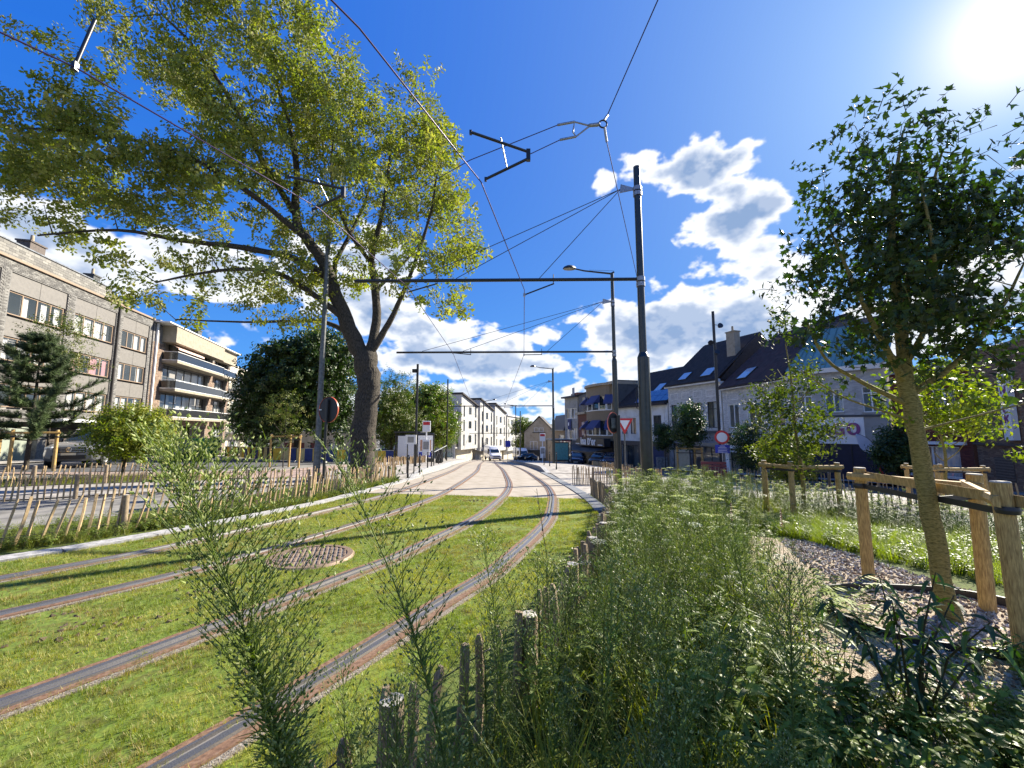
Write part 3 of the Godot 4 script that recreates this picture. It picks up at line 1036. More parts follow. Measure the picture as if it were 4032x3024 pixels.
# pitched roof with its ridge along the front; tiles are pieces on the front slope
func pitched_roof(parent: Node, w: float, eave: float, ridge_up: float, run: float, tones: Array, skylights := [], over := 0.25) -> void:
	var b := MB.new()
	var e0 := Vector3(-0.03, eave - 0.1, over)
	var e1 := Vector3(w + 0.03, eave - 0.1, over)
	var r0 := Vector3(-0.03, eave + ridge_up, -run)
	var r1 := Vector3(w + 0.03, eave + ridge_up, -run)
	var k0 := Vector3(-0.03, eave - 0.1, -run * 2.0)
	var k1 := Vector3(w + 0.03, eave - 0.1, -run * 2.0)
	var th := Vector3(0, -0.12, 0)
	b.quad(e0, e1, r1, r0)
	b.quad(r0, r1, k1, k0)
	b.quad(e0 + th, e0, r0, r0 + th)
	b.quad(e1, e1 + th, r1 + th, r1)
	b.quad(e0 + th, e1 + th, e1, e0)
	b.tri(Vector3(0, eave - 0.1, 0), r0, k0)
	b.tri(Vector3(w, eave - 0.1, 0), k1, r1)
	var roof := part("roof", b, M.roof_dark, parent)
	var dir := (r0 - e0).normalized()
	var nrm := Vector3.RIGHT.cross(dir).normalized()
	var long := (r0 - e0).length()
	var tm := BoxMesh.new()
	tm.size = Vector3(0.25, 0.035, 0.36)
	var at := []
	var tint := PackedColorArray()
	var bas := Basis(Vector3.RIGHT, nrm, -dir)
	var tilt := bas * Basis(Vector3.RIGHT, 0.06)
	for r in int(long / 0.32):
		for c in int((w + 0.06) / 0.26):
			var x := -0.03 + 0.26 * (c + 0.5)
			var q := Vector3(x, 0, 0) + Vector3(0, e0.y, e0.z) + dir * (0.32 * r + 0.18) + nrm * 0.025
			var skip := false
			for s in skylights:
				if absf(x - s[0]) < s[2] * 0.5 + 0.1 and absf(0.32 * r + 0.18 - s[1]) < s[3] * 0.5 + 0.1: skip = true
			if skip: continue
			at.append(Transform3D(tilt, q))
			var p: Array = tones[rng.randi() % tones.size()]
			var k := rr(0.75, 1.2)
			tint.append(Color(p[0] * k, p[1] * k, p[2] * k))
	var tiles := copies("roof_tiles", tm, M.tile, at, roof, tint)
	tiles.set_meta("kind", "stuff")
	for s in skylights:
		var q: Vector3 = Vector3(s[0], e0.y, e0.z) + dir * float(s[1]) + nrm * 0.05
		var fb := MB.new()
		fb.box(Vector3(0, 0.02, 0), Vector3(s[2] + 0.12, 0.1, s[3] + 0.12))
		var fr := part("skylight", fb, M.dark_frame, roof, Transform3D(bas, q))
		var gb := MB.new()
		gb.box(Vector3(0, 0.075, 0), Vector3(s[2], 0.012, s[3]))
		part("pane", gb, M.skylight_glass, fr)

func chimney(parent: Node, p: Vector3, s: Vector3, m: String) -> void:
	var b := MB.new()
	b.box(p, s)
	b.box(p + Vector3(0, s.y * 0.5 + 0.05, 0), Vector3(s.x + 0.12, 0.1, s.z + 0.12))
	var c := part("chimney", b, M[m], parent)
	var pot := MB.new()
	pot.lathe([[0.11, 0.0], [0.09, 0.5], [0.07, 0.5]], 10, Transform3D(Basis.IDENTITY, p + Vector3(0.0, s.y * 0.5 + 0.1, 0)))
	part("chimney_pot", pot, M.plaster_beige, c)

# ====================================================================== left row
func build_buildings_left() -> void:
	# grey brick apartments with window bands
	var t := building("grey_apartment_building", "long grey brick apartment block with taupe panels behind the pickup", -26.97, 17.07, -31.45, 35.3, -0.75)
	var w: float = t.get_meta("wide")
	var bays := [[1.0, 4.0], [5.6, 4.0], [10.3, 3.95], [15.0, 3.4]]
	var holes := []
	for q in bays:
		holes.append([q[0], 3.6, q[1], 7.75])
	var gnd := [[1.0, 0.0, 3.9, 2.9], [5.4, 0.0, 3.2, 2.9], [9.2, 0.0, 3.6, 2.9], [13.6, 0.0, 3.9, 2.9]]
	var all := holes + gnd
	part("wall", wall_mesh(0, 0, w, 12.0, all, 0.0, 0.3), M.mortar_grey, t)
	var sh := MB.new()
	part("shell", shell(w, 12.0, 11.0), M.mortar_grey, t)
	bricks(t, 0, 3.0, w, 9.0, all, [[0.215, 0.205, 0.19], [0.27, 0.26, 0.24], [0.175, 0.168, 0.158], [0.32, 0.31, 0.285]], 0.012, 0.24, 0.085)
	# parapet set back above a brown coping
	part("coping", _span(Vector3(-0.1, 12.0, -0.4), Vector3(w + 0.1, 12.14, 0.14)), M.brown_frame, t)
	part("parapet", _span(Vector3(0, 12.14, -0.7), Vector3(14.2, 13.2, -0.45)), M.mortar_grey, t)
	bricks(t, 0, 12.16, 14.2, 1.0, [], [[0.29, 0.28, 0.25], [0.34, 0.325, 0.29], [0.24, 0.23, 0.21]], -0.44, 0.4, 0.16)
	part("parapet_cap", _span(Vector3(-0.05, 13.2, -0.76), Vector3(14.3, 13.27, -0.39)), M.zinc, t)
	chimney(t, Vector3(8.4, 13.6, -1.4), Vector3(1.1, 0.9, 0.7), "brown_tile")
	chimney(t, Vector3(13.9, 13.5, -1.6), Vector3(0.7, 1.0, 0.6), "dark_plaster")
	chimney(t, Vector3(17.3, 12.7, -2.0), Vector3(1.6, 0.9, 0.8), "dark_plaster")
	for q in bays:
		var bx: float = q[0]
		var bw: float = q[1]
		for fl in 3:
			var y0: float = 3.6 + fl * 2.62
			# window band, then two panels above it
			window(t, bx + 0.06, y0 + 0.12, bw - 0.12, 1.32, {"frame": "brown_frame", "lights": 4, "z": -0.16, "curtain": 0.75, "cloth": "rose_curtain" if (fl == 1 and bx > 10.0 and bx < 12.0) else "curtain"})
			for k in 2:
				var pw := (bw - 0.04) / 2.0
				part("panel", _span(Vector3(bx + 0.02 + k * pw + 0.012, y0 + 1.47, -0.2), Vector3(bx + 0.02 + (k + 1) * pw - 0.012, y0 + 2.58, -0.06)), M.panel_taupe, t)
			bar(t, "band_joint", "panel_joint", Vector3(bx, y0 + 1.44, -0.26), Vector3(bx + bw, y0 + 2.62, -0.24))
	for x in [14.35]:
		bar(t, "downpipe", "dark_frame", Vector3(x, 0.2, 0.03), Vector3(x + 0.12, 12.0, 0.14))
	for i in gnd.size():
		var q: Array = gnd[i]
		part("garage_recess", _span(Vector3(q[0], 0.0, -3.6), Vector3(q[0] + q[2], 2.9, -3.5)), M.room_wall if i != 1 else M.panel_taupe, t)
		if i == 1 or i == 0:
			window(t, q[0] + 0.1, 0.25, q[2] - 0.2, 2.3, {"frame": "white_frame", "lights": 2, "z": -0.5, "curtain": 0.9})
		else:
			for k in 5:
				bar(t, "door_slat", "brown_tile", Vector3(q[0] + 0.2, 0.1 + k * 0.5, -0.7), Vector3(q[0] + q[2] - 0.2, 0.56 + k * 0.5, -0.66))
	part("canopy", _span(Vector3(9.0, 2.92, 0.0), Vector3(13.2, 3.12, 0.9)), M.white_frame, t)
	# shop window with two rows of white print
	var sw := part("shop_board", _span(Vector3(5.5, 0.5, -0.4), Vector3(8.5, 2.6, -0.36)), mat("sage_panel", lin(0.27, 0.30, 0.24), 0.4), t)
	for r in 2:
		var s := MB.new()
		var x := 6.0
		while x < 8.1:
			var l := rr(0.08, 0.2)
			s.span(Vector3(x, 2.18 - r * 0.17, -0.36), Vector3(x + l, 2.28 - r * 0.17, -0.355))
			x += l + 0.03
		part("white_print", s, M.sign_white, sw)
	# brown brick block with deep balconies
	t = building("balcony_apartment_building", "brown brick apartment block with black balcony fronts and beige roof band", -31.5, 35.5, -36.0, 52.0, -1.1)
	w = t.get_meta("wide")
	var openings := []
	for fl in 3:
		var y: float = 4.0 + fl * 2.6
		openings.append([2.0, y, 9.3, 2.2])
		openings.append([13.0, y, 3.3, 2.2])
	var low := [[1.2, 0.0, 3.6, 3.1], [5.4, 0.0, 6.0, 3.1], [13.2, 0.0, 3.2, 3.1]]
	part("wall", wall_mesh(0, 0, w, 12.2, openings + low, 0.0, 0.5), M.mortar_grey, t)
	part("shell", shell(w, 12.2, 12.0), M.mortar_grey, t)
	bricks(t, 0, 0, w, 10.6, openings + low, [[0.33, 0.225, 0.16], [0.38, 0.27, 0.19], [0.29, 0.20, 0.15], [0.42, 0.31, 0.23]], 0.012, 0.24, 0.085)
	part("roof_band", _span(Vector3(1.4, 10.75, 0.0), Vector3(12.2, 12.25, 1.1)), M.band_concrete, t)
	part("roof_band", _span(Vector3(12.9, 10.75, 0.0), Vector3(w - 0.2, 12.25, 0.8)), M.band_concrete, t)
	part("roof_coping", _span(Vector3(-0.05, 12.26, -0.5), Vector3(w + 0.05, 12.36, 1.2)), M.white_frame, t)
	part("roof_house", _span(Vector3(5.0, 12.36, -5), Vector3(9.5, 13.6, -2)), M.plaster_grey, t)
	chimney(t, Vector3(11.5, 13.2, -1.6), Vector3(0.9, 1.6, 0.7), "dark_plaster")
	chimney(t, Vector3(14.8, 12.9, -1.6), Vector3(1.2, 1.0, 0.7), "dark_plaster")
	for fl in 3:
		var y: float = 4.0 + fl * 2.6
		window(t, 2.02, y + 0.02, 9.26, 2.16, {"frame": "dark_frame", "lights": 6, "z": -0.35, "curtain": 0.7})
		window(t, 13.02, y + 0.02, 3.26, 2.16, {"frame": "dark_frame", "lights": 3, "z": -0.35, "curtain": 0.6})
		balcony(t, 1.6, 12.0, y - 0.32, 1.25, "balcony_black", "band_concrete")
		balcony(t, 12.7, w - 0.3, y - 0.32, 1.0, "balcony_black", "band_concrete")
	var aw := MB.new()
	aw.quad(Vector3(2.2, 10.9, 0.05), Vector3(2.2, 10.35, 1.0), Vector3(7.5, 10.35, 1.0), Vector3(7.5, 10.9, 0.05))
	aw.quad(Vector3(2.2, 10.35, 1.0), Vector3(2.2, 10.2, 1.0), Vector3(7.5, 10.2, 1.0), Vector3(7.5, 10.35, 1.0))
	part("awning", aw, M.awning_rose, t)
	for q in low:
		part("entrance_recess", _span(Vector3(q[0], 0, -4.2), Vector3(q[0] + q[2], 3.1, -4.1)), M.room_wall, t)
	for k in 2:
		for r in 3:
			part("garage_panel", _span(Vector3(7.2 + k * 1.5, 0.2 + r * 0.95, -1.1), Vector3(8.5 + k * 1.5, 1.05 + r * 0.95, -1.06)), M.panel_taupe if k == 0 else M.dark_plaster, t)
	part("column", _span(Vector3(4.9, 0, 0.2), Vector3(5.2, 3.1, 0.5)), M.band_concrete, t)
	window(t, 13.3, 0.1, 3.0, 2.7, {"frame": "white_frame", "lights": 2, "z": -0.4, "curtain": 1.0})
	bar(t, "downpipe", "white_frame", Vector3(0.3, 0.3, 0.05), Vector3(0.44, 12.2, 0.18))
	# cream block with glass balconies
	t = building("cream_apartment_building", "cream apartment block with glass balconies at the far end of the row", -36.05, 52.2, -41.0, 70.0, -2.0)
	w = t.get_meta("wide")
	openings = []
	for fl in 4:
		for k in 3:
			openings.append([0.9 + k * 5.9, 0.6 + fl * 2.75, 4.6, 2.1])
	part("wall", wall_mesh(0, 0, w, 11.9, openings, 0.0, 0.4), M.plaster_cream, t)
	part("shell", shell(w, 11.9, 10.0), M.plaster_cream, t)
	part("coping", _span(Vector3(-0.05, 11.9, -0.3), Vector3(w + 0.05, 12.05, 0.12)), M.white_frame, t)
	for fl in 4:
		for k in 3:
			window(t, 0.9 + k * 5.9, 0.6 + fl * 2.75, 4.6, 2.1, {"lights": 4, "z": -0.25, "curtain": 0.6})
		if fl > 0:
			balcony(t, 0.4, w - 0.6, 0.35 + fl * 2.75, 1.2, "balcony_glass", "plaster_white")
	# low beige house across the end of the side street
	t = building("beige_house", "low flat-roofed beige house with a maroon garage door behind the yellow hoarding", -38.5, 66, -24.5, 67, -3.0)
	w = t.get_meta("wide")
	openings = [[2.2, 0.0, 3.2, 2.6], [6.3, 0.0, 1.2, 2.6], [5.0, 4.4, 2.2, 1.6], [9.4, 4.4, 2.2, 1.6], [9.2, 0.9, 2.4, 1.7]]
	part("wall", wall_mesh(0, 0, w, 7.6, openings), M.plaster_beige, t)
	part("shell", shell(w, 7.6, 8.0), M.plaster_beige, t)
	part("coping", _span(Vector3(-0.05, 7.6, -0.3), Vector3(w + 0.05, 7.75, 0.15)), M.band_concrete, t)
	part("garage_door", _span(Vector3(2.2, 0, -0.14), Vector3(5.4, 2.6, -0.1)), M.maroon, t)
	part("door", _span(Vector3(6.3, 0, -0.14), Vector3(7.5, 2.6, -0.1)), M.maroon, t)
	for q in [2, 3, 4]:
		window(t, openings[q][0], openings[q][1], openings[q][2], openings[q][3], {"lights": 2, "curtain": 0.5, "sill": "band_concrete"})
	t = building("white_house", "small white plaster house glimpsed behind the old maple trunk", -23.5, 74, -17.5, 75, -3.3)
	w = t.get_meta("wide")
	openings = [[0.8, 0.8, 1.4, 1.6], [3.4, 0.0, 1.1, 2.3], [1.0, 3.8, 1.3, 1.5], [3.6, 3.8, 1.3, 1.5]]
	part("wall", wall_mesh(0, 0, w, 6.4, openings), M.plaster_white, t)
	part("shell", shell(w, 6.4, 8.0), M.plaster_white, t)
	for q in [0, 2, 3]:
		window(t, openings[q][0], openings[q][1], openings[q][2], openings[q][3], {"lights": 2, "sill": "kerb_stone"})
	part("door", _span(Vector3(3.4, 0, -0.14), Vector3(4.5, 2.3, -0.1)), M.dark_frame, t)
	pitched_roof(t, w, 6.4, 2.0, 3.5, [[0.06, 0.04, 0.035]])
	t = building("brick_terrace_house", "red brick terraced house with a white garage door behind the bus stop trees", -17.4, 74, -11.5, 75, -3.6)
	w = t.get_meta("wide")
	openings = [[0.9, 0.0, 2.2, 2.4], [3.9, 0.9, 1.3, 1.5], [1.2, 3.9, 1.4, 1.6], [3.8, 3.9, 1.4, 1.6]]
	part("wall", wall_mesh(0, 0, w, 6.6, openings), mat("red_brick_far", lin(0.24, 0.11, 0.075), 0.9, {"tex": "grain", "size": 0.6}), t)
	part("shell", shell(w, 6.6, 8.0), M.red_brick_far, t)
	part("garage_door", _span(Vector3(0.9, 0, -0.14), Vector3(3.1, 2.4, -0.1)), M.white_paint, t)
	for k in 3:
		part("door_pane", _span(Vector3(1.15 + k * 0.65, 1.7, -0.1), Vector3(1.55 + k * 0.65, 2.1, -0.09)), M.car_glass, t)
	for q in [1, 2, 3]:
		window(t, openings[q][0], openings[q][1], openings[q][2], openings[q][3], {"lights": 2, "sill": "kerb_stone", "curtain": 0.4})
	pitched_roof(t, w, 6.6, 2.0, 3.5, [[0.07, 0.04, 0.035]])

func _span(a: Vector3, b: Vector3) -> MB:
	var m := MB.new()
	m.span(a, b)
	return m

func balcony(t: Node, x0: float, x1: float, y: float, out: float, front: String, slab: String) -> void:
	var s := MB.new()
	s.span(Vector3(x0, y, -0.02), Vector3(x1, y + 0.22, out))
	var f := part("balcony", s, M[slab], t)
	var p := MB.new()
	p.span(Vector3(x0 + 0.05, y + 0.30, out - 0.05), Vector3(x1 - 0.05, y + 0.95, out - 0.02))
	p.span(Vector3(x0 + 0.02, y + 0.30, 0.02), Vector3(x0 + 0.05, y + 0.95, out - 0.05))
	p.span(Vector3(x1 - 0.05, y + 0.30, 0.02), Vector3(x1 - 0.02, y + 0.95, out - 0.05))
	part("front_panel", p, M[front], f)
	var r := MB.new()
	for q in [0.24, 1.0]:
		r.span(Vector3(x0, y + q, out - 0.06), Vector3(x1, y + q + 0.045, out + 0.0))
		r.span(Vector3(x0, y + q, 0.0), Vector3(x0 + 0.05, y + q + 0.045, out - 0.06))
		r.span(Vector3(x1 - 0.05, y + q, 0.0), Vector3(x1, y + q + 0.045, out - 0.06))
	part("railing", r, M.white_paint, f)

# ====================================================================== white flats down the hill
func build_buildings_centre() -> void:
	var dir := Vector2(0.27, 0.963)
	var names := ["nearest white apartment unit with a sloping dark roof at the tram stop", "second white apartment unit down the hill", "third white apartment unit down the hill", "far flat-topped white apartment unit down the hill"]
	var near_top := [13.2, 13.6, 13.8, 11.9]
	var far_top := [11.2, 11.5, 11.8, 11.7]
	var lengths := [8.6, 8.6, 8.6, 12.5]
	for i in 4:
		var a := Vector2(-9.3, 76) + dir * (10.0 * i)
		var e: Vector2 = a + dir * lengths[i]
		var base := ground_height(e.x, e.y) - 0.3
		var t := building("white_apartment_unit", names[i], a.x, a.y, e.x, e.y, base)
		t.set_meta("group", "white apartment units stepping down the hill")
		var w: float = lengths[i]
		var n0: float = near_top[i]
		var n1: float = far_top[i]
		var holes := []
		for fl in 3:
			holes.append([1.0, 3.4 + fl * 2.7, 0.7, 2.1])
			holes.append([3.6, 3.9 + fl * 2.7, 1.5, 1.4])
			if i == 3: holes.append([8.6, 3.9 + fl * 2.7, 1.8, 1.4])
			else: holes.append([6.9, 3.4 + fl * 2.7, 0.9, 2.1])
		part("front_wall", wall_mesh(0, 2.7, w, n1 - 2.7, holes), M.flat_white, t)
		var b := MB.new()
		b.tri(Vector3(0, n1, 0), Vector3(w, n1, 0), Vector3(0, n0, 0))
		b.quad(Vector3(0, 2.7, -9), Vector3(0, 2.7, 0), Vector3(0, n0, 0), Vector3(0, n0, -9))
		b.quad(Vector3(w, 2.7, 0), Vector3(w, 2.7, -9), Vector3(w, n1, -9), Vector3(w, n1, 0))
		b.quad(Vector3(0, 2.7, -9), Vector3(w, 2.7, -9), Vector3(w, 2.7, 0), Vector3(0, 2.7, 0))
		part("side_walls", b, M.flat_white, t)
		part("ground_floor", _span(Vector3(0.2, -2.0, -9), Vector3(w - 0.2, 2.7, -1.0)), M.plaster_cream, t)
		var r := MB.new()
		r.quad(Vector3(-0.25, n0 + 0.05, 0.35), Vector3(w + 0.1, n1 + 0.05, 0.35), Vector3(w + 0.1, n1 + 0.05, -9.2), Vector3(-0.25, n0 + 0.05, -9.2))
		r.quad(Vector3(-0.25, n0 - 0.25, 0.35), Vector3(w + 0.1, n1 - 0.25, 0.35), Vector3(w + 0.1, n1 + 0.05, 0.35), Vector3(-0.25, n0 + 0.05, 0.35))
		r.quad(Vector3(-0.25, n0 - 0.25, -9.2), Vector3(-0.25, n0 - 0.25, 0.35), Vector3(-0.25, n0 + 0.05, 0.35), Vector3(-0.25, n0 + 0.05, -9.2))
		r.quad(Vector3(-0.25, n0 - 0.25, -9.2), Vector3(w + 0.1, n1 - 0.25, -9.2), Vector3(w + 0.1, n1 - 0.25, 0.35), Vector3(-0.25, n0 - 0.25, 0.35))
		part("roof", r, M.roof_dark if i < 3 else M.white_frame, t)
		for q in holes:
			window(t, q[0], q[1], q[2], q[3], {"frame": "dark_frame", "lights": 1 if q[2] < 1.0 else 2, "curtain": 0.3})
		if i < 4:
			# loggias in the joint before the next unit
			for fl in 3:
				var y := 3.0 + fl * 2.7
				var s := part("loggia", _span(Vector3(-1.4, y, -3.5), Vector3(0.0, y + 0.25, -0.5)), M.flat_white, t)
				part("railing", _span(Vector3(-1.4, y + 0.25, -0.62), Vector3(0.0, y + 1.2, -0.58)), M.dark_frame, s)
			part("loggia_wall", _span(Vector3(-1.4, 0.0, -9), Vector3(-0.004, 11.0, -3.5)), M.plaster_grey, t)
		part("vent", _span(Vector3(-0.03, 10.6, -2.4), Vector3(0.0, 10.95, -2.0)), M.zinc, t)
	# lower wing with framed balconies facing the stop
	var t2 := building("balcony_wing", "low white wing with framed dark balconies beside the tram stop trees", -17.5, 70.5, -9.8, 71.5, -4.6)
	var w2: float = t2.get_meta("wide")
	part("wall", _span(Vector3(0, 0, -5), Vector3(w2, 9.9, -1.6)), M.flat_white, t2)
	for fl in 3:
		for k in 2:
			var x := 0.3 + k * 3.8
			var y := 1.5 + fl * 2.75
			window(t2, x + 0.3, y, 2.8, 2.2, {"frame": "dark_frame", "lights": 3, "z": -1.55, "curtain": 0.4})
		var s := part("balcony", _span(Vector3(0, 1.2 + fl * 2.75, -1.6), Vector3(w2, 1.45 + fl * 2.75, 0)), M.flat_white, t2)
		part("front_panel", _span(Vector3(0.1, 1.5 + fl * 2.75, -0.1), Vector3(w2 - 0.1, 2.35 + fl * 2.75, -0.05)), M.balcony_glass, s)
	for x in [0.0, 3.75, w2 - 0.25]:
		part("frame_post", _span(Vector3(x, 0, -0.26), Vector3(x + 0.25, 9.5, -0.004)), M.flat_white, t2)
	part("roof", _span(Vector3(-0.2, 9.5, -5.2), Vector3(w2 + 0.2, 9.85, 0.15)), M.flat_white, t2)

# ====================================================================== right row, from the far end of the street to the near
func simple_front(t: Node3D, h: float, openings: Array, m: String, deep := 8.0) -> float:
	var w: float = t.get_meta("wide")
	part("wall", wall_mesh(0, 0, w, h, openings), M[m], t)
	part("shell", shell(w, h, deep), M[m], t)
	return w

func arched_hood(t: Node, x: float, y: float, w: float, m: String) -> void:
	var s := MB.new()
	var pts := PackedVector2Array()
	for k in 9:
		var a := PI * k / 8.0
		pts.append(Vector2(x + w * 0.5 + cos(a) * (w * 0.5 + 0.12), y + sin(a) * 0.28))
	s.slab(pts, 0.002, 0.06)
	part("window_hood", s, M[m], t)

func frame_relief(t: Node, x: float, y: float, w: float, h: float, m: String) -> void:
	var s := MB.new()
	s.span(Vector3(x, y, 0.002), Vector3(x + w, y + 0.07, 0.035))
	s.span(Vector3(x, y + h - 0.07, 0.002), Vector3(x + w, y + h, 0.035))
	s.span(Vector3(x, y + 0.07, 0.002), Vector3(x + 0.07, y + h - 0.07, 0.035))
	s.span(Vector3(x + w - 0.07, y + 0.07, 0.002), Vector3(x + w, y + h - 0.07, 0.035))
	part("relief_frame", s, M[m], t)

func build_buildings_right() -> void:
	mat("red_brick_wall", lin(0.20, 0.075, 0.05), 0.9, {"tex": "grain", "size": 0.5})
	mat("tan_brick_wall", lin(0.36, 0.27, 0.165), 0.9, {"tex": "grain", "size": 0.5})
	# gabled beige house at the bend
	var t := building("gabled_house", "beige house with a steep gable at the bend down the hill", 2.5, 85, 8.6, 84, -5.4)
	var w: float = t.get_meta("wide")
	var b := MB.new()
	b.slab(PackedVector2Array([Vector2(0, 0), Vector2(w, 0), Vector2(w, 6.6), Vector2(w * 0.5, 9.6), Vector2(0, 6.6)]), -9.0, 0.0)
	part("gable_wall", b, M.plaster_beige, t)
	var rf := MB.new()
	for s in [[-0.3, 6.3], [w + 0.3, 6.3]]:
		var a := Vector3(s[0], s[1], 0.25)
		var c := Vector3(w * 0.5, 9.75, 0.25)
		var k := Vector3(0, 0, -9.5)
		var u := Vector3(0, 0.16, 0)
		rf.quad(a, c, c + u, a + u)
		rf.quad(a + u, c + u, c + u + k, a + u + k)
	part("roof", rf, M.roof_dark, t)
	for k in 2:
		window(t, 2.05 + k * 1.05, 6.6, 0.85, 0.85, {"lights": 1, "z": 0.03})
	part("sill_board", _span(Vector3(1.7, 6.4, 0.002), Vector3(4.4, 6.55, 0.12)), M.dark_frame, t)
	window(t, 1.2, 3.0, 1.5, 1.7, {"lights": 2, "z": 0.03, "curtain": 0.6})
	part("shop_front", _span(Vector3(-1.6, 0.0, 0.3), Vector3(4.4, 3.0, 0.9)), M.sign_black, t)
	part("shop_poster", _span(Vector3(0.6, 0.9, 0.9), Vector3(2.2, 2.3, 0.93)), M.red_board, t)
	# low brick house with slate mansard
	t = building("brick_slate_house", "low brown brick house with a slate mansard next to the gable", 7.4, 76, 8.55, 67.4, -4.6)
	w = simple_front(t, 6.2, [[5.0, 3.6, 3.2, 1.8]], "tan_brick_wall", 9.0)
	window(t, 5.0, 3.6, 3.2, 1.8, {"lights": 3, "curtain": 0.4})
	var ms := MB.new()
	ms.quad(Vector3(-0.1, 6.2, 0.2), Vector3(w + 0.1, 6.2, 0.2), Vector3(w + 0.1, 8.8, -0.7), Vector3(-0.1, 8.8, -0.7))
	ms.quad(Vector3(-0.1, 6.2, -9), Vector3(-0.1, 6.2, 0.2), Vector3(-0.1, 8.8, -0.7), Vector3(-0.1, 8.8, -9))
	ms.quad(Vector3(-0.1, 8.8, -0.7), Vector3(w + 0.1, 8.8, -0.7), Vector3(w + 0.1, 8.8, -9), Vector3(-0.1, 8.8, -9))
	part("mansard", ms, M.slate, t)
	part("gutter", _span(Vector3(-0.1, 6.1, 0.16), Vector3(w + 0.1, 6.24, 0.34)), M.zinc, t)
	var ch := part("chimney_stack", _span(Vector3(5.0, 8.8, -3.4), Vector3(8.6, 12.4, -2.2)), M.red_brick_wall, t)
	for k in 2:
		bar(ch, "flue", "galvanised", Vector3(6.6 + k * 0.6, 8.9, -2.15), Vector3(6.8 + k * 0.6, 13.3, -1.95))
	bar(t, "flue", "galvanised", Vector3(3.0, 6.4, 0.35), Vector3(3.25, 10.2, 0.6))
	# grey plaster house with bay and a flag
	t = building("grey_bay_house", "narrow grey plaster house with white window bands and a blue flag", 8.6, 67.2, 10.05, 63.2, -3.9)
	w = simple_front(t, 10.6, [[0.4, 7.3, 3.6, 1.6], [0.4, 4.1, 3.6, 1.7], [0.5, 0.2, 3.4, 2.4]], "plaster_grey")
	window(t, 0.4, 7.3, 3.6, 1.6, {"lights": 4, "curtain": 0.9})
	window(t, 0.4, 4.1, 3.6, 1.7, {"lights": 4, "curtain": 0.7})
	window(t, 0.5, 0.2, 3.4, 2.4, {"lights": 2, "curtain": 0.3})
	part("cornice", _span(Vector3(-0.2, 10.6, -0.5), Vector3(w + 0.2, 10.85, 0.6)), M.dark_plaster, t)
	var flag := MB.new()
	for k in 6:
		var x := 1.3 + k * 0.18
		var z0 := 0.2 + 0.05 * sin(k * 1.9)
		var z1 := 0.2 + 0.05 * sin((k + 1) * 1.9)
		flag.quad(Vector3(x, 5.7 - 0.05 * k, z0), Vector3(x + 0.18, 5.65 - 0.05 * k, z1), Vector3(x + 0.18, 7.2, z1), Vector3(x, 7.2, z0))
	part("flag", flag, M.awning_blue, t)
	part("flag_device", _span(Vector3(1.62, 6.2, 0.27), Vector3(1.95, 6.7, 0.29)), M.sign_white, t)
	var bd := part("shop_board", _span(Vector3(-0.6, 2.9, 0.1), Vector3(2.4, 3.9, 0.3)), M.red_board, t)
	for r in 2:
		var s := MB.new()
		for k in 9:
			s.span(Vector3(-0.35 + k * 0.29, 3.48 - r * 0.45, 0.3), Vector3(-0.15 + k * 0.29, 3.72 - r * 0.42, 0.31))
		part("board_print", s, M.awning_rose if r == 0 else M.sign_white, bd)
	part("shop_board", _span(Vector3(2.5, 2.9, 0.1), Vector3(w, 3.9, 0.25)), M.dark_plaster, t)
	for k in 7:
		var aw := MB.new()
		var x := 0.6 + k * 0.5
		aw.quad(Vector3(x, 2.6, 0.1), Vector3(x, 1.7, 1.3), Vector3(x + 0.49, 1.7, 1.3), Vector3(x + 0.49, 2.6, 0.1))
		part("awning_stripe", aw, M.awning_blue if k % 2 == 0 else M.sign_white, t)
	# red brick house with dark mansard
	t = building("mansard_brick_house", "narrow red brick house with a dark mansard storey beside the grey house", 10.1, 63.0, 10.7, 58.4, -3.6)
	w = simple_front(t, 7.6, [[1.9, 4.2, 1.4, 2.3]], "red_brick_wall")
	window(t, 1.9, 4.2, 1.4, 2.3, {"frame": "brown_frame", "lights": 2, "curtain": 0.5})
	var m2 := part("mansard", _span(Vector3(0, 7.75, -6), Vector3(w, 10.5, -0.12)), M.slate, t)
	part("cornice", _span(Vector3(-0.1, 7.5, -0.2), Vector3(w + 0.05, 7.85, 0.45)), M.plaster_beige, t)
	part("mansard_cap", _span(Vector3(-0.05, 10.5, -6), Vector3(w + 0.05, 10.65, 0.1)), M.roof_dark, t)
	window(m2.get_parent(), 2.0, 8.1, 1.2, 1.9, {"frame": "brown_frame", "lights": 2, "z": -0.08, "curtain": 0.6})
	part("shop_front", _span(Vector3(0.2, 0, 0.05), Vector3(w - 0.1, 3.0, 0.2)), M.sign_black, t)
	# bow-fronted tan building over the cafe
	t = building("bow_fronted_building", "tan bow-fronted corner building with blue awnings above the black cafe front", 10.75, 58.2, 12.75, 50.4, -3.3)
	w = t.get_meta("wide")
	part("wall", _span(Vector3(0, 3.6, -8), Vector3(w, 10.9, 0)), M.tan_brick_wall, t)
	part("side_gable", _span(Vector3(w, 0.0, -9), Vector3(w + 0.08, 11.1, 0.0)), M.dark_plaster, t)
	var bow := MB.new()
	var arc := []
	for k in 13:
		var a := PI * k / 12.0
		arc.append(Vector3(w * 0.44 - cos(a) * w * 0.43, 0, sin(a) * 1.05))
	for k in 12:
		for band in [[3.6, 4.2], [6.1, 7.4], [9.2, 10.6]]:
			bow.quad(arc[k] + Vector3(0, band[0], 0), arc[k + 1] + Vector3(0, band[0], 0), arc[k + 1] + Vector3(0, band[1], 0), arc[k] + Vector3(0, band[1], 0))
	part("bow", bow, M.tan_brick_wall, t)
	var cap := MB.new()
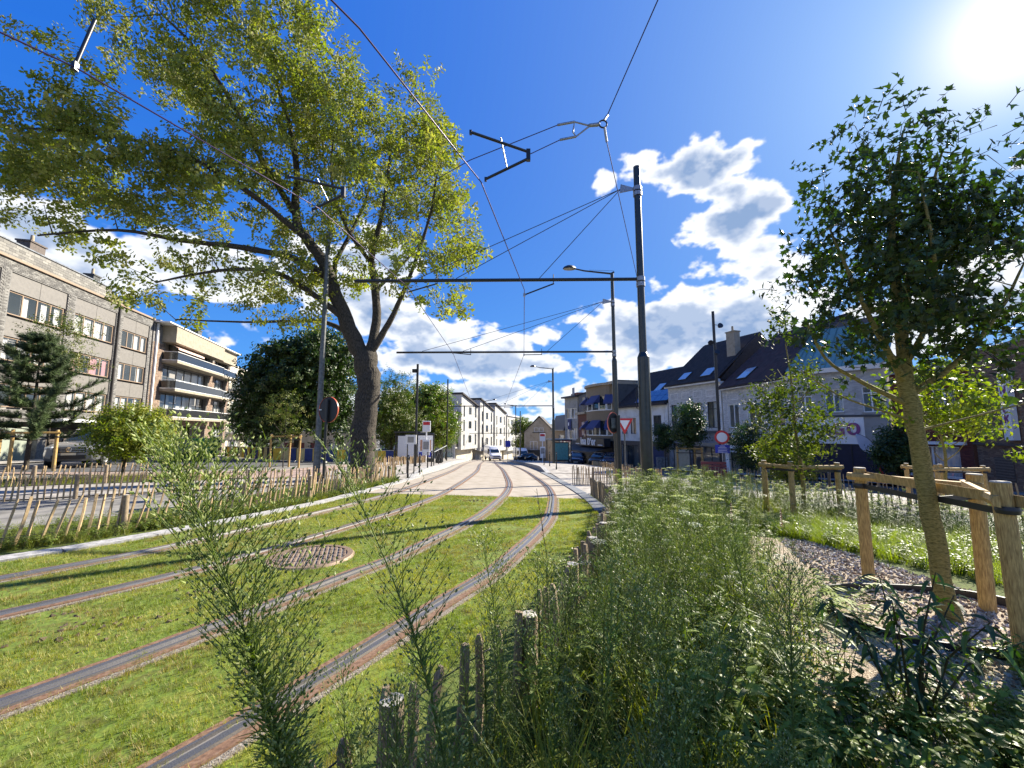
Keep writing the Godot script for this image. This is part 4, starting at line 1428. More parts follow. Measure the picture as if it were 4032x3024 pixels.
	for k in 12:
		var o := Vector3(w * 0.44, 10.6, 0)
		var a: Vector3 = arc[k] * Vector3(1, 0, 1.35) + Vector3(0, 10.6, 0.02)
		var c: Vector3 = arc[k + 1] * Vector3(1, 0, 1.35) + Vector3(0, 10.6, 0.02)
		cap.quad(a, c, c + Vector3(0, 0.3, 0), a + Vector3(0, 0.3, 0))
		cap.tri(a + Vector3(0, 0.3, 0), c + Vector3(0, 0.3, 0), o + Vector3(0, 0.3, 0))
		cap.tri(a, o, c)
	part("bow_cornice", cap, M.plaster_beige, t)
	part("cornice", _span(Vector3(w * 0.8, 10.6, -8), Vector3(w + 0.1, 10.95, 0.5)), M.plaster_beige, t)
	for fl in 2:
		var y := 4.2 + fl * 3.2
		var k := 0
		while k < 12:
			var a: Vector3 = arc[k]
			var c: Vector3 = arc[k + 2]
			var run := c - a
			var bas := Basis(run.normalized(), Vector3.UP, run.normalized().cross(Vector3.UP))
			var f := MB.new()
			f.span(Vector3(0, 0, -0.05), Vector3(0.12, 1.9, 0.05))
			f.span(Vector3(run.length() - 0.12, 0, -0.05), Vector3(run.length(), 1.9, 0.05))
			f.span(Vector3(0.12, 0, -0.05), Vector3(run.length() - 0.12, 0.12, 0.05))
			var win := part("window", f, M.white_frame, t, Transform3D(bas, a + Vector3(0, y, 0)))
			part("pane", _span(Vector3(0.1, 0.1, -0.02), Vector3(run.length() - 0.1, 1.9, 0.0)), M.car_glass, win)
			if k in [2, 6, 10]:
				var aw := MB.new()
				var l := run.length() + 0.3
				aw.quad(Vector3(-0.15, 2.0, 0.05), Vector3(-0.15, 1.0, 1.0), Vector3(l, 1.0, 1.0), Vector3(l, 2.0, 0.05))
				aw.quad(Vector3(-0.15, 1.0, 1.0), Vector3(-0.15, 0.75, 1.0), Vector3(l, 0.75, 1.0), Vector3(l, 1.0, 1.0))
				aw.tri(Vector3(-0.15, 2.0, 0.05), Vector3(-0.15, 1.0, 0.05), Vector3(-0.15, 1.0, 1.0))
				aw.tri(Vector3(l, 2.0, 0.05), Vector3(l, 1.0, 1.0), Vector3(l, 1.0, 0.05))
				part("awning", aw, M.awning_blue, t, Transform3D(bas, a + Vector3(0, y, 0)))
			k += 2
	part("cafe_front", _span(Vector3(-3.0, 0, -1.0), Vector3(w + 0.02, 3.6, 0.6)), M.sign_black, t)
	var fascia := part("fascia", _span(Vector3(0.3, 2.9, 0.9), Vector3(w, 3.9, 1.75)), M.sign_black, t)
	letters(fascia, "ina D'or", 1.2, "sign_white", Vector3(3.5, 3.42, 1.79), 0.4)
	var cav := MB.new()
	cav.quad(Vector3(-4.0, 2.9, 0.6), Vector3(-4.0, 2.3, 3.4), Vector3(w, 2.3, 3.4), Vector3(w, 2.9, 0.6))
	cav.quad(Vector3(-4.0, 2.3, 3.4), Vector3(-4.0, 2.1, 3.4), Vector3(w, 2.1, 3.4), Vector3(w, 2.3, 3.4))
	part("cafe_awning", cav, M.sign_black, t)
	for x in [0.2, w - 1.0]:
		part("strip_lamp_housing", _span(Vector3(x - 0.5, 3.05, 1.8), Vector3(x + 0.7, 3.15, 1.86)), M.sign_white, t)
	part("hanging_banner", _span(Vector3(0.5, 4.2, 1.2), Vector3(1.3, 6.0, 1.24)), M.awning_rose, t)
	# long white house with dark roof
	t = building("white_stucco_house", "white stucco house with arched hoods, dark roof and solar panels behind the poles", 12.9, 50.2, 16.0, 42.4, -2.8)
	var op := [[0.7, 4.0, 1.0, 1.8], [2.3, 4.0, 1.0, 1.8], [6.2, 3.9, 1.2, 2.1], [0.6, 0.3, 3.0, 2.4], [5.2, 0.0, 2.4, 2.7]]
	w = simple_front(t, 7.2, op, "plaster_white")
	part("brown_base", wall_mesh(0, 0, w, 3.2, [op[3], op[4]], 0.03, 0.1), M.brown_tile, t)
	for k in 3:
		window(t, op[k][0], op[k][1], op[k][2], op[k][3], {"frame": "dark_frame", "lights": 2, "sill": "plaster_white", "curtain": 0.2})
	arched_hood(t, 0.7, 5.95, 1.0, "plaster_white")
	arched_hood(t, 2.3, 5.95, 1.0, "plaster_white")
	frame_relief(t, 5.7, 3.6, 2.2, 3.1, "plaster_white")
	window(t, 0.6, 0.3, 3.0, 2.4, {"frame": "dark_frame", "lights": 3})
	part("blue_door", _span(Vector3(5.2, 0, -0.12), Vector3(7.6, 2.7, -0.08)), mat("door_blue", lin(0.02, 0.035, 0.10), 0.5), t)
	part("gutter", _span(Vector3(-0.1, 7.05, 0.1), Vector3(w + 0.02, 7.3, 0.42)), M.roof_dark, t)
	pitched_roof(t, w, 7.3, 4.4, 5.0, [[0.04, 0.032, 0.034], [0.05, 0.036, 0.034]], [[5.2, 2.9, 1.0, 1.5]])
	var sp := Transform3D(Basis(Vector3.RIGHT, Vector3(0, 5.25, 4.5).normalized(), Vector3(0, -4.5, 5.25).normalized()), Vector3(5.4, 7.35, 0.05))
	for k in 5:
		for r in 2:
			part("solar_panel", _span(Vector3(-2.2 + k * 1.06, 0.12, -2.1 + r * 1.02), Vector3(-1.18 + k * 1.06, 0.16, -1.12 + r * 1.02)), M.solar, t, sp)
	# white painted brick house over the grey shop
	t = building("white_brick_house", "white painted brick house with grey shop front and two skylights", 16.05, 42.2, 18.3, 36.0, -2.35)
	op = [[0.35, 4.2, 0.8, 2.3], [1.75, 4.2, 1.0, 2.3], [3.3, 4.2, 1.05, 2.35], [5.0, 4.2, 1.05, 2.35]]
	w = t.get_meta("wide")
	part("wall", wall_mesh(0, 3.7, w, 4.6, op), M.plaster_white, t)
	part("shell", shell(w, 8.3, 9.0), M.plaster_white, t)
	bricks(t, 0, 3.75, w, 4.5, op, [[0.74, 0.73, 0.70], [0.70, 0.69, 0.66], [0.77, 0.76, 0.74]], 0.0)
	for q in op:
		window(t, q[0], q[1], q[2], q[3], {"frame": "dark_frame", "lights": 2, "transom": 0.72, "curtain": 0.2})
	for k in 4:
		frame_relief(t, 0.3 + k * 1.55, 7.0, 1.1, 0.65, "plaster_white")
	for q in op:
		for s in [-0.1, q[2] - 0.02]:
			for r in 3:
				part("stone_block", _span(Vector3(q[0] + s, q[1] + 0.5 + r * 0.8, 0.014), Vector3(q[0] + s + 0.12, q[1] + 0.66 + r * 0.8, 0.035)), M.plaster_grey, t)
	part("cornice", _span(Vector3(-0.1, 8.2, 0.012), Vector3(w + 0.05, 8.5, 0.4)), M.plaster_white, t)
	part("string_course", _span(Vector3(-0.02, 3.72, 0.012), Vector3(w, 3.95, 0.22)), M.dark_plaster, t)
	var so := [[0.5, 0.0, 2.1, 2.7], [2.9, 0.2, 3.4, 2.3]]
	part("shop_wall", wall_mesh(0, 0, w, 3.71, so, 0.08, 0.2), M.shop_grey, t)
	part("shutter_door", _span(Vector3(0.55, 0, -0.06), Vector3(2.55, 2.15, -0.02)), mat("cream_door", lin(0.55, 0.50, 0.37), 0.6, {"tex": "stain", "size": 2.0}), t)
	window(t, 0.5, 2.2, 2.1, 0.5, {"frame": "dark_frame", "lights": 1})
	window(t, 2.9, 0.2, 3.4, 2.3, {"frame": "dark_frame", "lights": 3, "transom": 0.7})
	part("shop_beam", _span(Vector3(2.8, 2.55, 0.085), Vector3(w, 2.85, 0.2)), M.band_concrete, t)
	part("sign_box", _span(Vector3(2.0, 2.95, 0.09), Vector3(3.9, 3.5, 0.3)), M.sign_black, t)
	pitched_roof(t, w, 8.55, 4.6, 5.2, [[0.04, 0.034, 0.034], [0.035, 0.03, 0.032]], [[2.0, 1.2, 1.0, 1.1], [4.9, 1.3, 1.1, 1.2]], 0.45)
	chimney(t, Vector3(5.9, 11.6, -2.6), Vector3(0.9, 2.8, 0.7), "band_concrete")
	# lower white house with the lebanese shop
	t = building("delicatessen_house", "white painted house with a black signboard over the delicatessen", 18.35, 35.8, 19.1, 28.4, -2.15)
	op = [[0.7, 4.0, 1.35, 1.95], [3.2, 4.0, 1.45, 1.95], [5.6, 4.0, 1.4, 1.95]]
	w = t.get_meta("wide")
	part("wall", wall_mesh(0, 2.9, w, 4.4, op), M.plaster_white, t)
	part("shell", shell(w, 7.3, 9.0), M.plaster_white, t)
	bricks(t, 0, 3.6, w, 3.6, op, [[0.74, 0.73, 0.70], [0.71, 0.70, 0.67], [0.78, 0.77, 0.75]], 0.0)
	for q in op:
		window(t, q[0], q[1], q[2], q[3], {"frame": "white_frame", "lights": 2, "sill": "plaster_grey"})
		frame_relief(t, q[0] - 0.1, 6.3, q[2] + 0.2, 0.65, "plaster_white")
	part("cornice", _span(Vector3(-0.02, 7.2, 0.012), Vector3(w + 0.1, 7.48, 0.4)), M.plaster_white, t)
	part("shop_back", _span(Vector3(0, 0, -4.6), Vector3(w, 2.9, -4.5)), M.room_wall, t)
	part("shop_post", _span(Vector3(0.0, 0, -0.1), Vector3(0.5, 2.9, 0.05)), M.white_paint, t)
	part("shop_post", _span(Vector3(4.2, 0, -0.1), Vector3(5.4, 2.9, 0.05)), M.white_paint, t)
	window(t, 0.5, 0.0, 3.7, 2.3, {"frame": "dark_frame", "lights": 3, "z": -0.2})
	window(t, 5.4, 0.0, w - 5.6, 2.3, {"frame": "dark_frame", "lights": 2, "z": -0.2})
	part("awning_case", _span(Vector3(0.1, 2.3, 0.02), Vector3(w, 2.55, 0.35)), M.white_paint, t)
	part("awning_bar", _span(Vector3(0.1, 2.0, 0.3), Vector3(w, 2.12, 0.5)), M.white_paint, t)
	var board := part("signboard", _span(Vector3(0.15, 2.7, 0.05), Vector3(6.6, 3.55, 0.2)), M.sign_black, t)
	letters(board, "DELICES DU LIBAN", 0.56, "sign_white", Vector3(3.75, 3.18, 0.22), 0.8)
	part("rule", _span(Vector3(1.3, 2.84, 0.2), Vector3(4.5, 2.88, 0.215)), M.sign_white, board)
	part("rule", _span(Vector3(4.6, 2.82, 0.2), Vector3(6.2, 2.88, 0.215)), M.sign_white, board)
	var em := MB.new()
	em.slab(oval(0.2, 0.27, 24), 0.0, 0.02)
	var emb := part("emblem", em, M.sign_white, board, Transform3D(Basis.IDENTITY, Vector3(0.72, 3.14, 0.2)))
	var ced := MB.new()
	ced.slab(PackedVector2Array([Vector2(-0.02, -0.19), Vector2(0.02, -0.19), Vector2(0.02, -0.12), Vector2(0.13, -0.1), Vector2(0.06, -0.02), Vector2(0.1, 0.0), Vector2(0.04, 0.08), Vector2(0.06, 0.1), Vector2(0.0, 0.2), Vector2(-0.06, 0.1), Vector2(-0.04, 0.08), Vector2(-0.1, 0.0), Vector2(-0.06, -0.02), Vector2(-0.13, -0.1), Vector2(-0.02, -0.12)]), 0.02, 0.03)
	part("cedar_mark", ced, mat("cedar_green", lin(0.02, 0.16, 0.09), 0.6), emb)
	pitched_roof(t, w, 7.5, 4.7, 5.2, [[0.075, 0.036, 0.036], [0.055, 0.03, 0.032], [0.065, 0.04, 0.04]], [[2.4, 1.5, 1.1, 1.3]], 0.45)
	# pale brick house with green standing-seam mansard
	t = building("green_roof_house", "pale brick corner house with a green ribbed metal roof and navy shop front", 19.25, 28.3, 22.45, 24.5, -1.75)
	w = t.get_meta("wide")
	op = [[0.35, 4.55, 0.8, 1.5], [1.85, 4.55, 0.95, 1.5], [3.75, 4.5, 0.88, 1.6]]
	mat("pale_mortar", lin(0.42, 0.43, 0.44), 0.95)
	part("wall", wall_mesh(0, 0, w, 7.3, op), M.pale_mortar, t)
	part("shell", shell(w, 7.3, 9.0), M.pale_mortar, t)
	bricks(t, 0, 4.36, w, 2.9, op, [[0.62, 0.63, 0.64], [0.68, 0.69, 0.70], [0.56, 0.57, 0.59], [0.64, 0.65, 0.64]], 0.012, 0.2, 0.066)
	for q in op:
		window(t, q[0], q[1], q[2], q[3], {"frame": "white_frame", "lights": 2, "transom": 0.74, "sill": "plaster_grey", "curtain": 0.3})
	part("cornice", _span(Vector3(-0.1, 7.12, 0.03), Vector3(w + 0.12, 7.42, 0.35)), M.plaster_white, t)
	part("string_course", _span(Vector3(0, 4.22, 0.0), Vector3(w + 0.03, 4.36, 0.2)), M.dark_plaster, t)
	var wf := part("shop_fascia", _span(Vector3(0, 2.55, 0.02), Vector3(3.75, 4.22, 0.16)), M.white_paint, t)
	part("shop_fascia", _span(Vector3(3.76, 2.55, 0.02), Vector3(w, 4.22, 0.15)), M.plaster_grey, t)
	letters(wf, "&", 1.15, "letter_blue", Vector3(1.85, 3.32, 0.2), 0.0, 0.1, "Droid Serif")
	letters(wf, "GO", 1.0, "letter_purple", Vector3(2.85, 3.45, 0.2), 0.4, 0.1)
	part("navy_front", _span(Vector3(0, 0, 0.02), Vector3(w, 2.55, 0.08)), M.navy, t)
	for k in 4:
		bar(t, "front_rib", "sign_black", Vector3(0.6 + k * 1.2, 0, 0.08), Vector3(0.66 + k * 1.2, 2.5, 0.12))
	# ribs and trays of the roof, each tray a piece
	var run := 3.2
	var rise := 3.2
	var hip := 1.0
	var trays := 12
	var roof := part("roof_frame", _span(Vector3(0.3, 7.4, -7.5), Vector3(w - 0.3, 7.8, -0.8)), M.copper_green, t)
	for k in trays:
		var x0 := (w + 0.3) * k / trays - 0.15
		var x1 := (w + 0.3) * (k + 1) / trays - 0.15
		for lev in 3:
			var f0 := lev / 3.0
			var f1 := (lev + 1) / 3.0
			var tray := MB.new()
			var q := []
			for e in [[x0, f0], [x1, f0], [x1, f1], [x0, f1]]:
				var lo_x := lerpf(-0.15, hip, e[1])
				q.append(Vector3(maxf(e[0] + (0.25 * e[1]), lo_x), 7.42 + rise * e[1] - 0.01 * lev, 0.32 - run * e[1] + 0.012 * (2 - lev)))
			if q[0].distance_to(q[1]) + q[2].distance_to(q[3]) < 0.1: continue
			tray.quad(q[0], q[1], q[2], q[3])
			part("roof_tray", tray, M.copper_green, roof)
		var rib := MB.new()
		rib.rod(Vector3(x0, 7.44, 0.33), Vector3(maxf(x0 + 0.25, hip), 7.44 + rise, 0.33 - run), 0.03, 5)
		part("roof_rib", rib, M.copper_dark if M.has("copper_dark") else mat("copper_dark", lin(0.09, 0.19, 0.19), 0.6), roof)
	var hipm := MB.new()
	hipm.quad(Vector3(-0.15, 7.42, -8.5), Vector3(-0.15, 7.42, 0.32), Vector3(hip, 7.42 + rise, 0.32 - run), Vector3(hip, 7.42 + rise, -6.0))
	part("roof_hip", hipm, M.copper_green, roof)
	part("roof_crown", _span(Vector3(hip, 7.42 + rise, -6.0), Vector3(w + 0.1, 7.8 + rise, 0.2 - run)), M.slate, roof)
	chimney(t, Vector3(0.9, 9.9, -3.0), Vector3(0.35, 0.9, 0.35), "dark_plaster")
	# red brick house
	t = building("red_brick_house", "red brick house with white window frames behind the staked maple trunk", 22.5, 24.4, 23.3, 21.05, -1.5)
	op = [[0.5, 0.7, 2.4, 1.6], [0.5, 3.9, 0.95, 1.5], [2.0, 3.9, 0.95, 1.5]]
	w = simple_front(t, 6.6, op, "red_brick_wall")
	bricks(t, 0, 0, w, 6.5, op, [[0.20, 0.05, 0.04], [0.25, 0.07, 0.05], [0.17, 0.045, 0.04]], 0.012, 0.2, 0.066)
	for q in op:
		window(t, q[0], q[1], q[2], q[3], {"frame": "white_frame", "lights": 2, "sill": "plaster_white", "curtain": 0.6})
	part("lintel", _span(Vector3(0.3, 2.4, 0.03), Vector3(w - 0.2, 2.56, 0.2)), M.white_paint, t)
	part("cornice", _span(Vector3(0, 6.4, 0.03), Vector3(w, 6.7, 0.3)), M.plaster_grey, t)
	# brown brick snack bar
	t = building("snack_bar_building", "brown brick building with a tall white SNACK sign", 23.4, 20.95, 20.9, 13.6, -1.4)
	w = t.get_meta("wide")
	op = [[5.4, 0.0, 1.4, 2.1]]
	mat("brown_mortar", lin(0.19, 0.15, 0.12), 0.95)
	part("wall", wall_mesh(0, 0, w, 6.95, op), M.brown_mortar, t)
	part("shell", shell(w, 6.95, 10.0), M.brown_mortar, t)
	bricks(t, 0, 0, w, 6.9, op, [[0.30, 0.19, 0.125], [0.34, 0.225, 0.15], [0.26, 0.16, 0.11], [0.38, 0.27, 0.19]], 0.012, 0.2, 0.066)
	part("coping", _span(Vector3(-0.05, 6.95, -0.4), Vector3(w + 0.05, 7.06, 0.1)), M.band_concrete, t)
	part("ledge", _span(Vector3(0, 2.35, 0.03), Vector3(w, 2.47, 0.16)), M.brown_tile, t)
	part("door", _span(Vector3(5.4, 0, -0.14), Vector3(6.8, 2.1, -0.1)), M.sign_black, t)
	var snack := part("sign_box", _span(Vector3(2.3, 2.62, 0.06), Vector3(2.78, 5.6, 0.3)), M.sign_white, t)
	for k in 5:
		letters(snack, "SNACK"[k], 0.5, "letter_purple", Vector3(2.54, 5.32 - k * 0.44, 0.305), 0.4, 0.02, "Droid Sans", "letter")
	var vent := part("vent_grille", _span(Vector3(1.1, 0.6, 0.02), Vector3(2.2, 1.8, 0.04)), M.brown_tile, t)
	for k in 9:
		bar(vent, "grille_slat", "brown_mortar", Vector3(1.12, 0.66 + k * 0.13, 0.04), Vector3(2.18, 0.71 + k * 0.13, 0.07))

func oval(a: float, b: float, n: int) -> PackedVector2Array:
	var p := PackedVector2Array()
	for k in n:
		p.append(Vector2(cos(TAU * k / n) * a, sin(TAU * k / n) * b))
	return p

# ====================================================================== overhead line
func pole_shape(h: float, r0: float, r1: float, collar: float) -> MB:
	var b := MB.new()
	b.lathe([[r0 * 1.05, 0.0], [r0, 0.05], [r0, collar], [r1 * 1.12, collar + 0.12], [r1, collar + 0.14], [r1 * 0.92, h - 0.5], [r1 * 0.92, h], [0.0, h]], 20)
	return b

func clamp_ring(t: Node, y: float, r: float) -> void:
	var b := MB.new()
	b.lathe([[r, y - 0.06], [r + 0.02, y - 0.06], [r + 0.02, y + 0.06], [r, y + 0.06]], 16)
	part("clamp", b, M.galvanised, t)

func wire(called: String, label: String, pts: Array, r := 0.012, m := "wire_dark", cat := "cable", group := "") -> void:
	var b := MB.new()
	var rad := []
	for p in pts: rad.append(r)
	b.tube(pts, rad, 5)
	tag(part(called, b, M[m]), label, cat, group)

func steady_arm(label: String, a: Vector3, b: Vector3) -> void:
	# curved pull-off between beam and contact wire
	var t := thing("steady_arm", label, "line fitting", a, 0.0, "steady arms holding the contact wires")
	var d := b - a
	var s := MB.new()
	s.rod(Vector3.ZERO, d, 0.022, 6)
	part("arm", s, M.black_paint, t)
	var e := MB.new()
	e.rod(d * 0.02 + Vector3(0, 0.28, 0), d * 0.02, 0.014, 5)
	part("hanger", e, M.black_paint, t)
	var c := MB.new()
	c.box(d, Vector3(0.06, 0.09, 0.06))
	part("wire_clip", c, M.galvanised, t)

func tram_pole(label: String, x: float, d: float, h: float, r0: float, r1: float, collar: float, beam_y: float, beam_x0: float, stay_y: float, stays: Array, lamp_y := -1.0) -> void:
	var y0 := ground_height(x, d)
	var t := thing("tram_pole", label, "pole", Vector3(x, y0, -d), 0.0, "dark green poles of the overhead line")
	part("shaft", pole_shape(h, r0, r1, collar), M.green_black, t)
	for q in [beam_y, stay_y]:
		clamp_ring(t, q - y0, r1)
		clamp_ring(t, q - y0 - 0.16, r1)
	var long := x - beam_x0
	var b := MB.new()
	b.rod(Vector3(-r1, beam_y - y0, 0), Vector3(-long, beam_y - y0 - 0.06 + (0.0 if long < 9 else 0.02), 0), 0.05, 8)
	part("beam", b, M.black_paint, t)
	var plate := MB.new()
	plate.slab(PackedVector2Array([Vector2(-0.42, -0.12), Vector2(0, -0.03), Vector2(0, 0.03), Vector2(-0.38, 0.14)]), -0.02, 0.02, Transform3D(Basis.IDENTITY, Vector3(-r1, stay_y - y0, 0)))
	part("stay_plate", plate, M.galvanised, t)
	for q in stays:
		var s := MB.new()
		s.rod(Vector3(-r1 - 0.38, stay_y - y0, 0), Vector3(q - x, beam_y - y0 + 0.02, 0), 0.011, 5)
		part("stay_wire", s, M.wire_dark, t)
	var hd := MB.new()
	hd.tube([Vector3(-r0 - 0.01, 2.6, 0.02), Vector3(-r0 - 0.07, 2.62, 0.02), Vector3(-r0 - 0.07, 3.2, 0.02), Vector3(-r0 - 0.01, 3.22, 0.02)], [0.012, 0.012, 0.012, 0.012], 5)
	part("cable_loop", hd, M.black_paint, t)
	if lamp_y > 0.0:
		street_lamp_head(t, Vector3(-0.02, h - 0.05, 0), -1.0, 1.75)

func street_lamp_head(t: Node, p: Vector3, dir: float, long: float) -> void:
	var a := MB.new()
	a.tube([p + Vector3(-0.12 * dir, 0.1, 0), p + Vector3(0.05 * dir, 0.02, 0), p + Vector3(long * 0.75 * dir, 0.16, 0), p + Vector3(long * dir, 0.26, 0)], [0.045, 0.045, 0.038, 0.032], 8)
	part("lamp_arm", a, M.black_paint, t)
	var s := MB.new()
	s.rod(p + Vector3(-0.12 * dir, 0.16, 0), p + Vector3(long * 0.6 * dir, 0.2, 0), 0.008, 4)
	part("lamp_stay", s, M.black_paint, t)
	var h := MB.new()
	h.lathe([[0.0, 0.16], [0.10, 0.15], [0.20, 0.08], [0.24, 0.0], [0.22, -0.03]], 18, Transform3D(Basis.from_scale(Vector3(1.35, 1, 0.85)), p + Vector3((long + 0.26) * dir, 0.27, 0)))
	part("lamp_housing", h, M.black_paint, t)
	var g := MB.new()
	g.lathe([[0.22, -0.03], [0.0, -0.05]], 18, Transform3D(Basis.from_scale(Vector3(1.35, 1, 0.85)), p + Vector3((long + 0.26) * dir, 0.27, 0)))
	part("lamp_lens", g, M.plaster_grey, t)

func wire_height(x: float, d: float) -> float:
	return ground_height(x, maxf(d, 2.0)) + 6.02

func build_overhead_line() -> void:
	tram_pole("tall dark green tram pole nearest the camera, rising from the wild flowers", 3.68, 11.4, 9.75, 0.165, 0.105, 4.05, 5.98, -4.5, 8.72, [0.78, -1.6, -2.7])
	tram_pole("dark tram pole with a street lamp behind the nearest pole", 4.78, 19.0, 9.85, 0.12, 0.085, 5.6, 5.32, -5.4, 7.73, [1.65, -2.3, -4.2], 1.0)
	tram_pole("dark tram pole with a street lamp on the right platform", 4.2, 42.0, 9.9, 0.14, 0.10, 4.6, 4.1, -6.5, 6.6, [1.2, -1.5, -4.2], 1.0)
	tram_pole("farthest tram pole down the hill before the white flats", 1.6, 80.0, 9.6, 0.13, 0.1, 4.5, 1.0, -8.5, 3.4, [-1, -4, -6])
	# contact wires above the two tracks
	var k := 0
	for track in [TR, TL]:
		var pts := []
		for d in [-1.5, 1.5, 4.5 if k == 1 else 4.0, 7.6 if k == 1 else 6.7, 11.4, 19.0, 42.0, 80.0, 110.0]:
			var x := line_at(track, d)
			pts.append(V(x, wire_height(x, d) - 0.25 * clampf((d - 9.0) / 6.0, 0, 1), d))
		wire("contact_wire", ["copper contact wire over the right tram track", "copper contact wire over the left tram track"][k], pts, 0.011, "wire_violet", "cable", "contact wires over the tracks")
		k += 1
	# span with the pull-off frame nearest the camera
	var ring := V(1.6, 7.04, 6.7)
	var rg := thing("span_ring", "steel ring joining the span cables high over the near track", "line fitting", ring)
	var rb := MB.new()
	var loop := []
	var lr := []
	for q in 17:
		loop.append(Vector3(cos(TAU * q / 16.0) * 0.07, sin(TAU * q / 16.0) * 0.07, 0))
		lr.append(0.014)
	rb.tube(loop, lr, 6)
	part("ring", rb, M.black_paint, rg)
	var yoke := MB.new()
	yoke.tube([Vector3(-0.08, -0.01, 0), Vector3(-0.25, -0.03, 0)], [0.035, 0.03], 6)
	yoke.tube([Vector3(-0.25, -0.03, 0), Vector3(-0.5, 0.04, 0), Vector3(-0.53, -0.15, 0), Vector3(-0.48, -0.24, 0), Vector3(-0.25, -0.05, 0)], [0.016, 0.016, 0.016, 0.016, 0.016], 6)
	part("yoke", yoke, M.galvanised, rg)
	for q in [[Vector3(0.03, 0.1, -0.03), Vector3(0.13, 0.33, -0.2)], [Vector3(0.02, -0.08, 0.02), Vector3(0.07, -0.3, -0.05)], [Vector3(-0.5, 0.04, 0), Vector3(-0.8, -0.02, 0)], [Vector3(-0.48, -0.24, 0), Vector3(-0.76, -0.3, 0)]]:
		var tb := MB.new()
		tb.rod(q[0], q[1], 0.022, 6)
		part("turnbuckle", tb, M.galvanised, rg)
	var pole_at := V(3.58, 6.05, 11.4)
	wire("span_cable", "span cable from the ring to the nearest tram pole", [ring + Vector3(0.07, -0.3, -0.05), pole_at], 0.008, "wire_violet", "cable", "span cables from the ring")
	var away := V(1.98, 7.51, 5.0)
	wire("span_cable", "span cable rising from the ring to the top of the picture", [ring + Vector3(0.13, 0.33, -0.2), away + (away - ring) * 1.6], 0.009, "wire_violet", "cable", "span cables from the ring")
	var left_anchor := V(-7.75, 9.3, 15.9)
	wire("span_cable", "upper span cable from the ring to the left lamp pole", [ring + Vector3(-0.8, -0.02, 0), V(-0.75, 6.5, 6.9), V(-3.2, 6.9, 9.4), left_anchor], 0.008, "wire_violet", "cable", "span cables from the ring")
	wire("span_cable", "lower span cable from the ring to the pull-off frame", [ring + Vector3(-0.76, -0.3, 0), V(0.32, 6.42, 6.62)], 0.008, "wire_violet", "cable", "span cables from the ring")
	for q in [[V(0.28, 6.38, 6.6), V(-0.66, 6.42, 6.1), V(-0.46, 6.04, 6.75), "insulated pull-off frame over the near right track"], [V(-3.3, 6.32, 7.6), V(-4.15, 6.38, 7.2), V(-3.95, 6.04, 7.75), "insulated pull-off frame over the left track in front of the maple"]]:
		var t := thing("pull_off_frame", q[3], "line fitting", q[0], 0.0, "pull-off frames of the near span")
		for e in [q[1], q[2]]:
			var s := MB.new()
			s.rod(Vector3(0, 0.06 if e == q[1] else -0.06, 0), e - q[0], 0.024, 7)
			part("insulated_arm", s, M.black_paint, t)
			part("wire_clip", _span(e - q[0] - Vector3(0.02, 0.04, 0.02), e - q[0] + Vector3(0.02, 0.03, 0.02)), M.black_paint, t)
		var hb := MB.new()
		hb.box(Vector3.ZERO, Vector3(0.07, 0.2, 0.07))
		part("hinge", hb, M.black_paint, t)
		var br := MB.new()
		br.rod((q[1] - q[0]) * 0.5 + Vector3(0, 0.12, 0), (q[2] - q[0]) * 0.5, 0.012, 5)
		part("brace", br, M.galvanised, t)
	# a dropper at the upper left
	var dp := thing("wire_dropper", "short dropper rod holding the left contact wire at the upper left", "line fitting", V(-5.25, wire_height(-5.25, 4.5), 4.5))
	var db := MB.new()
	db.rod(Vector3(0, 0.03, 0), Vector3(0.06, 0.75, -0.1), 0.022, 6)
	part("rod", db, M.black_paint, dp)
	part("wire_clip", _span(Vector3(-0.025, -0.03, -0.025), Vector3(0.025, 0.07, 0.025)), M.black_paint, dp)
	# steady arms under the three beams
	for q in [[11.4, 5.95, 0], [19.0, 5.28, 0], [42.0, 4.02, 1]]:
		for tr in [[TR, "right"], [TL, "left"]]:
			var x := line_at(tr[0], q[0])
			steady_arm("steady arm over the %s track at the %s pole" % [tr[1], {11.4: "nearest", 19.0: "second", 42.0: "platform"}[q[0]]], V(x + 0.85, q[1] - 0.1, q[0]), V(x, wire_height(x, q[0]) - 0.25, q[0]))

# ====================================================================== fences of split chestnut pales
func pale_mesh(h: float, s: int) -> ArrayMesh:
	var r := RandomNumberGenerator.new()
	r.seed = s
	var b := MB.new()
	# a split stake: rough three-sided section, slightly crooked, cut to a point or flat
	var lv := [0.0, 0.33, 0.66, 0.93, 1.0]
	var rings := []
	var bend := Vector3(r.randf_range(-0.02, 0.02), 0, r.randf_range(-0.02, 0.02))
	var n := 5
	var sect := []
	for k in n:
		var a := TAU * k / n + r.randf_range(-0.25, 0.25)
		sect.append(Vector3(cos(a) * r.randf_range(0.016, 0.027), 0, sin(a) * r.randf_range(0.013, 0.02)))
	for f in lv:
		var row := []
		var sc: float = 1.0 if f < 0.95 else r.randf_range(0.35, 0.95)
		for k in n:
			row.append(sect[k] * sc + Vector3(0, f * h, 0) + bend * sin(f * PI) * (1.0 if f < 1 else 0.0))
		rings.append(row)
	for i in lv.size() - 1:
		for k in n:
			var j := (k + 1) % n
			b.quad(rings[i][j], rings[i][k], rings[i + 1][k], rings[i + 1][j])
	for k in range(1, n - 1):
		b.tri(rings[lv.size() - 1][0], rings[lv.size() - 1][k + 1], rings[lv.size() - 1][k])
	return b.mesh()

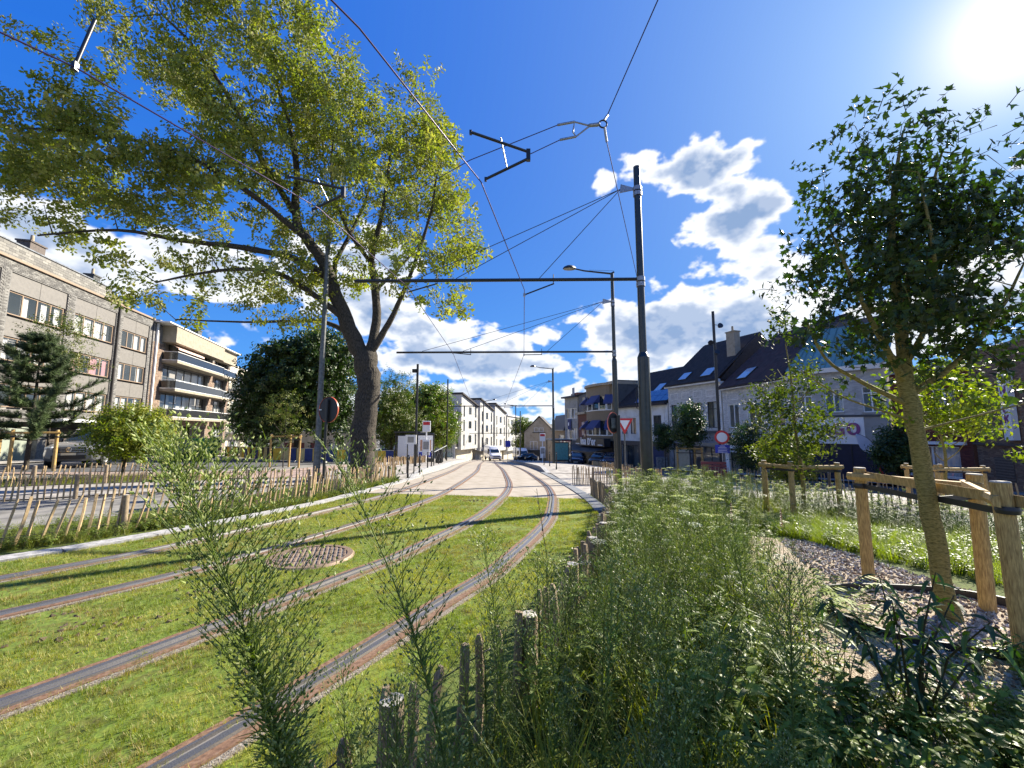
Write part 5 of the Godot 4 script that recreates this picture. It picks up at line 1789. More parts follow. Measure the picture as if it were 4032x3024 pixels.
func fence(label: String, line: PackedVector2Array, d0: float, d1: float, gap: float, h: float, lean: float, m := "chestnut", post_gap := 1.9, post_r := 0.045, thick := 1.0) -> Node3D:
	var first := Vector2.ZERO
	for p in line:
		if p.y >= d0:
			first = p
			break
	var o := P(first.x, first.y)
	var t := thing("pale_fence", label, "fence", o, 0.0, "split chestnut pale fences")
	var walk := 0.0
	var pw := post_gap * 0.6
	var top := []
	var low := []
	for i in range(1, line.size()):
		var a := line[i - 1]
		var c := line[i]
		if c.y < d0 or c.y > d1: continue
		var seg := a.distance_to(c)
		var dir := (c - a).normalized()
		var along := Vector3(dir.x, 0, -dir.y)
		walk += seg
		pw += seg
		top.append(P(c.x, c.y, h * 0.78) - o)
		low.append(P(c.x, c.y, h * 0.22) - o)
		while walk >= gap:
			walk -= gap
			var q := c - dir * walk
			var bs := yaw(rr(0, TAU))
			var tilt := Basis(along.cross(Vector3.UP).normalized(), -lean + rr(-0.07, 0.07)) * Basis(along, rr(-0.05, 0.05))
			part("pale", pales[rng.randi() % pales.size()], M[m], t, Transform3D(tilt * bs * Basis.from_scale(Vector3(thick, h * rr(0.9, 1.06), thick)), P(q.x, q.y, -0.02) - o))
		if pw >= post_gap:
			pw -= post_gap
			var side := along.cross(Vector3.UP).normalized() * 0.05
			var ph := h * rr(0.86, 1.0)
			var pb := MB.new()
			pb.lathe([[post_r * 1.05, -0.05], [post_r, ph * 0.5], [post_r * 0.96, ph - 0.01]], 9)
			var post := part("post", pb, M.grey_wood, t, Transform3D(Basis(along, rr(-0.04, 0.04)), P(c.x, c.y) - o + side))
			var cb := MB.new()
			cb.lathe([[post_r * 0.96, ph - 0.01], [0.0, ph]], 9)
			part("cut_end", cb, M.cut_end, post)
	for w in [top, low]:
		if w.size() > 1:
			var wb := MB.new()
			var rad := []
			for q in w: rad.append(0.004)
			wb.tube(w, rad, 4)
			part("wire", wb, M.wire_dark, t)
	return t

var pales := []

func build_fences() -> void:
	for k in 12:
		pales.append(pale_mesh(1.0, 300 + k))
	fence("leaning pale fence along the granite kerb of the left track", FA, 1.5, 17.6, 0.125, 0.72, 0.16)
	fence("pale fence on the near side of the left footpath", FB, 7.6, 16.4, 0.115, 0.62, 0.04)
	fence("pale fence on the far side of the left footpath in front of the pickup", FC, 10.5, 15.2, 0.12, 0.66, 0.10)
	fence("pale fence beside the left platform behind the maple", smooth_line(vv([-7.4, 19.5, -7.0, 24, -6.6, 30, -7.2, 36]), 0.3), 19.0, 36.0, 0.11, 0.8, 0.02)
	fence("weathered pale fence with backlit shade put into its grey wood between the near rail and the wild flowers", FE, 0.6, 13.7, 0.17, 0.58, 0.02, "grey_wood", 1.05, 0.055, 1.35)  # pales take the darker wood: their backlit shade is put into the colour
	fence("short pale fence crossing behind the nearest tram pole", smooth_line([Vector2(2.45, 17.4), Vector2(3.6, 17.5), Vector2(5.4, 17.7), Vector2(6.4, 17.9)], 0.2), 17.0, 18.0, 0.068, 0.8, 0.0)
	fence("pale fence between the right garden strip and the paved path", FG.duplicate().slice(0) if false else _flip(FG), 6.0, 15.4, 0.16, 0.66, 0.03)
	fence("shaded pale fence on the far side of the right path", smooth_line(vv([17.0, 9.5, 16.5, 13.8, 15.5, 17.8, 12.7, 21.6, 10.4, 23.4]), 0.3), 9.5, 23.4, 0.17, 0.75, 0.0)
	fence("thin pale fence in front of the dark cars on the right", smooth_line(vv([7.4, 25.5, 6.8, 30, 6.9, 36]), 0.3), 25, 36, 0.14, 0.7, 0.0)

func _flip(l: PackedVector2Array) -> PackedVector2Array:
	var o := l.duplicate()
	o.reverse()
	return o

# ====================================================================== street things
func post_shape(h: float, r: float) -> MB:
	var b := MB.new()
	b.lathe([[r, -0.05], [r, h], [0.0, h + 0.01]], 12)
	return b

func face(x: float, d: float) -> float:
	# turn towards the middle of the crossing
	return atan2(-x, d)

func bollard(label: String, x: float, d: float, up: float, group: String, h := 0.95) -> void:
	var t := thing("bollard", label, "bollard", P(x, d, up), 0.0, group)
	var b := MB.new()
	b.lathe([[0.05, -0.05], [0.05, 0.12], [0.035, 0.16], [0.035, h * 0.5], [0.045, h * 0.52], [0.045, h * 0.72], [0.034, h * 0.75], [0.034, h - 0.06], [0.05, h - 0.05], [0.045, h], [0.0, h + 0.02]], 12)
	part("shaft", b, M.black_paint, t)
	var c := MB.new()
	c.lathe([[0.036, h * 0.9], [0.038, h * 0.9], [0.038, h * 0.94], [0.036, h * 0.94]], 12)
	part("band", c, M.galvanised, t)

func stake_frame(label: String, x: float, d: float, pts: Array, h: float, r: float, tie_y: float, trunk: Vector2) -> void:
	# three or four timber posts joined by rails, with a rubber belt round the trunk
	var o := P(x, d)
	var t := thing("tree_stake_frame", label, "tree frame", o, 0.0, "timber frames round young trees")
	var tops := []
	for q in pts:
		var p := P(x + q[0], d + q[1]) - o
		var b := MB.new()
		b.lathe([[r * 1.02, -0.05], [r, h * 0.5], [r * 0.98, h - 0.01]], 14)
		var post := part("post", b, M.pine_post, t, Transform3D(Basis(Vector3(rr(-1, 1), 0, rr(-1, 1)).normalized(), rr(0.0, 0.025)), p))
		var c := MB.new()
		c.lathe([[r * 0.98, h - 0.01], [r * 0.9, h], [0, h]], 14)
		part("cut_end", c, M.cut_end, post)
		tops.append(p)
	for i in tops.size():
		var a: Vector3 = tops[i]
		var b2: Vector3 = tops[(i + 1) % tops.size()]
		if tops.size() == 2 and i == 1: break
		var dir := (b2 - a).normalized()
		var s := MB.new()
		var y := h - 0.12 - 0.015 * (i % 2)
		var side := dir.cross(Vector3.UP) * (r * 0.9)
		# half-round rail nailed across the posts
		var sect := PackedVector2Array([Vector2(-0.045, -0.01), Vector2(0.045, -0.01), Vector2(0.04, 0.025), Vector2(0.0, 0.042), Vector2(-0.04, 0.025)])
		var long := (b2 - a).length() + r * 3.0
		s.slab(sect, -long * 0.5, long * 0.5, Transform3D(Basis(Vector3.UP, side.normalized(), Vector3.UP.cross(side.normalized())), (a + b2) * 0.5 + Vector3(0, y, 0) + side))
		part("rail", s, M.pine_post, t)
	var tp := P(x + trunk.x, d + trunk.y) - o
	for q in tops:
		var s := MB.new()
		var a: Vector3 = q + Vector3(0, tie_y, 0)
		var e: Vector3 = tp + Vector3(0, tie_y - 0.03, 0)
		var dir := (e - a).normalized()
		s.box((a + e) * 0.5, Vector3(0.008, 0.055, (e - a).length()), Basis(dir.cross(Vector3.UP).normalized(), Vector3.UP, -dir).orthonormalized())
		part("rubber_belt", s, M.black_rubber, t)
		var lp := MB.new()
		lp.lathe([[r + 0.006, tie_y - 0.03], [r + 0.012, tie_y], [r + 0.006, tie_y + 0.03]], 14, Transform3D(Basis.IDENTITY, q))
		part("belt_loop", lp, M.black_rubber, t)

func barrier_panel(label: String, a: Vector2, b: Vector2, cols: Array, h := 1.05) -> void:
	var o := P(a.x, a.y)
	var e := P(b.x, b.y) - o
	var long := Vector2(e.x, e.z).length()
	var t := thing("hoarding_panel", label, "barrier", o, atan2(-e.z, e.x), "yellow and blue hoarding panels round the works")
	var drop := e.y / long
	var n := cols.size()
	for k in n:
		var s := MB.new()
		var x0 := long * k / n
		var x1 := long * (k + 1) / n
		var ribs := 5
		for r in ribs * 2:
			var xa := lerpf(x0, x1, r / (ribs * 2.0))
			var xb := lerpf(x0, x1, (r + 1) / (ribs * 2.0))
			var za := 0.02 * (r % 2)
			var zb := 0.02 * ((r + 1) % 2)
			s.quad(Vector3(xa, 0.14 + drop * xa, za), Vector3(xb, 0.14 + drop * xb, zb), Vector3(xb, h + drop * xb, zb), Vector3(xa, h + drop * xa, za))
		part("sheet", s, M[cols[k]], t)
	var f := MB.new()
	f.span(Vector3(0, h + drop * long * 0.5, -0.03), Vector3(long, h + 0.04 + drop * long * 0.5, 0.03))
	part("top_rail", f, M.galvanised, t)
	for x in [0.1, long - 0.35]:
		var fb := MB.new()
		fb.bevel_box(Vector3(x + 0.12, 0.06 + drop * x, 0.05), Vector3(0.28, 0.13, 0.75), 0.02)
		part("foot_block", fb, M.kerb_stone, t)

func build_street_things() -> void:
	# lamp pole and the back of a round sign on the left
	var t := thing("lamp_pole", "tall grey steel pole behind the round sign, running up into the maple", "pole", P(-7.42, 15.9))
	var b := MB.new()
	b.lathe([[0.13, -0.05], [0.13, 1.2], [0.105, 1.35], [0.085, 9.9], [0.0, 9.9]], 16)
	part("shaft", b, M.pole_grey, t)
	clamp_ring(t, 9.5, 0.09)
	t = thing("round_sign", "back of a round black sign on a thin black post by the left fence", "sign", P(-5.12, 11.4), deg_to_rad(-24))
	part("post", post_shape(2.66, 0.038), M.black_paint, t)
	b = MB.new()
	b.lathe([[0.0, 0.0], [0.33, 0.0], [0.355, 0.012], [0.355, 0.03], [0.0, 0.03]], 36, Transform3D(Basis(Vector3.RIGHT, -PI / 2), Vector3(0.0, 2.37, -0.05)))
	var disc := part("plate", b, M.sign_black, t)
	b = MB.new()
	b.lathe([[0.355, -0.002], [0.362, -0.002], [0.362, 0.034], [0.355, 0.034]], 36, Transform3D(Basis(Vector3.RIGHT, -PI / 2), Vector3(0.0, 2.37, -0.05)))
	part("rim", b, mat("rim_red", lin(0.55, 0.12, 0.06), 0.4), disc)
	part("sticker", _span(Vector3(-0.31, 2.36, -0.024), Vector3(-0.22, 2.385, -0.014)), M.sign_white, disc)
	part("rail", _span(Vector3(-0.02, 2.1, -0.02), Vector3(0.02, 2.66, 0.0)), M.black_paint, disc)
	# convex mirror seen from behind, on a black post before the second pole
	t = thing("traffic_mirror", "round traffic mirror with a red rim on a black post before the second pole", "mirror", P(3.85, 15.0), deg_to_rad(18))
	part("post", post_shape(2.72, 0.075), M.black_paint, t)
	b = MB.new()
	b.lathe([[0.0, 0.06], [0.2, 0.05], [0.36, 0.0], [0.36, -0.02], [0.0, -0.02]], 32, Transform3D(Basis(Vector3.RIGHT, -PI / 2) * Basis.from_scale(Vector3(0.62, 1, 1)), Vector3(-0.14, 2.45, -0.12)))
	var mp := part("plate", b, M.sign_black, t)
	b = MB.new()
	b.lathe([[0.36, 0.02], [0.385, 0.02], [0.385, -0.03], [0.36, -0.03]], 32, Transform3D(Basis(Vector3.RIGHT, -PI / 2) * Basis.from_scale(Vector3(0.62, 1, 1)), Vector3(-0.14, 2.45, -0.12)))
	part("rim", b, M.rim_red, mp)
	part("inset", _span(Vector3(-0.25, 2.25, -0.06), Vector3(-0.03, 2.62, -0.05)), M.pole_grey, mp)
	# give-way triangle
	t = thing("give_way_sign", "white give way triangle with a red border between the two dark poles", "sign", P(5.5, 20.3), deg_to_rad(8))
	part("post", post_shape(2.95, 0.035), M.pole_grey, t)
	b = MB.new()
	b.slab(PackedVector2Array([Vector2(0, -0.46), Vector2(0.45, 0.32), Vector2(-0.45, 0.32)]), 0.04, 0.06, Transform3D(Basis.IDENTITY, Vector3(0, 2.72, 0)))
	var tri := part("border", b, M.sign_red, t)
	b = MB.new()
	b.slab(PackedVector2Array([Vector2(0, -0.24), Vector2(0.27, 0.22), Vector2(-0.27, 0.22)]), 0.06, 0.064, Transform3D(Basis.IDENTITY, Vector3(0, 2.72, 0)))
	part("face", b, M.sign_white, tri)
	# no vehicles, with a blue plate
	t = thing("closed_road_sign", "round white sign with a red rim above a blue plate beside the delicatessen", "sign", P(12.12, 24.0), deg_to_rad(-20))
	part("post", post_shape(2.85, 0.045), M.galvanised, t)
	b = MB.new()
	b.lathe([[0.0, 0.0], [0.39, 0.0], [0.39, 0.02], [0.0, 0.02]], 40, Transform3D(Basis(Vector3.RIGHT, PI / 2), Vector3(0.0, 2.4, 0.06)))
	var rs := part("rim", b, M.sign_red, t)
	b = MB.new()
	b.lathe([[0.0, 0.024], [0.275, 0.024], [0.275, 0.018]], 40, Transform3D(Basis(Vector3.RIGHT, PI / 2), Vector3(0.0, 2.4, 0.06)))
	part("face", b, M.sign_white, rs)
	var bp := part("blue_plate", _span(Vector3(-0.38, 1.5, 0.05), Vector3(0.38, 1.97, 0.07)), M.sign_blue, t)
	for r in [[1.88, 0.14, 0.035], [1.78, 0.21, 0.04], [1.71, 0.25, 0.012], [1.63, 0.23, 0.035], [1.54, 0.25, 0.04]]:
		var s := MB.new()
		var x: float = -r[1]
		while x < r[1] - 0.02:
			var l := rr(0.025, 0.05) if r[2] > 0.02 else 0.1
			s.span(Vector3(x, r[0], 0.07), Vector3(minf(x + l, r[1]), r[0] + r[2], 0.073))
			x += l + (0.008 if r[2] > 0.02 else -0.001)
		part("white_print", s, M.sign_white, bp)
	# pole with three floodlights
	t = thing("floodlight_pole", "slim dark pole carrying three round floodlights above the shops", "pole", P(15.0, 30.0))
	part("shaft", post_shape(12.0, 0.10), M.black_paint, t)
	for q in [[10.9, 0.45, 0.4], [9.6, -0.35, 2.6], [8.9, 0.1, 0.0]]:
		b = MB.new()
		b.lathe([[0.0, -0.2], [0.1, -0.18], [0.2, 0.0], [0.2, 0.06], [0.0, 0.05]], 14, Transform3D(Basis(Vector3.FORWARD, q[2]) * Basis(Vector3.RIGHT, 1.2), Vector3(q[1], q[0], 0.1)))
		b.rod(Vector3(0, q[0] + 0.1, 0), Vector3(q[1], q[0], 0.1), 0.025, 5)
		part("floodlight", b, M.black_paint, t)
	# red slatted board leaning by the sign
	t = thing("red_board", "faded red slatted board leaning beside the round white sign", "board", P(11.2, 23.2), deg_to_rad(-20))
	for k in 6:
		b = MB.new()
		b.bevel_box(Vector3(0, 0.12 + k * 0.16, -0.05 * k), Vector3(1.3, 0.145, 0.03), 0.006, Basis(Vector3.RIGHT, -0.3))
		part("slat", b, M.red_wood, t)
	part("strut", _span(Vector3(-0.5, 0, -0.5), Vector3(-0.44, 0.9, -0.44)), M.grey_wood, t)
	part("strut", _span(Vector3(0.44, 0, -0.5), Vector3(0.5, 0.9, -0.44)), M.grey_wood, t)
	# feather flag
	t = thing("feather_flag", "white feather banner on a bent pole with a red foot before the navy shop", "flag", P(20.1, 23.0), deg_to_rad(-30))
	b = MB.new()
	var pts := []
	var rad := []
	for k in 10:
		var f := k / 9.0
		pts.append(Vector3(0.35 - 1.15 * f * f, 0.2 + 2.6 * sin(f * 1.45), 0))
		rad.append(0.022 - 0.012 * f)
	b.tube(pts, rad, 6)
	part("pole", b, M.black_paint, t)
	b = MB.new()
	for k in range(4, 9):
		var p0: Vector3 = pts[k]
		var p1: Vector3 = pts[k + 1]
		var w0 := 0.75 * sin((k - 3.6) / 5.6 * PI)
		var w1 := 0.75 * sin((k - 2.6) / 5.6 * PI)
		b.quad(p0, p1, p1 + Vector3(-w1 * 0.5, -w1 * 0.75, 0.06), p0 + Vector3(-w0 * 0.5, -w0 * 0.75, 0.1))
	part("cloth", b, M.flag_cloth, t)
	b = MB.new()
	b.tube([Vector3(0.3, -0.02, 0), Vector3(0.05, 1.15, 0)], [0.06, 0.05], 8)
	part("red_sleeve", b, M.flag_red, t)
	# bollards
	var lb := [[-4.62, 18.6], [-4.55, 20.6], [-4.6, 22.8], [-4.7, 24.4]]
	for i in 4:
		bollard("%s black bollard on the left platform ramp" % ["nearest", "second", "third", "farthest"][i], lb[i][0], lb[i][1], 0.05 + 0.05 * i, "black bollards on the left ramp")
	var rbl := [[2.95, 27.8], [2.72, 30.2], [2.5, 32.6]]
	for i in 3:
		bollard("%s black bollard on the right platform" % ["nearest", "middle", "farthest"][i], rbl[i][0], rbl[i][1], 0.2, "black bollards on the right platform", 1.1)
	# small white notice on two legs
	t = thing("notice_board", "small white framed notice on black legs beside the left ramp", "notice", P(-4.9, 20.2), deg_to_rad(-10))
	for x in [-0.18, 0.18]:
		part("leg", _span(Vector3(x - 0.02, 0, -0.02), Vector3(x + 0.02, 1.9, 0.02)), M.black_paint, t)
	var nb := part("frame", _span(Vector3(-0.28, 1.5, 0.02), Vector3(0.28, 1.95, 0.05)), M.white_paint, t)
	part("sheet", _span(Vector3(-0.16, 1.58, 0.05), Vector3(0.16, 1.86, 0.055)), M.plaster_grey, nb)
	# handrail
	t = thing("handrail", "steel handrail with crossed wires on the left platform", "railing", P(-4.75, 25.4, 0.24))
	b = MB.new()
	b.rod(Vector3(0, 0.85, 0), Vector3(-0.02, 1.05, -5.0), 0.03, 7)
	part("top_rail", b, M.galvanised, t)
	for k in 4:
		part("upright", _span(Vector3(-0.025, 0, -1.65 * k - 0.025), Vector3(0.025, 0.88 + 0.06 * k, -1.65 * k + 0.025)), M.black_paint, t)
	for k in 3:
		b = MB.new()
		b.rod(Vector3(0, 0.1, -1.65 * k), Vector3(0, 0.85, -1.65 * (k + 1)), 0.008, 4)
		b.rod(Vector3(0, 0.8, -1.65 * k), Vector3(0, 0.1, -1.65 * (k + 1)), 0.008, 4)
		part("wire_cross", b, M.black_paint, t)
	# stop flags
	stop_flag("tram stop flag with a red top on the left platform", -6.6, 32.0)
	stop_flag("tram stop flag with a red top on the right platform before the shelter", 3.3, 45.0)
	# advert panel left
	t = thing("advert_panel", "glazed advert panel with a portrait poster on the left platform", "advert", P(-6.9, 33.2, 0.25), deg_to_rad(6))
	b = MB.new()
	b.bevel_box(Vector3(0, 1.15, 0), Vector3(1.35, 2.3, 0.2), 0.04)
	part("case", b, M.black_paint, t)
	var ap := part("poster", _span(Vector3(-0.58, 0.3, 0.1), Vector3(0.58, 2.1, 0.11)), M.sign_white, t)
	part("print", _span(Vector3(-0.4, 0.9, 0.11), Vector3(0.45, 1.75, 0.114)), M.ad_skin, ap)
	part("print", _span(Vector3(-0.5, 0.4, 0.11), Vector3(0.5, 0.8, 0.114)), M.sign_blue, ap)
	t = thing("litter_bin", "black litter bin at the end of the left handrail", "bin", P(-5.4, 31.0, 0.25))
	b = MB.new()
	b.bevel_box(Vector3(0, 0.5, 0), Vector3(0.5, 0.95, 0.5), 0.05)
	part("body", b, M.black_paint, t)
	part("lid", _span(Vector3(-0.27, 0.98, -0.27), Vector3(0.27, 1.04, 0.27)), M.pole_grey, t)
	shelter("dark glazed tram shelter with a teal advert on the right platform", 5.3, 46.0, 0.27, M.ad_teal)
	shelter("dark tram shelter on the left platform under the trees", -9.3, 36.5, 0.2, M.sign_white)
	# thin poles on the left
	for q in [["slim black camera pole beyond the left ramp", -5.55, 24.0, 6.2], ["black tram pole on the left platform before the white flats", -6.5, 41.5, 8.4], ["thin lamp pole in front of the white flats", -4.3, 62.0, 9.0], ["thin lamp pole between the white vans", 0.6, 66.0, 9.0]]:
		t = thing("street_pole", q[0], "pole", P(q[1], q[2]))
		part("shaft", post_shape(q[3], 0.07), M.black_paint, t)
		if q[3] > 8.8:
			street_lamp_head(t, Vector3(0, q[3] - 0.1, 0), 1.0 if q[1] < 0 else -1.0, 1.4)
		elif q[3] < 7:
			part("camera", _span(Vector3(-0.3, 5.7, -0.1), Vector3(-0.05, 5.9, 0.1)), M.black_paint, t)
	t = thing("blue_street_sign", "small square blue sign on a post near the far white van", "sign", P(-0.6, 60.0))
	part("post", post_shape(2.6, 0.04), M.galvanised, t)
	part("plate", _span(Vector3(-0.4, 2.2, 0.05), Vector3(0.4, 3.1, 0.08)), M.sign_blue, t)
	# a white pillar light for the road works and grey utility box
	t = thing("utility_cabinet", "grey utility cabinet against the white stucco house", "cabinet", P(14.9, 41.6, 0.1))
	b = MB.new()
	b.bevel_box(Vector3(0, 0.55, 0), Vector3(1.0, 1.1, 0.45), 0.03)
	part("body", b, M.zinc, t)
	part("door_seam", _span(Vector3(-0.01, 0.08, 0.225), Vector3(0.01, 1.0, 0.23)), M.panel_joint, t)
	# hoarding round the works on the left road
	var y := "barrier_yellow"
	var c := "barrier_cream"
	var u := "barrier_blue"
	var k := "barrier_black"
	var line := resample([Vector2(-26.6, 38.6), Vector2(-22.6, 35.4), Vector2(-18.0, 31.6), Vector2(-12.2, 32.2), Vector2(-9.2, 32.6)], 11)
	var pat := [[k, y, c], [y, y, k], [c, y, u], [y, k, y], [u, y, k], [c, k, k], [y, c, u], [c, u, y], [u, u, y], [u, u, c], [c, y, u]]
	for i in 11:
		barrier_panel("%s panel of the near yellow and blue hoarding, counted from its left end" % ["first", "second", "third", "fourth", "fifth", "sixth", "seventh", "eighth", "ninth", "tenth", "eleventh"][i], line[i], line[i].lerp(line[i + 1], 0.97), pat[i])
	line = resample([Vector2(-29.5, 46.0), Vector2(-20.0, 46.0), Vector2(-9.6, 44.6)], 8)
	pat = [[k, y], [y, c], [k, c], [c, y], [y, k], [y, k, y], [y, u, y], [k, c, k]]
	for i in 8:
		barrier_panel("%s panel of the far yellow hoarding behind the trees, from its left end" % ["first", "second", "third", "fourth", "fifth", "sixth", "seventh", "eighth"][i], line[i], line[i].lerp(line[i + 1], 0.96), pat[i], 1.1)

func stop_flag(label: String, x: float, d: float) -> void:
	var t := thing("stop_flag", label, "sign", P(x, d, 0.25), deg_to_rad(5), "tram stop flags")
	part("post", post_shape(2.9, 0.05), M.white_paint, t)
	var b := MB.new()
	b.bevel_box(Vector3(0, 2.75, 0), Vector3(0.62, 0.85, 0.1), 0.03)
	var f := part("flag", b, M.white_paint, t)
	part("red_panel", _span(Vector3(-0.26, 2.86, 0.05), Vector3(0.26, 3.1, 0.056)), M.sign_red, f)
	var tb := part("timetable_case", _span(Vector3(-0.27, 0.55, 0.05), Vector3(0.27, 1.75, 0.12)), M.white_paint, t)
	part("timetable", _span(Vector3(-0.21, 1.0, 0.12), Vector3(0.21, 1.6, 0.124)), M.plaster_grey, tb)

func shelter(label: String, x: float, d: float, up: float, poster: Material) -> void:
	var t := thing("tram_shelter", label, "shelter", P(x, d, up), deg_to_rad(4), "tram shelters")
	part("roof", _span(Vector3(-1.0, 2.45, -4.2), Vector3(1.3, 2.6, 0.4)), M.black_paint, t)
	for q in [[-0.9, 0.1], [1.15, 0.1], [-0.9, -4.0], [1.15, -4.0]]:
		part("post", _span(Vector3(q[0], 0, q[1]), Vector3(q[0] + 0.1, 2.45, q[1] + 0.1)), M.black_paint, t)
	part("back_pane", _span(Vector3(1.17, 0.2, -3.9), Vector3(1.19, 2.3, 0.1)), M.balcony_glass, t)
	var ad := part("advert_case", _span(Vector3(-0.75, 0.25, 0.12), Vector3(0.95, 2.3, 0.24)), M.black_paint, t)
	part("poster", _span(Vector3(-0.65, 0.4, 0.24), Vector3(0.85, 2.2, 0.25)), poster, ad)
	part("bench", _span(Vector3(0.6, 0.42, -3.4), Vector3(1.1, 0.48, -0.6)), M.grey_wood, t)

# ====================================================================== vehicles
# sections along the length: [x, bottom, top, half width low, half width high]
func loft(secs: Array) -> MB:
	var b := MB.new()
	var rows := []
	for s in secs:
		var yb: float = s[1]
		var yt: float = s[2]
		var hgt := yt - yb
		var half := [Vector2(s[3] * 0.80, yb), Vector2(s[3] * 0.97, yb + hgt * 0.10), Vector2(s[3], yb + hgt * 0.45), Vector2(lerpf(s[3], s[4], 0.65), yb + hgt * 0.78), Vector2(s[4] * 0.97, yb + hgt * 0.94), Vector2(s[4] * 0.82, yt), Vector2(0, yt + 0.015)]
		var row := []
		for p in half: row.append(Vector3(s[0], p.y, p.x))
		for i in range(half.size() - 2, -1, -1): row.append(Vector3(s[0], half[i].y, -half[i].x))
		rows.append(row)
	var norms := []
	for i in rows.size():
		var nr := []
		for k in rows[i].size():
			var a: Vector3 = rows[mini(i + 1, rows.size() - 1)][k] - rows[maxi(i - 1, 0)][k]
			var c: Vector3 = rows[i][mini(k + 1, rows[i].size() - 1)] - rows[i][maxi(k - 1, 0)]
			nr.append(c.cross(a).normalized())
		norms.append(nr)
	for i in rows.size() - 1:
		for k in rows[i].size() - 1:
			b.quad_n(rows[i][k], rows[i + 1][k], rows[i + 1][k + 1], rows[i][k + 1], -norms[i][k], -norms[i + 1][k], -norms[i + 1][k + 1], -norms[i][k + 1])
	for e in [0, rows.size() - 1]:
		var row: Array = rows[e]
		for k in range(1, row.size() - 1):
			if e == 0: b.tri(row[0], row[k], row[k + 1])
			else: b.tri(row[0], row[k + 1], row[k])
	for e in rows.size() - 1:
		b.quad(rows[e][0], rows[e][rows[e].size() - 1], rows[e + 1][rows[e].size() - 1], rows[e + 1][0])
	return b

func wheel(t: Node, p: Vector3, r: float, wide: float, s: float) -> void:
	var xf := Transform3D(Basis(Vector3.RIGHT, PI / 2.0 * s), p)
	var b := MB.new()
	b.lathe([[r * 0.6, wide * 0.5], [r * 0.93, wide * 0.5], [r, wide * 0.3], [r, -wide * 0.3], [r * 0.93, -wide * 0.5], [r * 0.6, -wide * 0.5]], 20, xf)
	var w := part("wheel", b, M.tyre, t)
	var c := MB.new()
	c.lathe([[r * 0.62, wide * 0.44], [r * 0.55, wide * 0.36], [r * 0.18, wide * 0.42], [0, wide * 0.43]], 20, xf)
	part("rim", c, M.galvanised, w)

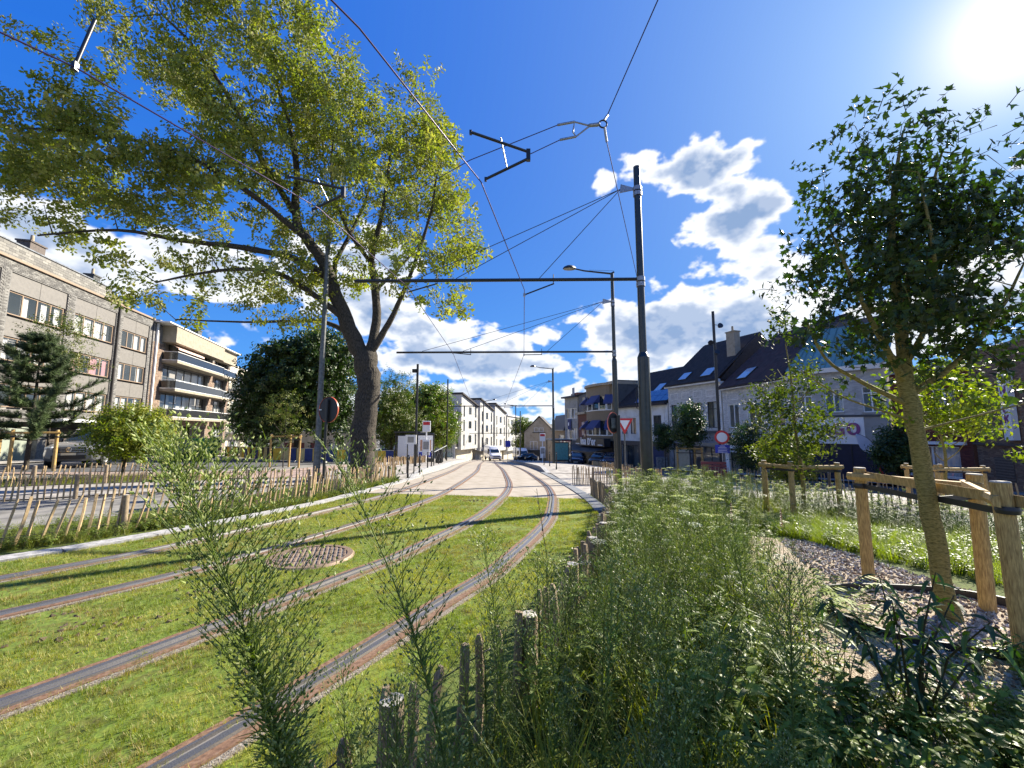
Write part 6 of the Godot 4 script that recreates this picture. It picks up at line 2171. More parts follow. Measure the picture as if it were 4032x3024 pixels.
func car(called: String, label: String, x: float, d: float, fx: float, fd: float, kind: String, paint: String, group := "", up := 0.02) -> Node3D:
	var o := thing(called, label, "van" if kind == "van" else ("pickup" if kind == "pickup" else "car"), P(x, d, up), atan2(fd, fx), group)
	var pm: Material = M[paint]
	var r := 0.33
	var wb := [0.82, 3.35]
	var hw := 0.88
	var L := 4.2
	if kind == "pickup":
		r = 0.40
		wb = [0.95, 4.05]
		hw = 0.97
		L = 5.25
		part("body", loft([[0.0, 0.42, 0.92, 0.80, 0.76], [-0.10, 0.30, 1.02, 0.92, 0.86], [-0.45, 0.28, 1.12, 0.97, 0.90], [-1.3, 0.30, 1.20, 0.97, 0.90], [-1.7, 0.34, 1.22, 0.97, 0.92], [-3.6, 0.34, 1.22, 0.97, 0.92], [-3.7, 0.36, 1.20, 0.97, 0.94], [-5.1, 0.42, 1.20, 0.96, 0.94], [-5.25, 0.5, 1.15, 0.92, 0.9]]), pm, o)
		part("cabin_glass", loft([[-1.45, 1.12, 1.22, 0.88, 0.84], [-2.05, 1.15, 1.72, 0.86, 0.70], [-2.5, 1.15, 1.80, 0.86, 0.70], [-3.3, 1.15, 1.78, 0.86, 0.70], [-3.62, 1.15, 1.70, 0.86, 0.70]]), M.car_glass, o)
		part("roof", loft([[-1.98, 1.735, 1.76, 0.70, 0.66], [-2.5, 1.79, 1.84, 0.72, 0.66], [-3.3, 1.77, 1.82, 0.72, 0.66], [-3.64, 1.70, 1.74, 0.70, 0.66]]), pm, o)
	elif kind == "van":
		r = 0.35
		wb = [0.95, 4.3]
		hw = 0.98
		L = 5.6
		part("body", loft([[0.0, 0.4, 0.95, 0.85, 0.8], [-0.15, 0.3, 1.1, 0.95, 0.88], [-0.9, 0.28, 1.3, 0.98, 0.9], [-1.5, 0.3, 2.25, 0.99, 0.84], [-2.0, 0.3, 2.45, 1.0, 0.88], [-5.4, 0.32, 2.45, 1.0, 0.88], [-5.6, 0.4, 2.35, 0.96, 0.85]]), pm, o)
		var ws := MB.new()
		ws.quad(Vector3(-0.86, 1.36, 0.78), Vector3(-0.86, 1.36, -0.78), Vector3(-1.46, 2.15, -0.70), Vector3(-1.46, 2.15, 0.70))
		part("windscreen", ws, M.car_glass, o)
		for s in [-1.0, 1.0]:
			part("side_window", _span(Vector3(-2.3, 1.35, s * 0.985 - 0.02), Vector3(-1.35, 1.95, s * 0.985 + 0.02)), M.car_glass, o)
	else:
		part("body", loft([[0.0, 0.40, 0.72, 0.72, 0.66], [-0.12, 0.26, 0.80, 0.84, 0.76], [-0.6, 0.22, 0.90, 0.88, 0.80], [-1.2, 0.24, 0.98, 0.88, 0.82], [-3.5, 0.24, 1.0, 0.88, 0.82], [-4.05, 0.28, 0.98, 0.86, 0.78], [-4.2, 0.4, 0.85, 0.80, 0.70]]), pm, o)
		part("cabin_glass", loft([[-1.0, 0.9, 0.98, 0.78, 0.74], [-1.75, 0.92, 1.40, 0.78, 0.60], [-2.4, 0.92, 1.46, 0.78, 0.60], [-3.3, 0.92, 1.42, 0.78, 0.60], [-3.95, 0.92, 1.02, 0.76, 0.66]]), M.car_glass, o)
		part("roof", loft([[-1.72, 1.40, 1.43, 0.60, 0.56], [-2.4, 1.455, 1.50, 0.62, 0.56], [-3.3, 1.415, 1.46, 0.62, 0.56], [-3.4, 1.38, 1.42, 0.60, 0.56]]), pm, o)
	for s in [-1.0, 1.0]:
		for q in wb:
			wheel(o, Vector3(-q, r, s * (hw - 0.10)), r, 0.24, s)
			# dark arch round the wheel
			var arch := MB.new()
			arch.lathe([[r * 1.02, 0.012], [r * 1.20, 0.012]], 20, Transform3D(Basis(Vector3.RIGHT, PI / 2.0 * s), Vector3(-q, r + 0.03, s * (hw - 0.005))))
			part("wheel_arch", arch, M.sign_black, o)
		var yl: float = {"pickup": 0.90, "van": 0.88}.get(kind, 0.66)
		var lb := MB.new()
		lb.bevel_box(Vector3(-0.10, yl, s * (hw - 0.25)), Vector3(0.16, 0.16, 0.36), 0.04, yaw(-0.30 * s))
		part("headlight", lb, M.lamp_glass, o)
		part("tail_light", _span(Vector3(-L + 0.0, yl - 0.05, s * (hw - 0.28)), Vector3(-L + 0.12, yl + 0.15, s * (hw - 0.08))), M.tail_red, o)
		var mr := MB.new()
		mr.bevel_box(Vector3(-1.75 if kind != "car" else -1.35, 1.25 if kind != "car" else 1.02, s * (hw + 0.10)), Vector3(0.12, 0.18, 0.2), 0.03)
		part("wing_mirror", mr, M.car_black, o)
	var gy: float = {"pickup": 0.82, "van": 0.74}.get(kind, 0.58)
	var gb := MB.new()
	gb.bevel_box(Vector3(-0.015, gy, 0), Vector3(0.09, 0.26 if kind == "pickup" else 0.12, 1.15), 0.02)
	var gr := part("grille", gb, M.sign_black, o)
	for k in 3:
		part("grille_bar", _span(Vector3(0.03, gy - 0.08 + 0.08 * k, -0.55), Vector3(0.042, gy - 0.066 + 0.08 * k, 0.55)), M.chrome, gr)
	part("lower_intake", _span(Vector3(-0.06, gy - 0.42, -0.6), Vector3(0.03, gy - 0.24, 0.6)), M.sign_black, o)
	part("number_plate", _span(Vector3(0.03, gy - 0.24, -0.26), Vector3(0.055, gy - 0.13, 0.26)), M.plate_yellow, o)
	part("rear_plate", _span(Vector3(-L - 0.03, 0.62, -0.26), Vector3(-L, 0.73, 0.26)), M.plate_yellow, o)
	return o

func build_vehicles() -> void:
	var p := car("pickup_truck", "grey pickup truck facing the camera behind the round shrub", -20.6, 19.4, 0.42, -0.91, "pickup", "car_grey")
	# round emblem with its two stacked letters
	var bas := Basis(Vector3(0, 0, -1), Vector3.UP, Vector3(1, 0, 0))
	var e := MB.new()
	e.ring(Vector3(0.048, 0.84, 0), 0.085, 0.105, bas, 24)
	var em := part("emblem", e, M.chrome, p)
	for seg in [[-0.05, 0.075, 0.0, 0.005], [0.05, 0.075, 0.0, 0.005], [-0.08, 0.02, -0.035, -0.075], [-0.035, -0.075, 0.0, -0.01], [0.0, -0.01, 0.035, -0.075], [0.035, -0.075, 0.08, 0.02]]:
		var s := MB.new()
		s.rod(Vector3(0.05, 0.84 + seg[1], -seg[0]), Vector3(0.05, 0.84 + seg[3], -seg[2]), 0.008, 4)
		part("emblem_stroke", s, M.chrome, em)
	# twin-axle trailer behind the shrub
	var t := thing("car_trailer", "low twin-axle flat trailer with a dark load behind the shrub", "trailer", P(-22.9, 27.5), atan2(-0.95, 0.1))
	part("deck", _span(Vector3(-4.6, 0.5, -0.95), Vector3(0, 0.62, 0.95)), M.galvanised, t)
	part("side_rail", _span(Vector3(-4.6, 0.62, 0.91), Vector3(0, 0.85, 0.95)), M.galvanised, t)
	part("side_rail", _span(Vector3(-4.6, 0.62, -0.95), Vector3(0, 0.85, -0.91)), M.galvanised, t)
	for q in [1.9, 2.6]:
		for s in [-1.0, 1.0]:
			wheel(t, Vector3(-q, 0.3, s * 0.9), 0.3, 0.2, s)
	var b := MB.new()
	b.rod(Vector3(0, 0.5, 0), Vector3(1.2, 0.45, 0), 0.05, 6)
	part("drawbar", b, M.galvanised, t)
	b = MB.new()
	b.lathe([[0.9, 0.0], [0.75, 0.5], [0.3, 0.8], [0.0, 0.85]], 12, Transform3D(Basis.from_scale(Vector3(1.6, 0.9, 0.9)), Vector3(-2.4, 0.62, 0)))
	part("covered_load", b, M.dark_plaster, t)
	var g := thing("green_skip", "bright green container glimpsed behind the round shrub", "container", P(-23.4, 30.5), 0.3)
	b = MB.new()
	b.slab(PackedVector2Array([Vector2(-1.2, 0.1), Vector2(1.2, 0.1), Vector2(1.5, 1.5), Vector2(-1.5, 1.5)]), -0.8, 0.8)
	part("tub", b, mat("skip_green", lin(0.03, 0.30, 0.09), 0.6, {"tex": "stain", "size": 1.5}), g)
	part("rim", _span(Vector3(-1.55, 1.5, -0.85), Vector3(1.55, 1.58, 0.85)), M.skip_green, g)
	# small vehicles farther off
	car("parked_car", "white parked car beyond the far hoarding left of the bus stop", -12.6, 50.5, 1.0, 0.1, "car", "car_white", "parked cars")
	car("delivery_van", "white van parked below the white flats", -2.6, 70, 0.3, -1, "van", "car_white", "white vans down the hill")
	car("delivery_van", "second white van at the far bend before the gabled house", 2.6, 80, 0.3, -1, "van", "car_white", "white vans down the hill")
	car("parked_car", "dark hatchback parked leftmost before the cafe awning", 7.7, 50.5, -0.3, -1, "car", "car_blue", "parked cars")
	car("parked_car", "black car with a pale windscreen parked before the cafe", 9.3, 46.5, -0.45, -1, "car", "car_black", "parked cars")
	car("parked_car", "dark blue car parked nearest the second tram pole", 10.7, 45.5, -0.3, -1, "car", "car_blue", "parked cars")
	car("parked_car", "dark car parked at the corner before the white vans", 0.4, 72.5, -1, 0.2, "car", "car_black", "parked cars")
	for q in [[1.4, 64.0, "black motorcycle parked left of the far pole"], [2.6, 62.0, "black motorcycle parked by the right platform end"]]:
		var m := thing("motorcycle", q[2], "motorcycle", P(q[0], q[1], 0.02), 0.6, "motorcycles down the street")
		for x in [-0.65, 0.65]:
			b = MB.new()
			b.lathe([[0.2, 0.05], [0.32, 0.05], [0.34, 0.0], [0.32, -0.05], [0.2, -0.05]], 16, Transform3D(Basis(Vector3.RIGHT, PI / 2), Vector3(x, 0.33, 0)))
			part("wheel", b, M.tyre, m)
		part("body", loft([[0.45, 0.45, 0.85, 0.12, 0.12], [0.2, 0.4, 1.0, 0.2, 0.16], [-0.3, 0.4, 0.82, 0.18, 0.16], [-0.8, 0.6, 0.88, 0.14, 0.1]]), M.car_black, m)
		b = MB.new()
		b.rod(Vector3(0.65, 0.35, 0), Vector3(0.4, 1.05, 0), 0.04, 6)
		b.rod(Vector3(0.4, 1.05, -0.35), Vector3(0.4, 1.05, 0.35), 0.02, 5)
		part("handlebar", b, M.black_paint, m)

# ====================================================================== trees
# one small twig with leaves; shape: list of outline points of a leaf (x across, y along)
func leaf_outline(kind: String) -> Array:
	if kind == "maple":
		var o := []
		for q in [[0.0, -0.02], [0.18, 0.02], [0.46, 0.12], [0.30, 0.26], [0.52, 0.52], [0.24, 0.50], [0.16, 0.60], [0.0, 1.0]]:
			o.append(Vector2(q[0], q[1]))
		return o
	if kind == "lance":
		return [Vector2(0, 0), Vector2(0.10, 0.25), Vector2(0.11, 0.5), Vector2(0.05, 0.8), Vector2(0, 1.0)]
	if kind == "silver":
		return [Vector2(0, 0), Vector2(0.34, 0.18), Vector2(0.20, 0.38), Vector2(0.34, 0.62), Vector2(0, 1.0)]
	return [Vector2(0, 0), Vector2(0.26, 0.28), Vector2(0.27, 0.58), Vector2(0, 1.0)]

func add_leaf(b: MB, p: Vector3, dir: Vector3, nrm: Vector3, size: float, kind: String, fold := 0.25, droop := 0.2) -> void:
	var y := dir.normalized()
	var x := y.cross(nrm).normalized()
	var z := x.cross(y).normalized()
	var out := leaf_outline(kind)
	for s in [-1.0, 1.0]:
		var pts := []
		for q in out:
			pts.append(p + x * (q.x * s * size) + y * (q.y * size) + z * (q.x * size * fold - q.y * q.y * size * droop))
		for i in range(1, pts.size() - 1):
			if kind == "maple" or kind == "silver":
				# fan from the stem base keeps the lobes
				if s > 0: b.tri(pts[0], pts[i], pts[i + 1])
				else: b.tri(pts[0], pts[i + 1], pts[i])
			else:
				var mid0: Vector3 = p + y * (out[i].y * size) - z * (out[i].y * out[i].y * size * droop)
				if i == 1:
					if s > 0: b.tri(pts[0], pts[1], mid0)
					else: b.tri(pts[0], mid0, pts[1])
				var mid1: Vector3 = p + y * (out[i + 1].y * size) - z * (out[i + 1].y * out[i + 1].y * size * droop)
				if s > 0:
					b.tri(mid0, pts[i], pts[i + 1])
					if i + 1 < pts.size() - 1: b.tri(mid0, pts[i + 1], mid1)
				else:
					b.tri(mid0, pts[i + 1], pts[i])
					if i + 1 < pts.size() - 1: b.tri(mid0, mid1, pts[i + 1])

func sprig(seed_: int, kind: String, leaves: int, size: float, long: float, spread := 1.0) -> ArrayMesh:
	var r := RandomNumberGenerator.new()
	r.seed = seed_
	var b := MB.new()
	b.colored = true
	b.tint = Color(0.35, 0.28, 0.18)
	b.tube([Vector3.ZERO, Vector3(0, long * 0.6, 0.02), Vector3(0.01, long, 0)], [0.004, 0.003, 0.001], 3, false)
	for i in leaves:
		var f := (i + 0.6) / leaves
		var a := i * 2.4 + r.randf_range(-0.5, 0.5)
		var out := Vector3(cos(a), r.randf_range(-0.3, 0.7), sin(a)) * spread + Vector3(0, 0.35, 0)
		var nr := Vector3(r.randf_range(-0.6, 0.6), 1.0, r.randf_range(-0.6, 0.6)).normalized()
		var k := r.randf_range(0.8, 1.15)
		b.tint = Color(k * r.randf_range(0.9, 1.1), k, k * r.randf_range(0.8, 1.1))
		add_leaf(b, Vector3(0, f * long, 0) + out.normalized() * size * 0.3, out, nr, size * r.randf_range(0.7, 1.15), kind, r.randf_range(0.1, 0.4), r.randf_range(0.1, 0.5))
	return b.mesh()

# a crown grown to fill lobes: points are joined to the nearest older wood by thin twigs
class Wood:
	var p := PackedVector3Array()
	var r := PackedFloat32Array()

func grow(t: Node3D, wood: Wood, trunk: MB, lobes: Array, count: int, sprigs: Array, per: int, spread: float, tints: Array, leafm: String, barkm: String, up_bias := 0.3, twig_r := 0.016, wind := Vector3.ZERO) -> void:
	var total := 0.0
	for l in lobes: total += l[3] * l[4] * l[5] * (l[6] if l.size() > 6 else 1.0)
	var cents := []
	for l in lobes:
		var n := int(round(count * l[3] * l[4] * l[5] * (l[6] if l.size() > 6 else 1.0) / total))
		for i in maxi(n, 3):
			var q := Vector3.ZERO
			while true:
				q = Vector3(rr(-1, 1), rr(-1, 1), rr(-1, 1))
				if q.length() < 1.0: break
			# crowns are fuller towards their skin
			q = q.normalized() * pow(q.length(), 0.62)
			cents.append(Vector3(l[0], l[1], l[2]) + q * Vector3(l[3], l[4], l[5]))
	var base_n := wood.p.size()
	var order := []
	for c in cents:
		var best := 1e9
		for i in range(0, base_n):
			best = minf(best, c.distance_squared_to(wood.p[i]))
		order.append([best, c])
	order.sort_custom(func(a, b): return a[0] < b[0])
	var places := [[], [], []]
	var cols := [PackedColorArray(), PackedColorArray(), PackedColorArray()]
	for e in order:
		var c: Vector3 = e[1]
		var bi := 0
		var bd := 1e9
		for i in wood.p.size():
			var dd := c.distance_squared_to(wood.p[i])
			if dd < bd:
				bd = dd
				bi = i
		var a := wood.p[bi]
		var len := sqrt(bd)
		var r0 := minf(wood.r[bi] * 0.7, twig_r + 0.006 * len)
		var mid := a.lerp(c, 0.5) + Vector3(rr(-0.1, 0.1), up_bias * 0.25 , rr(-0.1, 0.1)) * len
		if len > 0.05:
			trunk.tube([a, a.lerp(mid, 0.55), mid, mid.lerp(c, 0.6), c], [r0, r0 * 0.8, r0 * 0.6, r0 * 0.42, 0.004], 4, false)
		for f in [0.35, 0.65, 1.0]:
			wood.p.append(a.lerp(mid, f / 0.5) if f < 0.5 else mid.lerp(c, (f - 0.5) * 2.0))
			wood.r.append(lerpf(r0, 0.005, f))
		var dirm := (c - a).normalized()
		for k in per:
			var off := Vector3(rng.randfn(0, 1), rng.randfn(0, 0.8), rng.randfn(0, 1)) * spread
			if wind != Vector3.ZERO:
				off = off * 0.72 + (dirm + wind).normalized() * rng.randfn(0.1, 1.0) * spread * 1.5
			var dr := (dirm * 0.8 + off.normalized() * 0.9 + Vector3(0, up_bias, 0) + wind).normalized()
			var side := dr.cross(Vector3(rr(-1, 1), rr(-1, 1), rr(-1, 1))).normalized()
			var bs := Basis(side, dr, side.cross(dr)).scaled_local(Vector3.ONE * rr(0.75, 1.3))
			var w := rng.randi() % sprigs.size()
			places[w].append(Transform3D(bs, c + off))
			var tn: Array = tints[rng.randi() % tints.size()]
			var kk := rr(0.8, 1.2)
			cols[w].append(Color(tn[0] * kk, tn[1] * kk, tn[2] * kk))
	part("trunk", trunk, M[barkm], t)
	for w in sprigs.size():
		if places[w].size() > 0:
			var o := copies("crown", sprigs[w], M[leafm], places[w], t, cols[w])
			o.set_meta("kind", "stuff")

func limb(b: MB, wood: Wood, pts: Array, r0: float, r1: float, sides := 9) -> void:
	# smooth a rough limb, wobble it slightly, remember its nodes
	var out := []
	var rad := []
	for i in pts.size() - 1:
		var p0: Vector3 = pts[maxi(i - 1, 0)]
		var p1: Vector3 = pts[i]
		var p2: Vector3 = pts[i + 1]
		var p3: Vector3 = pts[mini(i + 2, pts.size() - 1)]
		for k in 4:
			out.append(p1.cubic_interpolate(p2, p0, p3, k / 4.0))
	out.append(pts[pts.size() - 1])
	for i in out.size():
		var f := float(i) / (out.size() - 1)
		var rad_i := lerpf(r0, r1, pow(f, 0.85))
		rad.append(rad_i * rr(0.94, 1.06))
		if i > 0 and i < out.size() - 1:
			out[i] += Vector3(rr(-1, 1), rr(-1, 1), rr(-1, 1)) * rad_i * 0.12
		if f > 0.15 or r0 < 0.2:
			wood.p.append(out[i])
			wood.r.append(rad_i)
	b.tube(out, rad, sides)

func build_trees() -> void:
	maple_by_track()
	street_trees()
	staked_maple()

func maple_by_track() -> void:
	var o := P(-6.05, 17.0)
	var t := thing("silver_maple", "large old silver maple with spreading limbs and pale leaves left of the tracks", "tree", o)
	var b := MB.new()
	var w := Wood.new()
	var z := 17.0
	# limbs in metres from the foot: x, y, towards the viewer
	limb(b, w, [Vector3(0, -0.1, 0), Vector3(-0.05, 0.8, 0), Vector3(-0.02, 2.0, 0), Vector3(0.08, 3.4, 0.02), Vector3(0.02, 4.6, 0.0), Vector3(-0.1, 5.3, 0)], 0.50, 0.44, 34)
	b.tube([Vector3(0.0, -0.1, 0), Vector3(0, 0.25, 0), Vector3(0, 0.7, 0)], [0.68, 0.53, 0.46], 16, false)
	# main limb to the left
	limb(b, w, [Vector3(-0.12, 4.9, 0), Vector3(-0.75, 6.2, 0.15), Vector3(-1.35, 7.7, 0.3), Vector3(-1.85, 8.9, 0.3), Vector3(-2.6, 10.0, 0.2), Vector3(-3.2, 10.8, 0.1), Vector3(-3.4, 12.0, 0.0), Vector3(-3.3, 13.2, 0.2), Vector3(-3.6, 15.2, 0.5), Vector3(-4.2, 17.0, 0.6)], 0.36, 0.07, 12)
	limb(b, w, [Vector3(-3.4, 11.4, 0.1), Vector3(-4.4, 13.2, 0.8), Vector3(-5.6, 15.6, 1.4), Vector3(-6.8, 17.4, 1.9), Vector3(-8.0, 18.6, 2.2)], 0.14, 0.04)
	limb(b, w, [Vector3(-2.6, 10.0, 0.2), Vector3(-4.4, 11.4, 1.4), Vector3(-6.4, 12.4, 2.4), Vector3(-8.6, 12.6, 3.2), Vector3(-11.0, 12.4, 3.8)], 0.13, 0.03)
	# long level limb to the left
	limb(b, w, [Vector3(-1.6, 8.3, 0.3), Vector3(-2.9, 9.0, 0.8), Vector3(-4.8, 9.2, 1.4), Vector3(-6.6, 9.2, 2.0), Vector3(-8.4, 9.3, 2.6), Vector3(-10.6, 8.8, 3.2)], 0.17, 0.03)
	limb(b, w, [Vector3(-0.9, 6.6, 0.2), Vector3(-2.2, 7.6, 0.9), Vector3(-3.4, 8.2, 1.4), Vector3(-5.0, 8.0, 2.0), Vector3(-7.0, 7.4, 2.4)], 0.15, 0.03)
	limb(b, w, [Vector3(-0.6, 5.9, 0.1), Vector3(-1.9, 6.6, -0.4), Vector3(-3.6, 6.8, -0.8), Vector3(-5.6, 6.7, -0.6), Vector3(-8.0, 6.6, 0.2)], 0.13, 0.025)
	limb(b, w, [Vector3(-1.3, 7.6, 0.2), Vector3(-1.9, 9.4, -0.8), Vector3(-1.4, 11.4, -1.4), Vector3(-0.8, 13.6, -1.6), Vector3(-1.2, 15.5, -1.4)], 0.14, 0.03)
	# right limbs
	limb(b, w, [Vector3(0.05, 5.0, 0), Vector3(0.25, 6.6, -0.2), Vector3(0.1, 8.4, -0.3), Vector3(-0.05, 9.4, -0.2), Vector3(0.45, 11.4, 0.1), Vector3(0.65, 12.9, 0.2), Vector3(0.7, 14.4, 0.1)], 0.24, 0.04, 11)
	limb(b, w, [Vector3(0.2, 5.3, 0.05), Vector3(0.75, 6.2, 0.1), Vector3(1.25, 7.2, 0.2), Vector3(1.95, 9.0, 0.3), Vector3(2.6, 11.2, 0.4), Vector3(2.8, 12.8, 0.4)], 0.16, 0.03, 10)
	limb(b, w, [Vector3(0.1, 8.0, -0.3), Vector3(1.0, 9.4, -1.0), Vector3(1.8, 11.0, -1.6), Vector3(2.2, 13.0, -1.8)], 0.09, 0.025)
	limb(b, w, [Vector3(-0.05, 9.2, -0.2), Vector3(-1.0, 10.6, 0.3), Vector3(-1.6, 12.6, 0.6), Vector3(-1.5, 14.6, 0.8)], 0.10, 0.025)
	var k := 0.0191
	var lobes := []
	# crown lobes: where, and how far out they reach
	for q in [[400, 80, 170, 95, 1.6, 2.4, 1.1], [590, 20, 90, 80, 0.6, 2.2, 1.0], [660, 90, 70, 80, 0.0, 2.0, 1.0], [520, 220, 180, 85, 1.2, 2.6, 1.0], [710, 220, 130, 100, 0.0, 2.6, 1.3], [880, 230, 85, 80, 0.0, 2.2, 1.0], [905, 330, 85, 100, 0.0, 2.4, 1.0], [820, 420, 180, 100, 0.0, 2.8, 0.75], [970, 480, 70, 90, 0.2, 2.0, 0.8], [190, 375, 190, 62, 3.4, 2.4, 1.25], [70, 370, 60, 45, 4.0, 1.6, 1.2], [330, 430, 190, 70, 2.6, 2.6, 1.1], [520, 430, 150, 80, 1.4, 2.6, 0.9], [300, 530, 170, 34, 2.8, 2.0, 0.8], [520, 610, 190, 45, 1.2, 2.4, 0.9], [430, 668, 130, 24, 0.8, 1.8, 1.0], [690, 560, 120, 70, 0.0, 2.2, 0.6], [650, 680, 90, 35, 0.4, 1.6, 0.7], [900, 590, 80, 60, 0.2, 1.8, 0.7], [985, 610, 34, 50, 0.2, 1.2, 0.8], [240, 225, 65, 32, 2.8, 1.4, 0.9], [560, 330, 130, 60, 0.8, 2.2, 0.8]]:
		lobes.append([(q[0] - 790.0) * k, (928.0 - q[1]) * k + 2.15 - 0.05, q[4], q[2] * k, q[3] * k, q[5], q[6]])
	var sp := [sprig(41, "silver", 9, 0.15, 0.36), sprig(42, "silver", 8, 0.16, 0.40), sprig(43, "silver", 10, 0.14, 0.34)]
	grow(t, w, b, lobes, 400, sp, 22, 0.30, [[0.29, 0.32, 0.075], [0.35, 0.36, 0.10], [0.23, 0.27, 0.06], [0.40, 0.38, 0.15], [0.27, 0.31, 0.09]], "leaf_silver", "bark", 0.15, 0.018, Vector3(-0.5, 0.1, 0.0))

func simple_tree(called: String, label: String, x: float, d: float, h: float, tr: float, lobes: Array, count: int, sprigs: Array, per: int, spread: float, tints: Array, barkm := "bark_dark", group := "", leafm := "leaf_dark", lean := Vector3.ZERO, stems := 1) -> Node3D:
	var t := thing(called, label, "tree" if tr > 0.03 else "shrub", P(x, d), 0.0, group)
	var b := MB.new()
	var w := Wood.new()
	for s in stems:
		var a := TAU * s / stems + 0.4
		var out := Vector3(cos(a), 0, sin(a)) * (0.0 if stems == 1 else h * 0.22)
		var pts := []
		for k in 5:
			var f := k / 4.0
			pts.append(Vector3(0, -0.06 + h * f, 0) + lean * f * f * h + out * f * f + Vector3(rr(-1, 1), 0, rr(-1, 1)) * tr * (0.0 if k == 0 else 0.8))
		limb(b, w, pts, tr, tr * 0.22, 9)
		# a few stronger branches
		if h > 2.5:
			for k in 7:
				var f := rr(0.35, 0.85)
				var p: Vector3 = pts[int(f * 4)].lerp(pts[mini(int(f * 4) + 1, 4)], fmod(f * 4, 1.0))
				var aa := k * 2.4 + rr(-0.4, 0.4)
				var lobe: Array = lobes[rng.randi() % lobes.size()]
				var reach := minf(lobe[3], lobe[4]) * rr(0.5, 0.85)
				limb(b, w, [p, p + Vector3(cos(aa) * reach * 0.5, reach * 0.35, sin(aa) * reach * 0.5), p + Vector3(cos(aa) * reach, reach * 0.9, sin(aa) * reach)], tr * 0.4 * (1.1 - f), 0.01, 6)
	grow(t, w, b, lobes, count, sprigs, per, spread, tints, leafm, barkm, 0.3, maxf(0.004, tr * 0.1))
	return t

func pine(label: String, x: float, d: float, h: float, reach: float, group: String) -> void:
	var t := thing("pine_tree", label, "tree", P(x, d), 0.0, group)
	var b := MB.new()
	b.tube([Vector3(0, -0.05, 0), Vector3(0.02, h * 0.5, 0), Vector3(0, h, 0)], [h * 0.016, h * 0.011, 0.01], 8)
	# tuft of needles
	var nb := MB.new()
	nb.colored = true
	for k in 42:
		var f := (k % 14) / 14.0
		var a := k * 2.4
		var dr := Vector3(cos(a), 0.9, sin(a)).normalized()
		var p := Vector3(0, f * 0.26, 0)
		var s := dr.cross(Vector3.UP).normalized() * 0.006
		nb.tint = Color(1, 1, 1) * rr(0.8, 1.2)
		nb.tri(p - s, p + s, p + dr * 0.13)
	var tuft := nb.mesh()
	var places := []
	var cols := PackedColorArray()
	var y := h * 0.22
	while y < h * 0.97:
		var f := (y - h * 0.2) / (h * 0.8)
		var long := reach * pow(1.0 - f, 0.75) * rr(0.85, 1.1) + 0.12
		var n := 5 + rng.randi() % 2
		var a0 := rr(0, TAU)
		for k in n:
			var a := a0 + TAU * k / n + rr(-0.25, 0.25)
			var out := Vector3(cos(a), 0, sin(a))
			var l := long * rr(0.5, 1.15)
			var pts := [Vector3(0, y, 0), Vector3(0, y + 0.05 * l, 0) + out * l * 0.5, Vector3(0, y + 0.38 * l, 0) + out * l]
			b.tube(pts, [0.022, 0.014, 0.006], 4, false)
			for q in 11:
				var g := 0.22 + 0.78 * q / 10.0
				var base: Vector3 = pts[0].lerp(pts[1], g / 0.5) if g < 0.5 else pts[1].lerp(pts[2], (g - 0.5) * 2.0)
				for e in 5:
					var dr := (out * 0.8 + Vector3(rr(-0.9, 0.9), rr(0.2, 1.1), rr(-0.9, 0.9))).normalized()
					var s := dr.cross(Vector3(0.3, 0.2, 1)).normalized()
					places.append(Transform3D(Basis(s, dr, s.cross(dr)).scaled_local(Vector3.ONE * rr(0.8, 1.5)), base + dr * 0.03))
					var kk := rr(0.7, 1.3)
					cols.append(Color(0.055 * kk, 0.085 * kk, 0.026 * kk))
		y += h * rr(0.07, 0.11)
	part("trunk", b, M.bark_dark, t)
	copies("crown", tuft, M.needle, places, t, cols).set_meta("kind", "stuff")

